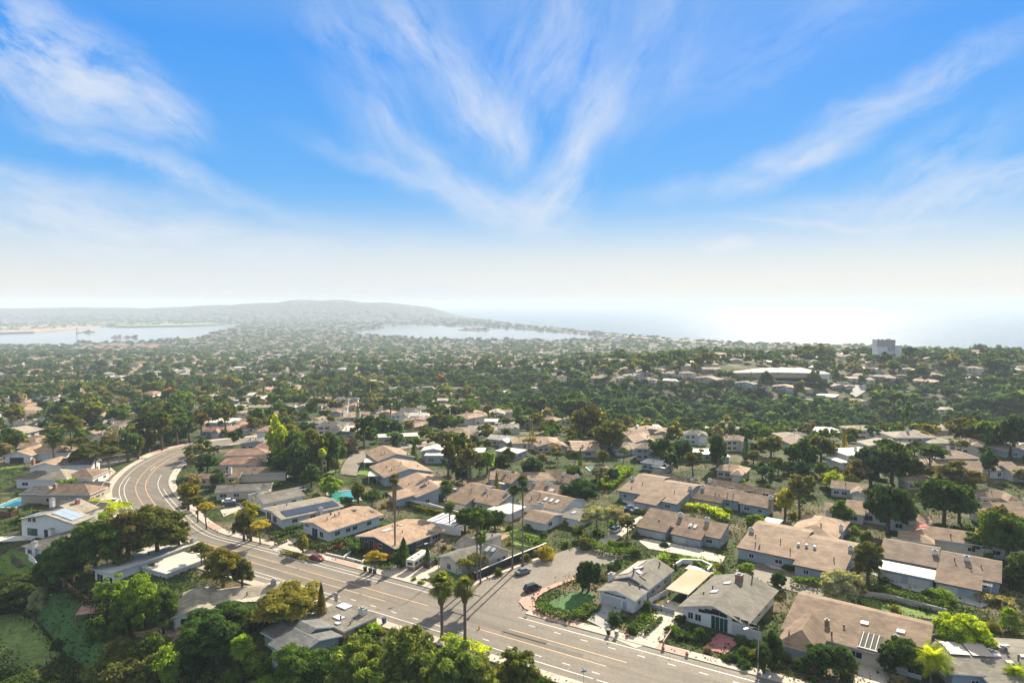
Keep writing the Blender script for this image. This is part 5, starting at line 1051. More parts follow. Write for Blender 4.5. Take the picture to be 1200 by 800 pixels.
m_ = MB(); m_.add([(3.42, -1.0, 2.72), (3.42, 1.0, 2.72), (4.25, 1.0, 2.0), (4.25, -1.0, 2.0)], [(0, 3, 2, 1)]); m_.build('windscreen', GLASS, e_)
for x, w_ in ((-3, .9), (.2, .9), (-1.4, .5), (2.2, .5)): m_ = MB(); m_.box(x-w_/2, x+w_/2, -.4, .4, 3.0, 3.28 if w_ > .6 else 3.12); m_.build('roof_unit', SKYL, e_)
for x in (-2.6, 2.9):
    for sy in (-1, 1): m_ = MB(); m_.wheel((x, sy*1.12, .42), .42, .28); m_.build('wheel', RUBBER, e_)
OCC.append((P[0], P[1], .4, .9, 5, 2))

# ------------------------------------------------------------------ street furniture
def lamp(label, px, py, h, arm, ang, z=.26, group='tall street lamps'):
    P = at(px, py); e_ = empty('street_lamp', (P[0], P[1], P[2]+z), R(ang)); tag(e_, label, 'street lamp', group)
    m_ = MB(); m_.cyl((0, 0), .18, 0, .5, 10, r2=.16); m_.tube([(0, 0, .5), (0, 0, h*.6), (0, 0, h)], [.12, .1, .075], 8); m_.build('pole', CONCG, e_)
    m_ = MB(); m_.tube([(0, 0, h-.7), (arm*.3, 0, h-.1), (arm*.7, 0, h+.05), (arm, 0, h)], [.06, .05, .05, .045], 6); m_.build('arm', CONCG, e_)
    m_ = MB(); m_.box(arm-.1, arm+.8, -.17, .17, h-.08, h+.1); hd = m_.build('lamp_head', SKYL, e_); m_ = MB(); m_.box(arm+.05, arm+.7, -.13, .13, h-.15, h-.08); m_.build('lens', LAMPG, hd)
    return e_
lamp('grey street lamp on the kerb beside the grass in front of the motorhome drive', 514, 678, 9.6, 3.2, 215)
lamp('grey street lamp with a curved arm in front of the white gabled house', 888, 792, 9.4, 2.6, 200)
lamp('tall thin street lamp at the outer kerb where the side road joins the bend', 140, 543, 11, 2.4, -20)
lamp('thin street lamp at the inner kerb beyond the bend', 226, 545, 9, 2.2, 160)
lamp('distant street lamp beside the valley street', 467, 528, 9, 2, 180)
def sign(label, px, py, h, ang, cat='street sign', pc='blue'):
    P = at(px, py); e_ = empty('street_sign', (P[0], P[1], P[2]+.26), R(ang)); tag(e_, label, cat, 'street signs'); m_ = MB(); m_.cyl((0, 0), .045, 0, h, 8); m_.build('pole', METAL, e_)
    m_ = MB(); m_.box(-.55, .55, -.03, .03, h-.3, h-.02); m_.build('name_plate', mat('sign_blue', (.08, .2, .3), .5, .1, 1), e_); m_ = MB(); m_.box(-.03, .03, -.55, .55, h, h+.26); m_.build('cross_plate', MATS['sign_blue'], e_)
sign('blue crossed street name plates on a post at the bottom edge of the main road', 684, 808, 3.4, 20); sign('short post with small plates on the brick corner of the side street', 624, 714, 2.6, 40)
P = at(394, 708); e_ = empty('utility_box', (P[0], P[1], P[2]+.26), R(-30)); tag(e_, 'pale grey utility box on a post at the near kerb of the main road', 'utility box'); m_ = MB(); m_.cyl((0, 0), .1, 0, 2.2, 8); m_.build('post', CONCG, e_); m_ = MB(); m_.box(-.35, .35, -.25, .25, .6, 2.6); m_.build('cabinet', CONCG, e_)
def bin_(label, px, py, m, z=.27, ang=-30):
    P = at(px, py); e_ = empty('wheelie_bin', (P[0], P[1], P[2]+z), R(ang)); tag(e_, label, 'bin', 'wheeled bins put out at the kerb'); k = .36
    m_ = MB(); m_.add([(-k*.8, -k*.8, .12), (k*.8, -k*.8, .12), (k*.8, k*.8, .12), (-k*.8, k*.8, .12), (-k, -k, 1.05), (k, -k, 1.05), (k, k, 1.05), (-k, k, 1.05)], [(0, 3, 2, 1), (4, 5, 6, 7), (0, 1, 5, 4), (1, 2, 6, 5), (2, 3, 7, 6), (3, 0, 4, 7)]); m_.build('body', m, e_)
    m_ = MB(); m_.box(-k-.04, k+.04, -k-.05, k+.12, 1.05, 1.15); m_.build('lid', m, e_)
    for s_ in (-1, 1): m_ = MB(); m_.wheel((s_*k*.7, k, .13), .13, .06, 10); m_.build('wheel', RUBBER, e_)
BK = mat('bin_black', (.02, .022, .022), .5, .1, 1); BB = mat('bin_blue', (.02, .05, .16), .5, .1, 1); BG = mat('bin_green', (.02, .05, .03), .5, .1, 1); BGR = mat('bin_grey', (.3, .32, .3), .5, .1, 1)
bin_('black bin under the yellow street tree beside the motorhome drive', 428, 670, BK); bin_('dark green bin between the black and the blue one by the motorhome drive', 434, 671.5, BG); bin_('blue bin rightmost in the row by the motorhome drive', 439, 673, BB)
bin_('black bin at the kerb beside the drive of the grey corner house', 713, 744.5, BK); bin_('grey bin next to the black one by the grey corner house', 722.5, 746, BGR)
bin_('lone blue bin at the near kerb left of the feathery trees', 450, 731, BB)
bin_('black bin at the kerb nearest the bend, under the first yellow tree', 231, 603, BK); bin_('black bin at the kerb between the second and third yellow trees', 274, 626, BK); bin_('dark bin at the kerb before the hedge drive', 291, 632, BG)
# boulder-like hydrants / small planters by the kerb
for (px_, py_, lab) in ((735, 747, 'red hydrant at the kerb right of the grey bin'), (777, 762, 'red-brown planter at the kerb before the concrete drive'), (805, 769, 'small planter at the kerb below the white gabled house')):
    P = at(px_, py_); e_ = empty('hydrant', (P[0], P[1], P[2]+.26)); tag(e_, lab, 'hydrant' if 'hydrant' in lab else 'planter'); m_ = MB(); m_.cyl((0, 0), .28, 0, .5, 10, r2=.34); m_.cyl((0, 0), .2, .5, .75, 10, r2=.1); e_.name = 'hydrant' if 'hydrant' in lab else 'planter'; m_.build('pot', BRICK, e_); m_ = MB(); m_.cyl((0, 0), .36, .44, .52, 10); m_.build('rim', BRICK, e_)
P = at(561.5, 737); e_ = empty('traffic_cone', (P[0], P[1], P[2]+.14)); tag(e_, 'orange cone standing in the road by the orange line end', 'traffic cone'); m_ = MB(); m_.cyl((0, 0), .2, .05, .75, 10, r2=.05); m_.build('cone', mat('cone_orange', (.7, .2, .04), .5, .05, 1), e_); m_ = MB(); m_.box(-.25, .25, -.25, .25, 0, .05); m_.build('foot', MATS['cone_orange'], e_)
# patio furniture
def table_set(label, px, py, ang=0):
    P = at(px, py); e_ = empty('patio_table', (P[0], P[1], P[2]+.22), R(ang)); tag(e_, label, 'table'); m_ = MB(); m_.cyl((0, 0), .7, .7, .76, 14); m_.build('table_top', WHITEW, e_); m_ = MB(); m_.cyl((0, 0), .06, .02, .7, 8); m_.cyl((0, 0), .3, 0, .03, 10); m_.build('leg', WHITEW, e_)
    for k in range(4):
        a_ = k*90+30; q = (P[0]+1.2*math.cos(R(a_)), P[1]+1.2*math.sin(R(a_)), P[2]+.22); c = empty('patio_chair', q, R(a_)); tag(c, ['white garden chair ahead of the white table on the terrace', 'white garden chair left of the white table on the terrace', 'white garden chair nearest the terrace rail', 'white garden chair right of the white table on the terrace'][k], 'chair', 'white chairs round the terrace table')
        m_ = MB(); m_.box(-.25, .25, -.25, .25, .42, .47); m_.build('seat', WHITEW, c); m_ = MB(); m_.box(.21, .26, -.25, .25, .47, .9); m_.build('backrest', WHITEW, c)
        for sx in (-.22, .22):
            for sy in (-.22, .22): m_ = MB(); m_.box(sx-.02, sx+.02, sy-.02, sy+.02, 0, .42); m_.build('leg', WHITEW, c)
table_set('round white table on the terrace below the cross-gabled house', 196, 731)

# ------------------------------------------------------------------ vegetation prototypes
def leaf_quads(C, Nn, size, elong=1.0, r=rng):
    n = len(C); Nn = Nn/np.maximum(np.linalg.norm(Nn, axis=1, keepdims=True), 1e-6)
    a = r.normal(size=(n, 3)); a -= (a*Nn).sum(1, keepdims=True)*Nn; a /= np.maximum(np.linalg.norm(a, axis=1, keepdims=True), 1e-6); b = np.cross(Nn, a)
    s = (size*r.uniform(.6, 1.35, n))[:, None]/2; a = a*s*elong; b = b*s/elong
    V = np.stack([C-a-b*.5, C+a*.2-b, C+a+b*.4, C-a*.3+b], 1).reshape(-1, 3)
    return V, np.arange(4*n).reshape(-1, 4)
def crown_round(n_clump, per, leaf, rx=1., rz=.8, cz=0., cr_=.32, shell=.75, seed=0, flat=0., up=.35, low=-0.6, elong=1.3):
    """unit crown (radius 1): leaf clumps through an uneven ellipsoid"""
    r = np.random.default_rng(seed); P = []
    while len(P) < n_clump:
        d = r.normal(size=3); d /= np.linalg.norm(d); k = r.uniform(shell, 1)**1.0*(.95+.24*math.sin(2*math.atan2(d[1], d[0])+seed*1.7)*(1-.5*abs(d[2]))+.15*math.sin(5*math.atan2(d[1], d[0])+seed*2+d[2]*4)+.13*math.sin(7*d[2]+seed))
        if r.random() < .3: k *= r.uniform(.3, .8)
        if d[2] < low: continue
        p = d*k*(1-cr_*.6)*np.array([rx, rx, rz]); P.append(p)
    C, Nn = [], []
    for p in P:
        q = r.normal(size=(per, 3)); q /= np.linalg.norm(q, axis=1, keepdims=True); rad = cr_*r.uniform(.6, 1.25); q[:, 2] = np.where(q[:, 2] < -.3, q[:, 2]*-.5, q[:, 2])
        c = p+q*rad*r.uniform(.55, 1.05, (per, 1))*np.array([1, 1, .8-flat]); C.append(c); Nn.append(q+.42*r.normal(size=(per, 3))+np.array([0, 0, up]))
    C = np.concatenate(C); Nn = np.concatenate(Nn); C[:, 2] += cz; V, Fq = leaf_quads(C, Nn, leaf, elong, r); return V, Fq
def crown_cone(n, leaf, seed=0, ratio=.28, rough=.25):
    r = np.random.default_rng(seed); h = r.uniform(0, 1, n)**1.25; th = r.uniform(0, 2*np.pi, n); lob = 1+rough*np.sin(th*3+h*22+seed)+.15*np.sin(th*7+h*40)
    rad = ratio*(1-h)**.75*lob*r.uniform(.55, 1.05, n)*np.clip(h*8+.4, 0, 1); C = np.stack([rad*np.cos(th), rad*np.sin(th), h], 1); Nn = np.stack([np.cos(th), np.sin(th), .5+0*h], 1)+.6*r.normal(size=(n, 3))
    return leaf_quads(C, Nn, leaf, 1.3, r)
def trunk_mesh(h, r0, limbs=5, spread=.5, seed=0, lean=.05):
    q = random.Random(seed); mb = MB(); lx, ly = q.uniform(-lean, lean)*h, q.uniform(-lean, lean)*h; fork = .42
    mb.tube([(0, 0, -1.2), (0, 0, .1), (lx*.5, ly*.5, h*fork), (lx, ly, h*.8)], [r0*1.3, r0*1.05, r0*.7, r0*.25], 8)
    for i in range(limbs):
        a = 2*math.pi*i/limbs+q.uniform(-.4, .4); z0 = h*q.uniform(fork*.7, .65); k = z0/(h*.8); s = spread*h*q.uniform(.7, 1.1); z1 = min(h*.93, z0+h*q.uniform(.2, .35))
        mb.tube([(lx*k*.8, ly*k*.8, z0), (lx*k+math.cos(a)*s*.5, ly*k+math.sin(a)*s*.5, (z0+z1)/2), (lx*k+math.cos(a)*s, ly*k+math.sin(a)*s, z1)], [r0*.42, r0*.28, r0*.1], 6)
    return mb
PROTO = {}
def mk(kind, V, Fq, tr, trm=BARK): PROTO.setdefault(kind, []).append((npmesh(kind+'_crown', V, Fq, LEAF, link=False), tr and tr_mesh(tr, trm)))
def tr_mesh(mb, m):
    me = bpy.data.meshes.new('trunk'); me.from_pydata([tuple(map(float, v)) for v in mb.v], [], mb.f); me.materials.append(m); me.polygons.foreach_set('use_smooth', [True]*len(me.polygons)); return me
# every prototype: unit height 1, scaled per tree; crown radius set by x/y scale relative to 'rad'
def scaled(VF, sx, sz, dz): V, Fq = VF; V = V*np.array([sx, sx, sz]); V[:, 2] += dz; return V, Fq
DET = {'near': (120, 230, .075), 'mid': (70, 60, .17), 'far': (26, 22, .34)}
for lod, (nc_, per, lf) in DET.items():
    for sd_ in range(4 if lod != 'near' else 3):
        mk('dense_'+lod, *scaled(crown_round(nc_, per, lf, 1, 1, seed=sd_+10, cr_=.25 if lod == 'near' else .33, low=-.75), 1, .46, .55), trunk_mesh(1, .05, 5, .35, sd_))
        mk('open_'+lod, *scaled(crown_round(int(nc_*.55), int(per*.8), lf, 1, 1, seed=sd_+30, cr_=.2, shell=.45, low=-.8), 1, .38, .63), trunk_mesh(1, .035, 7, .3, sd_+3, .1))
        mk('umbrella_'+lod, *scaled(crown_round(int(nc_*.7), per, lf, 1, 1, seed=sd_+50, cr_=.25, low=-.2, flat=.35), 1, .26, .74), trunk_mesh(1, .035, 6, .4, sd_+6, .08))
        mk('cone_'+lod, *scaled(crown_cone(int(nc_*per*.5), lf*.45, sd_, ratio=1, rough=.12), 1, .97, .05), trunk_mesh(.9, .03, 3, .1, sd_))
        mk('bush_'+lod, *scaled(crown_round(int(nc_*.4), int(per*.6), lf*1.25, 1, 1, seed=sd_+70, cr_=.34, low=-.25), 1, .75, .25), None)
for sd_ in range(2):   # feathery eucalyptus / pepper trees, near the camera
    mk('feathery_near', *scaled(crown_round(240, 130, .075, 1, 1, seed=sd_+90, cr_=.2, shell=.35, low=-.9, up=.1, elong=2.0), 1, .5, .52), trunk_mesh(1, .035, 8, .4, sd_+9, .1))
# palms: fan palm crown and feather palm crown, unit = metres
def fan_palm(seed, n=80, rad=2.4, skirt=True):
    r = np.random.default_rng(seed); V, Fq = [], []
    for i in range(n):
        az = r.uniform(0, 2*np.pi); el_ = math.radians(r.uniform(-50, 85)); ln = rad*r.uniform(.45, .62)
        d = np.array([math.cos(az)*math.cos(el_), math.sin(az)*math.cos(el_), math.sin(el_)]); s = np.array([-math.sin(az), math.cos(az), 0]); tip = d*ln; up_ = np.cross(d, s)
        V += [tip*0-s*.03, tip*0+s*.03, tip+s*.02, tip-s*.02]; Fq.append([len(V)-4, len(V)-3, len(V)-2, len(V)-1])
        for k in range(13):
            a = math.radians(-100+200*k/12); bl = rad*.5*(1-.25*abs(a)/1.7)*r.uniform(.85, 1.1); dd = d*math.cos(a)+s*math.sin(a); e0 = tip+dd*bl*.55+up_*r.uniform(-.03, .03); e1 = tip+dd*bl+np.array([0, 0, -bl*.28]); w = np.cross(dd, up_)*.085*rad/2.4
            V += [tip, e0-w, e1, e0+w]; Fq.append([len(V)-4, len(V)-3, len(V)-2, len(V)-1])
    return np.array(V), np.array(Fq)
def skirt_mesh(seed, ln=2.5, r0=.9, n=260):
    r = np.random.default_rng(seed); th = r.uniform(0, 2*np.pi, n); h = r.uniform(-ln, 0, n); rad = (.35+(r0-.35)*np.clip(1+h/ln, 0, 1))*r.uniform(.6, 1.1, n); C = np.stack([rad*np.cos(th), rad*np.sin(th), h], 1)
    V = []; 
    for c, t_ in zip(C, th):
        s = np.array([-math.sin(t_), math.cos(t_), 0])*.16; V += [c-s, c+s, c+s*.5+[0, 0, -.8], c-s*.5+[0, 0, -.8]]
    return np.array(V), np.arange(4*n).reshape(-1, 4)
def feather_palm(seed, n=46, rad=3.6):
    r = np.random.default_rng(seed); V, Fq = [], []
    for i in range(n):
        az = r.uniform(0, 2*np.pi); el_ = math.radians(r.uniform(0, 75)); s = np.array([-math.sin(az), math.cos(az), 0]); p = np.zeros(3); d = np.array([math.cos(az)*math.cos(el_), math.sin(az)*math.cos(el_), math.sin(el_)]); pts = [p]
        for k in range(9): p = p+d*rad/9; d = d+np.array([0, 0, -.16]); d /= np.linalg.norm(d); pts.append(p)
        for k in range(9):
            a, b = pts[k], pts[k+1]; w = rad*.2*math.sin(math.pi*min(1, (k+1.2)/9.6))
            for sg in (-1, 1):
                for j in range(2):
                    q = a+(b-a)*j*.5; o_ = s*sg*w+(b-a)*.9+np.array([0, 0, -w*.45]); V += [q, q+(b-a)*.42, q+o_+(b-a)*.2, q+o_]; Fq.append([len(V)-4, len(V)-3, len(V)-2, len(V)-1])
    return np.array(V), np.array(Fq)
FAN = [npmesh('palm_crown', *fan_palm(i), LEAF, link=False) for i in range(4)]; FEA = [npmesh('palm_crown', *feather_palm(i+5), LEAF, link=False) for i in range(3)]
DEADF = mat('dead_fronds', (.24, .17, .09), .9, .25, 2); SKIRT = [npmesh('skirt', *skirt_mesh(i), DEADF, link=False) for i in range(2)]
GREENS = dict(deep=(.028, .058, .024), dark=(.04, .075, .027), olive=(.07, .085, .03), mid=(.05, .09, .025), bright=(.10, .17, .03), lime=(.2, .27, .03), yellow=(.21, .21, .035), grey=(.13, .13, .09), teal=(.025, .06, .04), brown=(.075, .075, .04), rust=(.3, .1, .03), white=(.2, .22, .15), feather=(.085, .125, .045), frond=(.095, .115, .04), gold=(.115, .125, .03))
TREES = []   # (object, look, kind, px, py)
KINDN = dict(dense='broad_tree', open='open_tree', umbrella='umbrella_tree', cone='conifer', bush='shrub', feathery='feathery_tree')
def put(obj_name, me, parent, color, scale, rot=(0, 0, 0), loc=(0, 0, 0)):
    o = bpy.data.objects.new(obj_name, me); col.objects.link(o); o.parent = parent; o.scale = scale; o.rotation_euler = rot; o.location = loc; o.color = (*color, 1); return o
def vary(c, q=.12): k = 1.55*random.uniform(1-q, 1+q); return tuple(min(.9, v*k*w_*random.uniform(1-q*.6, 1+q*.6)) for v, w_ in zip(c, (1.28, 1.12, .92)))
def tree(P, kind, h, rad, tint, lod=None, label=None):
    d = math.hypot(P[0], P[1]); lod = lod or ('near' if d < 235 else 'mid' if d < 420 else 'far')
    if kind == 'feathery': lod = 'near'
    key = kind+'_'+lod; cm, tm = random.choice(PROTO[key]); rz = random.uniform(0, 6.28)
    if kind == 'bush':
        o = bpy.data.objects.new('shrub', cm); col.objects.link(o); o.location = P; o.scale = (rad, rad*random.uniform(.85, 1.1), h); o.rotation_euler = (0, 0, rz); o.color = (*vary(GREENS[tint]), 1); e_ = o
    else:
        e_ = empty(KINDN[kind], P, rz); put('crown', cm, e_, vary(GREENS[tint]), (rad, rad*random.uniform(.88, 1.08), h)); put('trunk', tm, e_, (.1, .1, .1), (max(rad*1.0, h*.8), max(rad*1.0, h*.8), h))
    e_['category'] = 'shrub' if kind == 'bush' else 'tree'
    if label: e_['label'] = label
    TREES.append([e_, tint, kind, h, P]); return e_
def T(px, top, base, w, kind, tint, label=None, lod=None, z=None):
    P = at(px, base); d = math.hypot(P[0], P[1]-0); h = (base-top)/F*P[1]*.96; rad = w/2/F*P[1]*.95
    return tree(P, kind, h, rad, tint, lod, label)
def palm(px, top, base, w, kind, tint, label, skirt=1, tr=.22):
    P = at(px, base); h = (base-top)/F*P[1]*1.08; rad = w/2/F*P[1]; e_ = empty('palm_tree', P, random.uniform(0, 6)); tag(e_, label, 'palm tree'); hh = h-rad*.85
    q = random.uniform(-.01, .01)*h; mb = MB(); n = 9; mb.tube([(q*(i/n)**2, 0, -.5+(hh+.5)*i/n) for i in range(n+1)], [tr*1.6]+[tr*1.15]+[tr*random.uniform(.85, 1.05) for i in range(n-1)], 8); mb.build('trunk', PBARK, e_, True)
    k = rad/(2.4 if kind == 'fan' else 3.3); put('crown', random.choice(FAN if kind == 'fan' else FEA), e_, vary(GREENS[tint]), (k, k, k), loc=(q, 0, hh))
    if skirt: put('dead_fronds', random.choice(SKIRT), e_, (.2, .2, .2), (k*1.1, k*1.1, k*skirt), loc=(q, 0, hh+.1))
    TREES.append([e_, tint, 'palm', h, P]); return e_
# ------------------------------------------------------------------ palms
palm(518, 672, 749, 38, 'fan', 'frond', 'shaggy fan palm left of the pair standing in front of the main road', 1.0, .35)
palm(545, 678, 762, 32, 'fan', 'frond', 'shaggy fan palm right of the pair standing in front of the main road', .9, .33)
palm(612.5, 561, 664, 17, 'fan', 'dark', 'very tall thin palm at the black wall, taller of the two', .8, .22)
palm(600.5, 572, 667, 15, 'fan', 'dark', 'very tall thin palm at the black wall, shorter of the two', .8, .22)
palm(559, 602, 680, 21, 'fan', 'mid', 'palm in front of the grey corner house behind the black wall', 1.2, .22)
palm(563, 624, 684, 18, 'fan', 'mid', 'shorter palm tucked under the crown of its neighbour behind the black wall', 1.0, .2)
palm(527, 588, 624, 17, 'fan', 'mid', 'palm beside the blue and white striped canopies', .6)
palm(523, 564, 612, 20, 'fan', 'dark', 'dark palm behind the blue and white striped canopies', .8)
palm(463, 559, 652, 15, 'fan', 'olive', 'tall palm with a thick shaggy trunk in front of the house with the red door', 4.5, .26)
palm(63, 506, 542, 30, 'feather', 'dark', 'dark date palm left of the pair behind the left row', .6, .3)
palm(84, 487, 537, 28, 'feather', 'olive', 'olive date palm right of the pair behind the left row', .6, .3)
palm(1090, 752, 800, 52, 'feather', 'lime', 'big lime-green feather palm at the bottom right', 0, .25)
palm(1189, 776, 815, 30, 'feather', 'lime', 'yellow-green palm in front of the house with pale solar mats', 0, .2)
palm(1182, 712, 738, 26, 'fan', 'bright', 'low spiky palm beside the terrace at the right edge', 0, .2)
palm(285, 745, 792, 34, 'fan', 'bright', 'small bright palm left of the dark metal roof house', 0, .2)
palm(375, 560, 562, 8, 'fan', 'bright', 'leaning small palm against the dark trees of the centre', 0, .2)
palm(378, 527, 563, 12, 'fan', 'lime', 'bright pale-trunked palm against the dark trees', .3, .4)
# ------------------------------------------------------------------ trees of the foreground and middle distance
T(185, 586, 655, 70, 'dense', 'olive', 'huge dense tree beside the main road, rightmost of the dark wall of trees')
T(150, 591, 662, 70, 'dense', 'olive', 'huge dense tree, second from the road in the dark wall of trees')
T(112, 604, 672, 66, 'dense', 'mid', 'big dense tree in the middle of the dark wall of trees')
T(76, 622, 690, 54, 'dense', 'dark', 'dark tree at the left end of the dark wall of trees')
T(55, 650, 692, 30, 'dense', 'dark', 'dark tree hugging the low grey hipped house')
T(210, 604, 648, 26, 'dense', 'olive', 'smaller tree leaning to the road at the end of the dark wall of trees')
T(86, 641, 682, 38, 'open', 'grey', 'grey leafless-looking tree in front of the dark wall of trees')
T(15, 668, 716, 64, 'dense', 'dark', 'dark dense tree at the left edge above the sunken lawn')
T(-12, 672, 720, 50, 'dense', 'deep', 'deep green tree cut by the left edge')
T(45, 683, 712, 26, 'bush', 'white', 'pale flowering shrub on the slope above the sunken garden')
T(132, 670, 728, 46, 'open', 'bright', 'bright green tree at the left in front of the white flat roof', lod='near')
T(165, 666, 738, 52, 'dense', 'bright', 'tall bright green tree in the middle in front of the white flat roof')
T(192, 682, 742, 44, 'dense', 'mid', 'bright green tree at the right in front of the white flat roof')
T(150, 690, 748, 40, 'dense', 'mid', 'lower green tree beneath the bright ones by the white flat roof')
T(236, 634, 664, 28, 'umbrella', 'olive', 'small open umbrella tree between the road and the dense olive tree')
T(262, 639, 687, 54, 'dense', 'gold', 'dense golden-topped tree between the two lower houses')
T(284, 650, 688, 26, 'dense', 'olive', 'olive tree attached to the right of the golden-topped tree')
T(255, 702, 774, 92, 'dense', 'dark', 'large round dark green tree in the lower left')
T(340, 683, 730, 76, 'dense', 'gold', 'wide golden-brown topped tree above the dark metal roof')
T(318, 694, 727, 38, 'dense', 'olive', 'olive tree at the left side of the wide golden-brown tree')
T(377, 679, 728, 16, 'cone', 'brown', 'thin dark reddish conifer beside the wide golden-brown tree')
T(350, 752, 812, 66, 'dense', 'mid', 'round green tree at the bottom below the metal roof')
T(392, 752, 815, 64, 'dense', 'dark', 'round dark tree at the bottom right of the metal roof')
T(420, 738, 840, 84, 'feathery', 'feather', 'feathery green tree at the bottom, leftmost of the feathery clump')
T(476, 726, 845, 100, 'feathery', 'feather', 'tallest feathery tree in the middle of the feathery clump')
T(530, 742, 850, 90, 'feathery', 'feather', 'feathery tree at the right of the feathery clump')
T(450, 768, 880, 120, 'feathery', 'feather', 'feathery tree at the bottom edge in front of the clump')
T(560, 762, 850, 60, 'feathery', 'feather', 'small feathery tree at the right end of the clump')
T(606, 756, 812, 52, 'feathery', 'olive', 'olive-grey tree alone at the bottom edge of the main road')
for i, (a, b, c, w, k, t_) in enumerate([(140, 745, 800, 70, 'bush', 'olive'), (175, 738, 790, 70, 'bush', 'mid'), (200, 752, 800, 60, 'bush', 'bright'), (160, 765, 820, 80, 'bush', 'olive'), (120, 772, 820, 60, 'bush', 'olive'), (20, 782, 830, 80, 'bush', 'dark'), (115, 722, 750, 32, 'bush', 'mid'), (275, 778, 815, 44, 'bush', 'mid'), (300, 760, 790, 36, 'bush', 'bright'), (310, 785, 820, 40, 'bush', 'bright'), (138, 722, 752, 30, 'bush', 'mid'), (225, 756, 790, 36, 'dense', 'deep')]):
    T(a, b, c, w, k, t_)
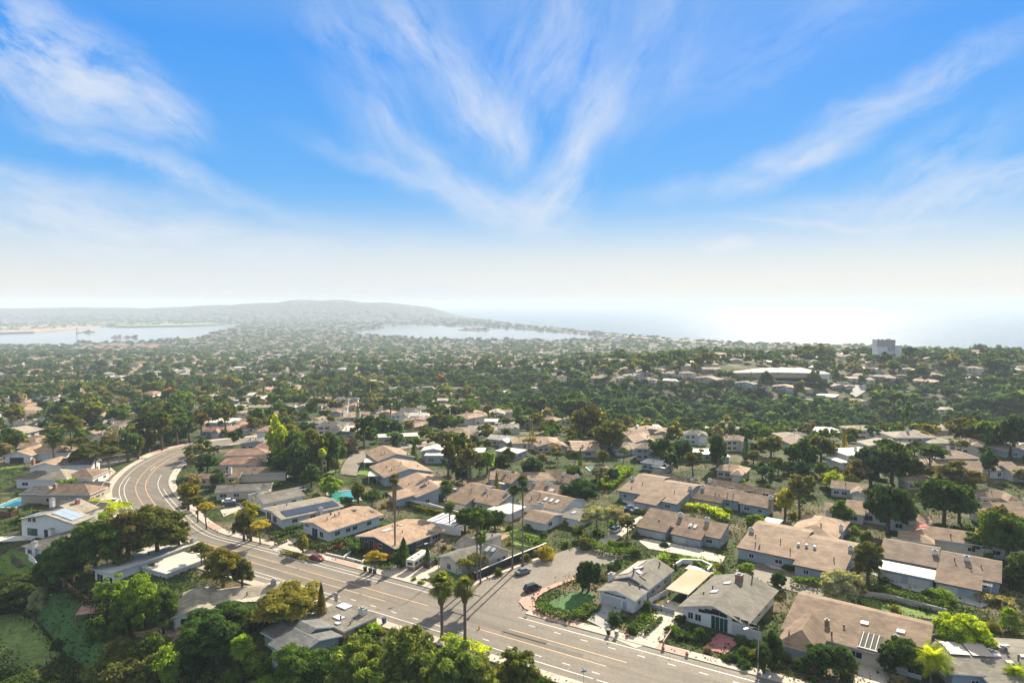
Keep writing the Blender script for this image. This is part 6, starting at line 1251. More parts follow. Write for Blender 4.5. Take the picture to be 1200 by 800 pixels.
for a, b, c, w, k, t_, lab in [
    (221, 560, 598, 28, 'dense', 'gold', 'golden street tree nearest the bend'), (232, 578, 612, 24, 'umbrella', 'olive', 'small olive street tree second from the bend'),
    (242, 584, 620, 26, 'umbrella', 'yellow', 'yellow street tree third from the bend'), (294, 574, 634, 24, 'open', 'yellow', 'tall yellow-green tree in front of the grey roof house'),
    (286, 594, 634, 26, 'dense', 'olive', 'olive tree at the foot of the tall yellow-green tree'), (305, 606, 638, 30, 'umbrella', 'yellow', 'yellow street tree fourth from the bend, before the hedge drive'),
    (355, 624, 648, 19, 'dense', 'gold', 'round golden shrub tree in front of the long tan roof house'), (439, 644, 672, 27, 'umbrella', 'yellow', 'young yellow street tree above the bins'),
    (473, 627, 663, 21, 'cone', 'deep', 'deep green pointed conifer left of the motorhome'), (466, 645, 665, 18, 'dense', 'dark', 'dark tree crowding the pointed conifer by the motorhome'),
    (243, 528, 556, 34, 'dense', 'deep', 'deep green round tree on the inside of the bend'), (112, 519, 553, 40, 'umbrella', 'olive', 'wide olive tree over the first drive of the left row'), (128, 522, 553, 36, 'umbrella', 'olive', 'second wide olive tree beside the bend, left of the lamp'), (95, 522, 552, 30, 'dense', 'olive', 'olive tree at the left end of the wide olive pair'),
    (150, 499, 540, 24, 'dense', 'dark', 'tall dark tree beside the lamp at the outer bend'), (162, 505, 538, 16, 'dense', 'olive', 'narrow tree between the lamp tree and the tall eucalyptus'), (174, 474, 530, 40, 'open', 'dark', 'tall dark eucalyptus beyond the outer kerb'), (190, 480, 528, 30, 'open', 'olive', 'tall olive eucalyptus right behind the outer kerb'),
    (208, 478, 522, 36, 'open', 'dark', 'dark open tree above the brick pavement'), (222, 482, 518, 26, 'open', 'dark', 'dark open tree at the far end of the brick pavement'), (236, 476, 514, 28, 'open', 'brown', 'brownish open tree in front of the pink roofs'), (265, 466, 512, 38, 'open', 'olive', 'tall two-trunked tree in front of the pink roofs'), (100, 464, 502, 42, 'dense', 'olive', 'broad olive tree behind the date palms'), (78, 468, 500, 34, 'dense', 'teal', 'blue-green tree behind the date palms'),
    (325, 487, 545, 26, 'dense', 'lime', 'tall lime-green tree at the left of the central dark grove'), (340, 492, 540, 32, 'dense', 'olive', 'olive tree behind the lime-green tree'), (350, 510, 562, 36, 'dense', 'dark', 'dark tree inside the central grove'), (368, 498, 556, 40, 'dense', 'olive', 'tall olive tree in the middle of the central grove'), (385, 500, 552, 36, 'dense', 'dark', 'dark tree at the right of the central grove'), (332, 525, 560, 34, 'dense', 'deep', 'deep green tree under the lime-green one'), (395, 508, 545, 26, 'dense', 'dark', 'dark tree above the valley street'), (352, 500, 545, 30, 'dense', 'mid', 'green tree behind the central grove'), (365, 545, 572, 30, 'dense', 'deep', 'deep green tree at the front of the central grove'),
    (427, 479, 526, 34, 'open', 'deep', 'big dark pine at the head of the valley street'), (458, 462, 492, 34, 'umbrella', 'deep', 'dark umbrella pine in the valley above the street'), (522, 488, 508, 16, 'dense', 'deep', 'small round deep green tree beyond the modern house'), (485, 517, 543, 12, 'cone', 'deep', 'small dark conifer in front of the blue-grey modern house'),
    (525, 505, 566, 30, 'open', 'olive', 'tall eucalyptus with a pale trunk, left of the pair'), (552, 510, 570, 44, 'open', 'olive', 'broad eucalyptus, right of the pair'), (540, 500, 560, 30, 'open', 'dark', 'dark tree behind the eucalyptus pair'), (571, 525, 555, 18, 'dense', 'bright', 'bright bushy tree right of the eucalyptus pair'),
    (388, 557, 582, 32, 'dense', 'bright', 'bright green tree above the turquoise pool'), (420, 562, 590, 22, 'dense', 'olive', 'olive tree right of the turquoise pool'), (436, 572, 592, 26, 'dense', 'dark', 'dark tree behind the white bank wall'), (405, 580, 594, 16, 'dense', 'dark', 'small dark tree beside the turquoise pool'),
    (563, 590, 626, 34, 'dense', 'mid', 'dense green tree behind the black wall garden'), (545, 592, 622, 24, 'dense', 'mid', 'green tree left behind the black wall garden'), (580, 595, 622, 26, 'dense', 'dark', 'darker tree behind the black wall garden'), (501, 638, 664, 12, 'cone', 'dark', 'slim dark cypress between the motorhome and the tan roof'),
    (624, 533, 563, 30, 'dense', 'deep', 'round dark tree among the tan townhouse roofs'), (683, 559, 592, 40, 'dense', 'deep', 'big round dark tree behind the three skylights'), (666, 566, 590, 24, 'dense', 'deep', 'dark tree attached left of the big round one'), (700, 589, 624, 44, 'open', 'white', 'pale magnolia tree left of the parking court', ), (722, 590, 622, 36, 'open', 'white', 'pale magnolia tree in front of the court cars'), (735, 600, 630, 22, 'open', 'olive', 'thin pale tree at the white lane'),
    (702, 540, 572, 30, 'open', 'grey', 'grey open tree left of the hedge bank'), (690, 652, 692, 28, 'dense', 'deep', 'dark conifer-like tree with yellow tip at the corner garden'), (683, 658, 692, 18, 'dense', 'dark', 'small dark tree beside the corner garden chimney'),
    (785, 522, 562, 30, 'open', 'deep', 'dark open pine behind the court townhouse'), (812, 524, 560, 34, 'open', 'olive', 'olive open tree right of the dark pine'), (841, 503, 550, 26, 'dense', 'deep', 'tall dark narrow tree behind the brown roofs'), (775, 508, 545, 34, 'dense', 'dark', 'dark tree on the canyon floor'), (715, 490, 530, 40, 'dense', 'olive', 'large olive tree left of the canyon'), (690, 470, 515, 44, 'dense', 'olive', 'large brownish olive tree on the canyon edge'),
    (937, 547, 606, 40, 'open', 'olive', 'tall open eucalyptus above the tan roof on the right'), (920, 568, 606, 20, 'dense', 'yellow', 'yellow-green tree at the foot of the open eucalyptus'), (985, 586, 615, 28, 'dense', 'mid', 'green tree before the tall dark tree'), (1040, 559, 626, 56, 'dense', 'deep', 'very large dark tree in the right middle'), (1062, 580, 622, 26, 'dense', 'dark', 'dark tree at the right flank of the very large dark one'),
    (1106, 556, 614, 58, 'dense', 'deep', 'large dark cone-shaped tree on the right'), (1124, 566, 612, 34, 'dense', 'dark', 'dark tree behind the cone-shaped one'), (1180, 594, 660, 62, 'dense', 'mid', 'large green tree at the right edge'), (1168, 588, 640, 50, 'dense', 'olive', 'olive tree behind the one at the right edge'), (1198, 640, 690, 40, 'dense', 'dark', 'dark tree cut by the right edge'),
    (1090, 517, 566, 46, 'umbrella', 'dark', 'dark umbrella-shaped tree below the pale street'), (1118, 540, 580, 60, 'dense', 'brown', 'brown-leaved spreading tree on the right slope'), (1045, 512, 565, 48, 'dense', 'dark', 'big dark tree in front of the white modern house'), (1020, 518, 566, 44, 'dense', 'teal', 'blue-green tree left in front of the white modern house'), (1065, 530, 568, 32, 'dense', 'dark', 'dark tree right in front of the white modern house'), (1005, 538, 570, 36, 'dense', 'brown', 'brownish tree below the white modern house'), (975, 549, 574, 22, 'dense', 'lime', 'small yellowish tree below the canyon trees'), (940, 514, 550, 38, 'dense', 'deep', 'round deep green tree at the canyon mouth'), (962, 508, 540, 30, 'dense', 'olive', 'olive tree at the canyon mouth'),
    (1135, 486, 526, 54, 'dense', 'olive', 'spreading olive tree right of the pale street'), (1160, 490, 530, 40, 'dense', 'mid', 'green tree behind the spreading olive one'), (1187, 480, 535, 34, 'dense', 'deep', 'tall dark tree at the right edge of the hillside'), (1047, 460, 512, 26, 'open', 'dark', 'left pine of the tall hillside pines'), (1058, 462, 514, 22, 'open', 'dark', 'middle pine of the tall hillside pines'), (1082, 462, 510, 26, 'open', 'teal', 'right pine of the tall hillside pines'), (1036, 470, 510, 22, 'open', 'dark', 'small pine left of the tall hillside pines'), (1158, 524, 560, 18, 'dense', 'deep', 'narrow dark tree above the long white-walled house'),
    (1130, 713, 770, 60, 'dense', 'lime', 'brilliant lime-green tree between the two lower right houses'), (1112, 735, 775, 34, 'dense', 'bright', 'bright tree at the left foot of the lime-green one'), (1017, 630, 682, 36, 'dense', 'olive', 'olive tree between the two large townhouses'), (1060, 742, 790, 44, 'dense', 'dark', 'dark tree in front of the brown hipped-wing house'), (1042, 752, 792, 30, 'dense', 'deep', 'dark tree left in front of the porch of the brown house'),
    (905, 733, 782, 30, 'dense', 'deep', 'dark tree beside the lamp right of the white gabled house'), (895, 748, 790, 26, 'dense', 'dark', 'low dark tree beside the lamp'), (924, 735, 768, 6, 'cone', 'deep', 'very thin cypress at the corner of the hipped wing'), (985, 664, 708, 50, 'dense', 'white', 'white-flecked shrubby tree behind the brown hipped-wing house'), (1000, 668, 705, 30, 'dense', 'grey', 'greyish shrubby tree behind the brown hipped-wing house'), (960, 750, 788, 40, 'dense', 'deep', 'dark tree before the hipped wing'), (985, 752, 790, 34, 'dense', 'dark', 'second dark tree before the hipped wing'), (874, 656, 682, 20, 'dense', 'bright', 'clipped bright round tree by the court of the silver-vent townhouse'), (912, 668, 690, 24, 'dense', 'deep', 'dark bushy tree at the court entrance'), (1075, 624, 640, 34, 'dense', 'lime', 'lime tree between the chimneys of the dark brown townhouse'), (1145, 622, 648, 36, 'dense', 'mid', 'green tree between the tan roofs on the right'), (1175, 622, 645, 26, 'dense', 'bright', 'bright tree at the right end of the tan roofs'),
    (885, 600, 622, 26, 'dense', 'bright', 'bright tree at the chimney of the silver-vent townhouse'), (1165, 415, 440, 34, 'dense', 'deep', 'huge dark tree standing on the ridge at the right'), (756, 421, 441, 16, 'dense', 'deep', 'round dark tree right above the big white rim house'), (762, 414, 432, 14, 'umbrella', 'deep', 'round dark tree behind the big white rim house'), (785, 412, 432, 12, 'cone', 'deep', 'pointed dark tree right of the big white rim house'), (954, 431, 453, 15, 'dense', 'olive', 'yellowish round tree in front of the long cream flat roof'), (1047, 421, 438, 16, 'dense', 'deep', 'dark tree below the shore hotel'), (516, 438, 450, 9, 'dense', 'rust', 'orange autumn tree in the valley'), (342, 450, 470, 8, 'cone', 'deep', 'left of two dark cypresses in the valley'), (352, 455, 472, 6, 'cone', 'deep', 'right of two dark cypresses in the valley'), (200, 452, 470, 16, 'dense', 'rust', 'orange-brown autumn tree in the left valley'), (10, 500, 520, 30, 'dense', 'dark', 'dark tree at the left edge of the valley'), (135, 440, 462, 16, 'dense', 'dark', 'dark tree in the left valley'), (160, 438, 460, 24, 'dense', 'deep', 'deep green tree in the left valley'), (406, 447, 476, 10, 'open', 'deep', 'tall thin dark tree in the valley centre')]:
    T(a, b, c, w, k, t_, lab)
NHAND = len(TREES)
# hedges
def hedge(label, pts, h, w, tint='dark', lf=.5):
    P = [at(*p) for p in pts]; C = []; o = P[0]
    for i in range(len(P)-1):
        a, b = P[i], P[i+1]; L_ = np.linalg.norm(b-a); n = int(L_*46*(h+w)/3); tt = rng.random(n); d = (b-a)[:2]/max(L_, .01); nn = np.array([-d[1], d[0]]); s = rng.uniform(-w/2, w/2, n); zz_ = h*(1-rng.random(n)**2.2*.95); face = rng.random(n) < .45; s = np.where(face, np.sign(s)*w/2*rng.uniform(.85, 1.05, n), s); zz_ = np.where(~face, h*rng.uniform(.85, 1.08, n), zz_)
        X = a[None, :]+(b-a)[None, :]*tt[:, None]; C.append(np.stack([X[:, 0]+nn[0]*s, X[:, 1]+nn[1]*s, X[:, 2]+zz_*(1+.12*np.sin(tt*L_*1.3))], 1))
    C = np.concatenate(C)-o; V, Fq = leaf_quads(C, rng.normal(size=C.shape)+[0, 0, .8], lf); ob = npmesh('hedge', V, Fq, LEAF); ob.location = o; ob.color = (*[1.5*c*w_ for c, w_ in zip(GREENS[tint], (1.28, 1.12, .92))], 1); tag(ob, label, 'hedge'); 
    q = proj(P[len(P)//2]); ANCH.append((' '.join(label.split()[:4]), q[0], q[1]))
hedge('dark clipped hedge between the solar-band house and the drive', [(318, 632), (340, 624), (352, 621)], 1.6, 1.6, 'deep')
hedge('lower dark hedge beside the drive before the long tan roof house', [(324, 640), (338, 633)], 1.3, 1.4, 'dark')
hedge('dark hedge in front of the long tan roof house', [(362, 644), (375, 646), (392, 640)], 1.6, 2.0, 'deep')
hedge('dark shrub bank between the two tan roof houses', [(392, 643), (405, 640), (418, 645), (425, 650)], 2.2, 3.0, 'dark')
hedge('low brown-green hedge rimming the corner garden', [(632, 712), (645, 720), (672, 727), (698, 712)], 1.1, 3.2, 'dark')
hedge('dark ground cover bank between the grey corner house and the concrete drive', [(746, 742), (757, 732), (766, 724)], .9, 4.2, 'dark')
hedge('dark ground cover in front of the white gabled house', [(786, 745), (800, 742), (820, 748)], .8, 4.6, 'deep')
hedge('bright yellow-green hedge behind the twin-garage townhouse', [(800, 596), (820, 597), (838, 602), (850, 610)], 1.8, 3.2, 'lime')
hedge('dense dark bushy hedge behind the bright lawn', [(998, 692), (1030, 697), (1070, 706), (1112, 716)], 1.8, 2.2, 'dark')
hedge('pale green hedge along the path by the dark brown townhouse', [(1140, 702), (1165, 706), (1188, 712)], 1.5, 3.0, 'grey')
hedge('green hedge along the court before the silver-vent townhouse', [(930, 686), (945, 684), (962, 688)], 1.6, 2.4, 'mid')
hedge('grassy green bank hedge behind the grey corner house', [(772, 654), (795, 656), (815, 658), (838, 668)], .8, 3.6, 'bright')
hedge('hedge closing the end of the side street', [(694, 642), (705, 647), (722, 652), (745, 650)], 1.8, 3.0, 'mid')
hedge('flowering hedge at the left end of the side street', [(682, 636), (694, 641)], 2.0, 3.0, 'olive')
hedge('green hedge behind the black wall garden', [(600, 628), (620, 634), (640, 640)], 1.3, 2.4, 'mid')
hedge('tall bushy hedge on the corner left of the black wall', [(541, 680), (556, 672), (566, 668)], 4.2, 3.6, 'olive')
hedge('bright green bank hedge right of the parking court', [(707, 575), (716, 568), (726, 558), (735, 552)], 2.4, 6, 'bright')
hedge('yellow-green hedge in front of the big dark trees by the curve', [(100, 595), (115, 597), (135, 599), (146, 600)], 2.2, 7, 'lime')
hedge('green hedge roof-high between two houses of the left row', [(66, 573), (88, 571)], 3.2, 3.4, 'bright')
hedge('long dark hedge under the long grey roof house', [(258, 583), (285, 580), (300, 578)], 2.0, 2.6, 'dark')
hedge('dark hedge of the second drive in the left row', [(96, 556), (112, 556), (126, 557)], 1.3, 3.0, 'dark')
hedge('bank of shrubs on the slope under the white bank wall', [(470, 588), (490, 597), (515, 602), (545, 610)], 1.3, 2.6, 'olive')
hedge('row of low shrubs on the verge near the bins', [(332, 648), (345, 652), (362, 657)], .7, 1.8, 'olive')
hedge('bright low hedge at the near kerb under the fan palms', [(520, 750), (548, 758), (572, 768)], 1.1, 2.6, 'lime')
hedge('green hedge on the near verge beside the brick drive', [(412, 738), (432, 742), (446, 738)], 1.2, 2.6, 'bright')
# ------------------------------------------------------------------ the rest of the houses
TOWN = []
def in_canyon(x, y):
    px = 600+x/y*F
    if y > 1050: return False
    lo = np.interp(px, [540, 600, 700, 850, 940, 1000], [2000, 560, 490, 465, 500, 560]); hi = np.interp(px, [540, 600, 700, 850, 950, 1000], [2000, 800, 745, 725, 700, 640])
    if lo < y < hi: return True
    if 345 < px < 620 and np.interp(px, [345, 480, 620], [980, 860, 700]) < y < 1180: return True
    if px > 1030 and 665 < y < 790: return True
    if px > 840 and 600 < y < 690 and px < 1000: return True
    return False
PR = []
ROOFS = dict(brown=RBROWN, tan=RTAN, grey=RGREY, pink=RPINK, white=RWHITE, cream=RCREAM, dark=RDARK)
def proto_house(rc, kind, v):
    H = House.__new__(House); H.W, H.D = (15, 11) if v != 2 else (19, 10); H.u = np.array([1., 0]); H.v = np.array([0, 1.]); H.o = np.zeros(3); H.g = 0; H.e = empty('house', (0, 0, 0)); H.walls = {}; H.roofs = {}; H.tops = []; H.ohs = []; H.rf = .5
    wm = random.choice([WHITEW, CREAMW, TANW, GREYW, BLUEW]); rm = ROOFS[rc]; h = 3.0 if v != 3 else 5.2
    H.wing(0, 1, 0, 1, h, 1.7 if kind != 'flat' else 0, kind, wm, rm); 
    if kind != 'flat': H.wing(.55, .95, -.45, .5, h-.1, 1.3, 'gy' if kind != 'hip' else 'hip', wm, rm)
    else: H.wing(.5, 1, -.3, .1, h-.4, 0, 'flat', wm, rm)
    H.opening('S', 1, .9, 2, 1.2); H.opening('S', 4.2, .9, 2, 1.2); H.opening('S', .8, 0, 4.4, 2.1, 'garage_door', MATS['garage_panel'], wing=1); H.opening('E', 2, .9, 2, 1.2); H.opening('W', 4, .9, 2, 1.2)
    if v == 3: H.opening('S', 1, 3.4, 2, 1.2); H.opening('S', 4.2, 3.4, 2, 1.2)
    if random.random() < .6: H.chimney(.2, .6, 1, .8, None, WHITEW, h=.9)
    H.pipe(.4, .3); H.done(); return H.e
for rc in ROOFS:
    for k, v in ((('gx', 0), ('hip', 1), ('gy', 2), ('hip', 3)) if rc != 'white' else (('flat', 0), ('flat', 1), ('gx', 2))): PR.append((rc, k, proto_house(rc, k, v), [False]))
def place_house(P, rc, ang, s=1.0):
    c = [p for p in PR if p[0] == rc] or PR; rc, k, e_, used = random.choice(c)
    if used[0]: e_ = copy_tree(e_)
    used[0] = True; e_.location = P; e_.rotation_euler = (0, 0, R(ang)); e_.scale = (s, s*random.uniform(.9, 1.1), 1); e_['category'] = 'house'; u = (math.cos(R(ang)), math.sin(R(ang)))
    c = (P[0]+u[0]*7.5*s-u[1]*4*s, P[1]+u[1]*7.5*s+u[0]*4*s); OCC.append((c[0], c[1], u[0], u[1], 8.5*s, 8*s)); TOWN.append([e_, rc, k, P]); return e_
HP = [(725, 526, 40, 'brown'), (759, 536, 30, 'brown'), (760, 547, 20, 'white'), (815, 518, 28, 'grey'), (865, 526, 30, 'tan'), (852, 556, 28, 'tan'), (607, 493, 25, 'tan'), (643, 498, 22, 'tan'), (780, 510, 22, 'tan'), (992, 578, 40, 'tan'), (1075, 571, 26, 'tan'), (1007, 599, 20, 'tan'), (1112, 483, 28, 'cream'), (1132, 528, 30, 'tan'), (1172, 548, 36, 'white'), (1165, 590, 34, 'tan'), (1020, 478, 22, 'cream'), (1007, 470, 16, 'cream'), (967, 463, 22, 'white'), (940, 456, 26, 'tan'), (920, 462, 20, 'tan'), (949, 475, 16, 'white'), (1060, 470, 24, 'tan'), (985, 453, 20, 'tan'),
      (915, 453, 22, 'pink'), (1010, 446, 28, 'pink'), (985, 448, 16, 'white'), (1037, 441, 30, 'brown'), (1082, 446, 26, 'pink'), (1098, 441, 20, 'pink'), (1060, 433, 18, 'tan'), (1142, 443, 20, 'white'), (1142, 433, 18, 'tan'), (1180, 445, 22, 'cream'), (1107, 426, 14, 'tan'), (1185, 432, 16, 'white'), (1020, 432, 16, 'white'), (825, 443, 26, 'brown'), (845, 447, 26, 'brown'), (835, 433, 22, 'brown'), (865, 427, 14, 'pink'), (870, 449, 20, 'grey'), (890, 453, 16, 'pink'), (785, 446, 18, 'white'), (785, 438, 16, 'tan'), (808, 440, 16, 'tan'), (772, 433, 14, 'tan'),
      (357, 445, 12, 'white'), (375, 450, 16, 'white'), (442, 451, 16, 'grey'), (460, 460, 18, 'cream'), (480, 462, 16, 'brown'), (310, 452, 14, 'brown'), (400, 451, 14, 'tan'), (550, 456, 14, 'pink'), (107, 509, 34, 'pink'), (130, 506, 20, 'white'), (122, 519, 28, 'grey'), (265, 506, 30, 'pink'), (245, 509, 22, 'pink'), (287, 502, 26, 'pink'), (205, 472, 26, 'grey'), (190, 477, 18, 'brown'), (150, 477, 20, 'cream'), (15, 478, 22, 'tan'), (135, 489, 20, 'cream'), (440, 481, 18, 'pink'), (485, 474, 18, 'tan'), (487, 499, 30, 'tan'), (455, 506, 22, 'pink'), (470, 500, 20, 'tan'), (505, 494, 22, 'tan'), (548, 493, 30, 'tan'), (562, 489, 20, 'tan'), (307, 514, 20, 'cream'), (580, 518, 20, 'white'), (575, 505, 20, 'tan'), (305, 529, 14, 'pink'), (10, 512, 26, 'white'), (25, 500, 20, 'grey'), (30, 485, 20, 'brown'), (590, 533, 20, 'white'), (640, 528, 22, 'tan'), (595, 505, 20, 'cream'), (540, 478, 18, 'tan'), (520, 470, 16, 'white'), (350, 468, 18, 'tan'), (650, 478, 18, 'cream'), (30, 530, 22, 'tan'), (0, 545, 20, 'white')]
for a, b, w, rc in HP:
    P = at(a, b+3); 
    if occupied(P[0], P[1], 3): continue
    place_house(P-np.array([w/2/F*P[1], 0, 0]), rc, random.choice([-36, -30, -8, 4, 12]), min(1.7, max(.8, w/F*P[1]/15)))
q = random.Random(5); cand = []
for gy in np.arange(300, 2150, 27):
    for gx in np.arange(-1700, 1700, 24):
        a_ = R(-12+14*math.sin(gy*.004+gx*.002)); x = gx+q.uniform(-4, 4)+(gy*.35); y = gy+q.uniform(-4, 4)-.12*gx
        if y < 300 or abs(x/y) > .86: continue
        if int(gx/24+1000) % 4 == 0: continue
        cand.append((y, x, math.degrees(a_)))
cand.sort(); far_h = []
for y, x, a_ in cand:
    if in_canyon(x, y): continue
    den = .85 if y < 900 else .78
    if x/y > 0 and y < 760: den = .6
    if q.random() > den: continue
    if y < 1000 and occupied(x, y, 6): continue
    P = np.array([x, y, float(tz(x, y, True))])
    if P[2] < -108: continue
    rc = q.choice(['tan', 'brown', 'pink', 'grey', 'cream', 'white', 'dark', 'tan', 'white', 'cream'] if x/y < -.1 else ['tan', 'tan', 'brown', 'pink', 'cream', 'grey', 'white'])
    if len(TOWN) < 225: place_house(P, rc, a_+q.choice([0, 0, 90]), q.uniform(.85, 1.25))
    else: far_h.append((P, rc, a_+q.choice([0, 90]), q.uniform(.8, 1.4)))
for rc, k, e_, used in PR:
    if not used[0]:
        for ch in list(e_.children_recursive): bpy.data.objects.remove(ch)
        bpy.data.objects.remove(e_)
# beyond them the town reads as one mass of roofs
for gy in np.geomspace(2150, 6600, 70):
    st_ = gy*.011+6
    for x in np.arange(-.86*gy, .86*gy, st_):
        xx, yy = x+q.uniform(-8, 8), gy+q.uniform(-.012, .012)*gy
        if q.random() < .4: continue
        if float(tz(xx, yy)) < -109: continue
        far_h.append((np.array([xx, yy, float(tz(xx, yy))]), q.choice(list(ROOFS)), q.uniform(-20, 20), q.uniform(.9, 1.8)*(1 if yy < 3500 else 1.5)))
V, Fq, mi = [], [], []
rn = list(ROOFS); wl = [WHITEW, CREAMW, TANW]
for P, rc, a_, s in far_h:
    c, sn = math.cos(R(a_)), math.sin(R(a_)); w, d, h, r_ = 7.5*s, 5.5*s, 3.4+(q.random() < .15)*3, 1.8 if rc != 'white' else .2
    def X(x, y, z): return (P[0]+c*x-sn*y, P[1]+sn*x+c*y, P[2]+z)
    o = len(V); V += [X(-w, -d, -3), X(w, -d, -3), X(w, d, -3), X(-w, d, -3), X(-w, -d, h), X(w, -d, h), X(w, d, h), X(-w, d, h), X(-w*1.06, -d*1.1, h), X(w*1.06, -d*1.1, h), X(w*1.06, d*1.1, h), X(-w*1.06, d*1.1, h), X(-w*.7, 0, h+r_), X(w*.7, 0, h+r_)]
    Fq += [(o, o+1, o+5, o+4), (o+1, o+2, o+6, o+5), (o+2, o+3, o+7, o+6), (o+3, o, o+4, o+7), (o+8, o+9, o+13, o+12), (o+9, o+10, o+13), (o+10, o+11, o+12, o+13), (o+11, o+8, o+12)]; wi = len(rn)+q.randrange(3); mi += [wi]*4+[rn.index(rc)]*4
me = bpy.data.meshes.new('distant_houses'); me.from_pydata(V, [], Fq)
for m_ in [ROOFS[k] for k in rn]+wl: me.materials.append(m_)
me.polygons.foreach_set('material_index', mi); o = bpy.data.objects.new('distant_houses', me); col.objects.link(o); tag(o, kind='stuff')
print('houses', len(HOUSES), 'town', len(TOWN), 'far', len(far_h))

# ------------------------------------------------------------------ the rest of the trees
STUFF = []
def near_any(x, y, m): return occupied(x, y, m)
q = random.Random(11); pts = []
tints_l = ['dark', 'deep', 'olive', 'mid', 'teal', 'olive', 'mid', 'dark', 'mid', 'deep', 'dark', 'grey', 'gold', 'dark', 'teal']
tints_f = ['dark', 'deep', 'teal', 'dark', 'olive', 'deep', 'teal', 'dark', 'mid']
tints_c = ['deep', 'dark', 'teal', 'dark', 'teal', 'deep', 'deep']
def add_mass(y0, y1, step, prob, hh):
    for gy in np.arange(y0, y1, step):
        for gx in np.arange(-.9*y1, .9*y1, step):
            x, y = gx+q.uniform(-.5, .5)*step, gy+q.uniform(-.5, .5)*step
            if abs(x/y) > .88: continue
            c = in_canyon(x, y)
            if not c and q.random() > prob: continue
            pts.append((y, x, c, hh))
add_mass(252, 420, 9, .5, 1); add_mass(420, 900, 10, .62, 1); add_mass(900, 1400, 15, .42, 1); add_mass(1400, 2300, 19, .36, 1); 
pts.sort(); nind = 0; HOUSEC = np.array([[t_[3][0], t_[3][1]] for t_ in TOWN])
for y, x, c, hh in pts:
    if y < 1000 and occupied(x, y, 2.5 if not c else 0): continue
    P = np.array([x, y, float(tz(x, y))])
    if P[2] < -108.5: continue
    kind = q.choices(['dense', 'open', 'umbrella', 'cone', 'bush'], [.62, .1, .1, .06, .12])[0] if not c else q.choices(['dense', 'open', 'bush'], [.6, .1, .3])[0]
    h = q.uniform(5, 11)*(1.0 if y < 420 else 1.2); 
    if y < 300: h = min(h, 6.5)
    if c: h = q.uniform(10, 22)*(1 if y < 640 else .5)
    if q.random() < .07 and y > 380: h *= 1.5
    rad = h*q.uniform(.42, .6)*(1.25 if c else 1)
    if kind == 'cone': rad = h*.2; h *= 1.2
    if kind == 'bush': h = q.uniform(2, 4.5); rad = h*q.uniform(.7, 1.1)
    if y > 1400: rad *= 1.25
    tint = q.choice(tints_c if c else tints_l if y < 850 else tints_f)
    if kind != 'bush' and nind < 300-(NHAND) and y < 700: tree(P, kind, h, rad, tint, 'mid' if y < 420 else 'far'); nind += 1
    else: STUFF.append((P, kind, h, rad, tint))
# tall palms scattered over the valley skyline
q2 = random.Random(3)
for i in range(26):
    a = q2.uniform(20, 1180); b = q2.uniform(428, 500)
    if 600 < a < 1000 and b > 440: continue
    P = at(a, b)
    if occupied(P[0], P[1], 1): continue
    hp = q2.uniform(11, 20); palm(a, b-hp*F/P[1], b, 5.2*F/P[1], 'fan', 'dark', None, .6, .25)
CARS = []
for i in range(34):
    c, tg, nn, w = q2.choice(STREETS); k = q2.randrange(3, len(c)-3); sd_ = q2.choice([-1, 1]); p = c[k]+nn[k]*sd_*(w/2-1.3); P = np.array([p[0], p[1], float(tz(p[0], p[1]))])
    if any(math.hypot(P[0]-o_[3][0], P[1]-o_[3][1]) < 7 for o_ in CARS): continue
    a, b = proj(P+np.array([0, 0, 0])); pc = q2.choice(['white', 'white', 'silver', 'grey', 'black', 'red', 'blue']); e_ = car(q2.choice(['sedan', 'suv', 'suv']), pc, None, 600, 700, math.degrees(math.atan2(tg[k][1], tg[k][0])), 'cars along the valley streets')
    e_.location = (P[0], P[1], P[2]+.32); CARS.append((e_, pc, 'car', P))
# one mass for everything past the individual trees, in three belts
def mass(name, items, lod, keep=1.0):
    Vs, Fs, Ts = [], [], []; o = 0; cache = {}
    for P, kind, h, rad, tint in items:
        pr = PROTO[kind+'_'+lod]; me = pr[q.randrange(len(pr))][0]
        if me.name not in cache:
            n = len(me.vertices); a = np.empty(n*3, np.float32); me.vertices.foreach_get('co', a); cache[me.name] = a.reshape(-1, 3)
        A = cache[me.name]; nq = len(A)//4
        if keep < 1: sel = rng.random(nq) < keep; A = A.reshape(-1, 4, 3)[sel]; ce = A.mean(1, keepdims=True); A = ((A-ce)/math.sqrt(keep)+ce).reshape(-1, 3)
        th = q.uniform(0, 6.28); c, s = math.cos(th), math.sin(th); X = A[:, 0]*rad; Y_ = A[:, 1]*rad; V_ = np.stack([P[0]+c*X-s*Y_, P[1]+s*X+c*Y_, P[2]+A[:, 2]*h-.3], 1)
        n = len(V_)//4; Vs.append(V_); Fs.append(np.arange(4*n).reshape(-1, 4)+o); o += 4*n; Ts.append(np.tile(np.array(vary(GREENS[tint]), np.float32), (n, 1)))
    ob = npmesh(name, np.concatenate(Vs), np.concatenate(Fs), LEAFA, tint=np.concatenate(Ts)); tag(ob, kind='stuff'); print(name, len(items), o//4)
mass('wooded_belt', [s for s in STUFF if s[0][1] < 620], 'far'); mass('valley_trees', [s for s in STUFF if 620 <= s[0][1] < 1150], 'far', .55); mass('distant_trees', [s for s in STUFF if s[0][1] >= 1150], 'far', .16)
# farthest tree cover
fi = []
for gy in np.geomspace(2300, 7500, 95):
    st_ = gy*.009+4
    for x in np.arange(-.86*gy, .86*gy, st_):
        xx, yy = x+q.uniform(-.5, .5)*st_, gy+q.uniform(-.01, .01)*gy
        if q.random() < .5 or float(tz(xx, yy)) < -109: continue
        k = 1+(yy-2300)/3500; fi.append((np.array([xx, yy, float(tz(xx, yy))]), 'dense', q.uniform(6, 11)*k**.3, q.uniform(5, 9)*k, q.choice(tints_f)))
mass('far_plain_trees', fi, 'far', .05)
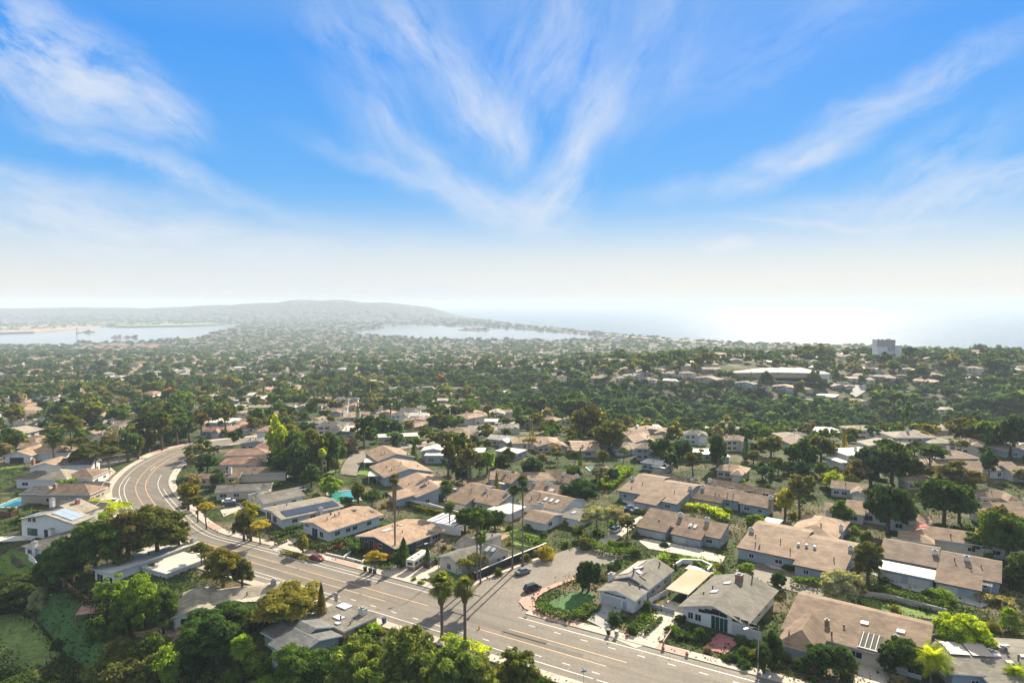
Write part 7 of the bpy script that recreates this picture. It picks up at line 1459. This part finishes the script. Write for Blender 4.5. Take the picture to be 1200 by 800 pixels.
# ------------------------------------------------------------------ shrubs in the near gardens
q = random.Random(21); ns = 0; tries = 0; ydone = []
SH = [(596, 610+60), (736, 733), (716, 727), (722, 722), (758, 716), (765, 709), (744, 715)]
def shrub(px, py, w, h, tint, label=None):
    P = at(px, py); o = tree(P, 'bush', h, w/2, tint, 'near', label); return o
shrub(735, 712, 2.2, 3.2, 'deep', 'dark clipped shrub at the garage corner of the grey corner house'); shrub(758, 716, 2.4, 2.4, 'dark', 'dark shrub by the side fence of the grey corner house'); shrub(722, 731, 2.2, 1.2, 'dark', 'round dark shrub on the soil bed beside the pale drive'); shrub(729, 726, 2.4, 1.3, 'dark', 'second round dark shrub on the soil bed beside the pale drive')
shrub(797, 727, 3.2, 1.5, 'deep', 'dark shrub under the front window of the white gabled house'); shrub(861, 773, 3.0, 1.5, 'deep', 'dark round shrub below the maroon drive'); shrub(870, 768, 3.0, 1.6, 'dark', 'dark round shrub right beside the maroon drive'); shrub(868, 753, 3.0, 1.4, 'dark', 'shrub against the garage of the white gabled house'); shrub(852, 774, 3.2, 1.2, 'deep', 'low dark shrub at the pavement before the lamp'); shrub(872, 782, 3.2, 1.4, 'deep', 'dark shrub at the foot of the lamp')
shrub(397, 641, 2.4, 1.8, 'rust', 'fiery orange shrub before the house with the red door'); shrub(456, 655, 2.4, 1.4, 'rust', 'orange-red shrub below the tall shaggy palm'); shrub(485, 680, 1.3, 1.1, 'bright', 'small bright shrub at the end of the motorhome drive'); shrub(494, 684, 2.2, .9, 'bright', 'low bright shrub on the verge'); shrub(584, 674, 2.4, 2.2, 'olive', 'small sapling shrub on the pavement by the black wall'); shrub(640, 655, 5.4, 3.8, 'yellow', 'yellow shrub at the bend of the side street'); shrub(634, 643, 2.6, 1.8, 'mid', 'green shrub at the top of the black wall'); shrub(616, 658, 3.2, 2.2, 'gold', 'golden shrub at the end of the black wall')
shrub(685, 643, 4, 3.4, 'olive', 'olive shrub left at the head of the side street'); shrub(779, 575+7, 4, 2.2, 'white', 'white flowering shrub between the court townhouses'); shrub(836, 587, 2.2, 1.2, 'rust', 'bright orange flower bed between the townhouses')
shrub(778, 640, 3.2, 1.4, 'deep', 'dark clipped shrub between the twin garages'); shrub(923, 667, 3.6, 1.6, 'deep', 'round dark shrub before the garage of the silver-vent townhouse'); shrub(1088, 697, 3.4, 1.6, 'deep', 'black-green clipped shrub before the dark brown townhouse'); shrub(1105, 703, 6, 2.6, 'bright', 'bright shrub in front of the clipped black-green one'); shrub(845, 678-8, 3, 2.2, 'olive', 'shrub by the walled yard'); shrub(700, 606, 3, 2, 'deep', 'dark shrub under the magnolias'); shrub(678, 622, 3.6, 1.8, 'deep', 'dark clipped shrub by the garage of the three-skylight house'); shrub(1072, 418, 3, 3, 'dark')
ncust = sum(1 for t_ in TREES if t_[2] == 'bush')
while ncust < 295 and tries < 9000:
    tries += 1; a = q.uniform(-10, 1210); b = q.uniform(560, 805)**1.0
    P = at(a, b)
    if occupied(P[0], P[1], .5): continue
    if any((P[0]-x)**2+(P[1]-y)**2 < 2.0 for x, y in ydone): continue
    ydone.append((P[0], P[1])); w = q.uniform(1.4, 3.6); tree(P, 'bush', w*q.uniform(.5, .85), w/2, q.choice(['dark', 'mid', 'olive', 'bright', 'dark', 'deep', 'grey', 'gold']), 'near' if P[1] < 200 else 'mid'); ncust += 1
# low ground cover between them
C = []
for _ in range(26000):
    a = q.uniform(-20, 1220); b = q.uniform(540, 815)
    P = at(a, b) if _ % 1 == 0 else None
    if _ > 13000: break
    if occupied(P[0], P[1], .2): continue
    k = q.randrange(6, 16); r_ = q.uniform(.6, 2.0); C.append(np.array(P)+np.stack([rng.normal(0, r_, k), rng.normal(0, r_, k), rng.uniform(.02, .55, k)], 1))
for _ in range(2600):
    P = at(q.uniform(-20, 150), q.uniform(690, 815)); 
    if occupied(P[0], P[1], -.5) and q.random() < .8: continue
    k = q.randrange(5, 12); r_ = q.uniform(.4, 1.6); C.append(np.array(P)+np.stack([rng.normal(0, r_, k), rng.normal(0, r_, k), rng.uniform(.3, .7, k)], 1))
C = np.concatenate(C); V_, F_ = leaf_quads(C, rng.normal(size=C.shape)+[0, 0, 1.2], .45)
tn = np.repeat(np.array([GREENS[k] for k in np.random.default_rng(1).choice(['dark', 'olive', 'mid', 'bright', 'brown', 'deep'], len(C))]), 1, 0); tag(npmesh('ground_cover', V_, F_, LEAFA, tint=tn), kind='stuff')

# ------------------------------------------------------------------ labels for everything placed by rule
bpy.context.view_layer.update()
for o in list(col.objects):
    if o.parent is None and o.get('label') and o.get('category') in ('street lamp', 'motorhome', 'deck', 'mast', 'palm tree', 'carport'):
        q_ = proj(o.location); 
ANCH += [('bend of the road', 160, 555), ('shore hotel', 1040, 412), ('cul-de-sac', 690, 648)]
for t_ in TREES[:NHAND]:
    lb = t_[0].get('label')
    if lb and len(lb.split()) <= 5 and 'of' not in lb.split()[:3]: pass
LOOK = dict(feather='light green', frond='olive', deep='deep green', dark='dark green', olive='olive', mid='green', bright='bright green', lime='lime-green', yellow='yellow', grey='grey-green', teal='blue-green', brown='brownish', rust='orange', white='pale', gold='golden-green')
KN = dict(dense='round tree', open='thin open tree', umbrella='flat-topped tree', cone='pointed conifer', bush='shrub', feathery='feathery tree', palm='small palm')
items = []
for e_, tint, kind, h, P in TREES:
    if not e_.get('label'): items.append((e_, f"{LOOK[tint]} {KN[kind]}", proj((P[0], P[1], P[2]+h*.6)), 'trees' if kind != 'bush' else 'shrubs'))
for e_, pc, k, P in CARS: items.append((e_, f"{pc} car parked on a valley street", proj((P[0], P[1], P[2]+1)), 'cars'))
RL = dict(brown='brown-roofed', tan='tan-roofed', grey='grey-roofed', pink='pink-roofed', white='white-roofed', cream='cream-roofed', dark='dark-roofed'); HK = dict(gx='long', hip='hipped', gy='gabled', flat='boxy')
for e_, rc, k, P in TOWN: items.append((e_, f"{RL[rc]} {HK[k]} house", proj((P[0], P[1], P[2]+3)), 'houses'))
def relw(dx, dy): return ('right of' if dx > 0 else 'left of') if abs(dx) > abs(dy)*1.2 else ('below' if dy > 0 else 'above')
byl = {}
for e_, look, (x, y), g in items:
    A = sorted(((x-a)**2+(y-b)**2, p, x-a, y-b) for p, a, b in ANCH)[0]; far = math.sqrt(A[0])
    w = 'just ' if far < 14 else ('well ' if far > 60 else ''); byl.setdefault(f"{look} {w}{relw(A[2], A[3])} {A[1] if A[1].split()[0] in ('the',) else 'the '+' '.join(A[1].split()[:5])}", []).append((x, y, e_, g))
ORD = ['first', 'second', 'third', 'fourth', 'fifth', 'sixth', 'seventh', 'eighth', 'ninth', 'tenth', 'eleventh', 'twelfth', 'thirteenth', 'fourteenth', 'fifteenth', 'sixteenth']
for lb, L_ in byl.items():
    L_.sort(key=lambda t_: t_[0])
    for i, (x, y, e_, g) in enumerate(L_):
        e_['label'] = lb if len(L_) == 1 else (f"{ORD[i] if i < 16 else str(i+1)+'th'} from left, {lb}" if i < len(L_)-1 or len(L_) > 2 else f"rightmost, {lb}")
        e_['group'] = {'trees': 'trees spread over the valley and gardens', 'shrubs': 'shrubs in the gardens', 'houses': 'houses of the suburb', 'cars': 'cars along the valley streets'}[g]
print('objects', len(bpy.data.objects), 'trees', len(TREES))

for o in col.objects:
    if o.parent is None and len(str(o.get('label', '')).split()) > 16: print('LONG', o.name, o['label'])
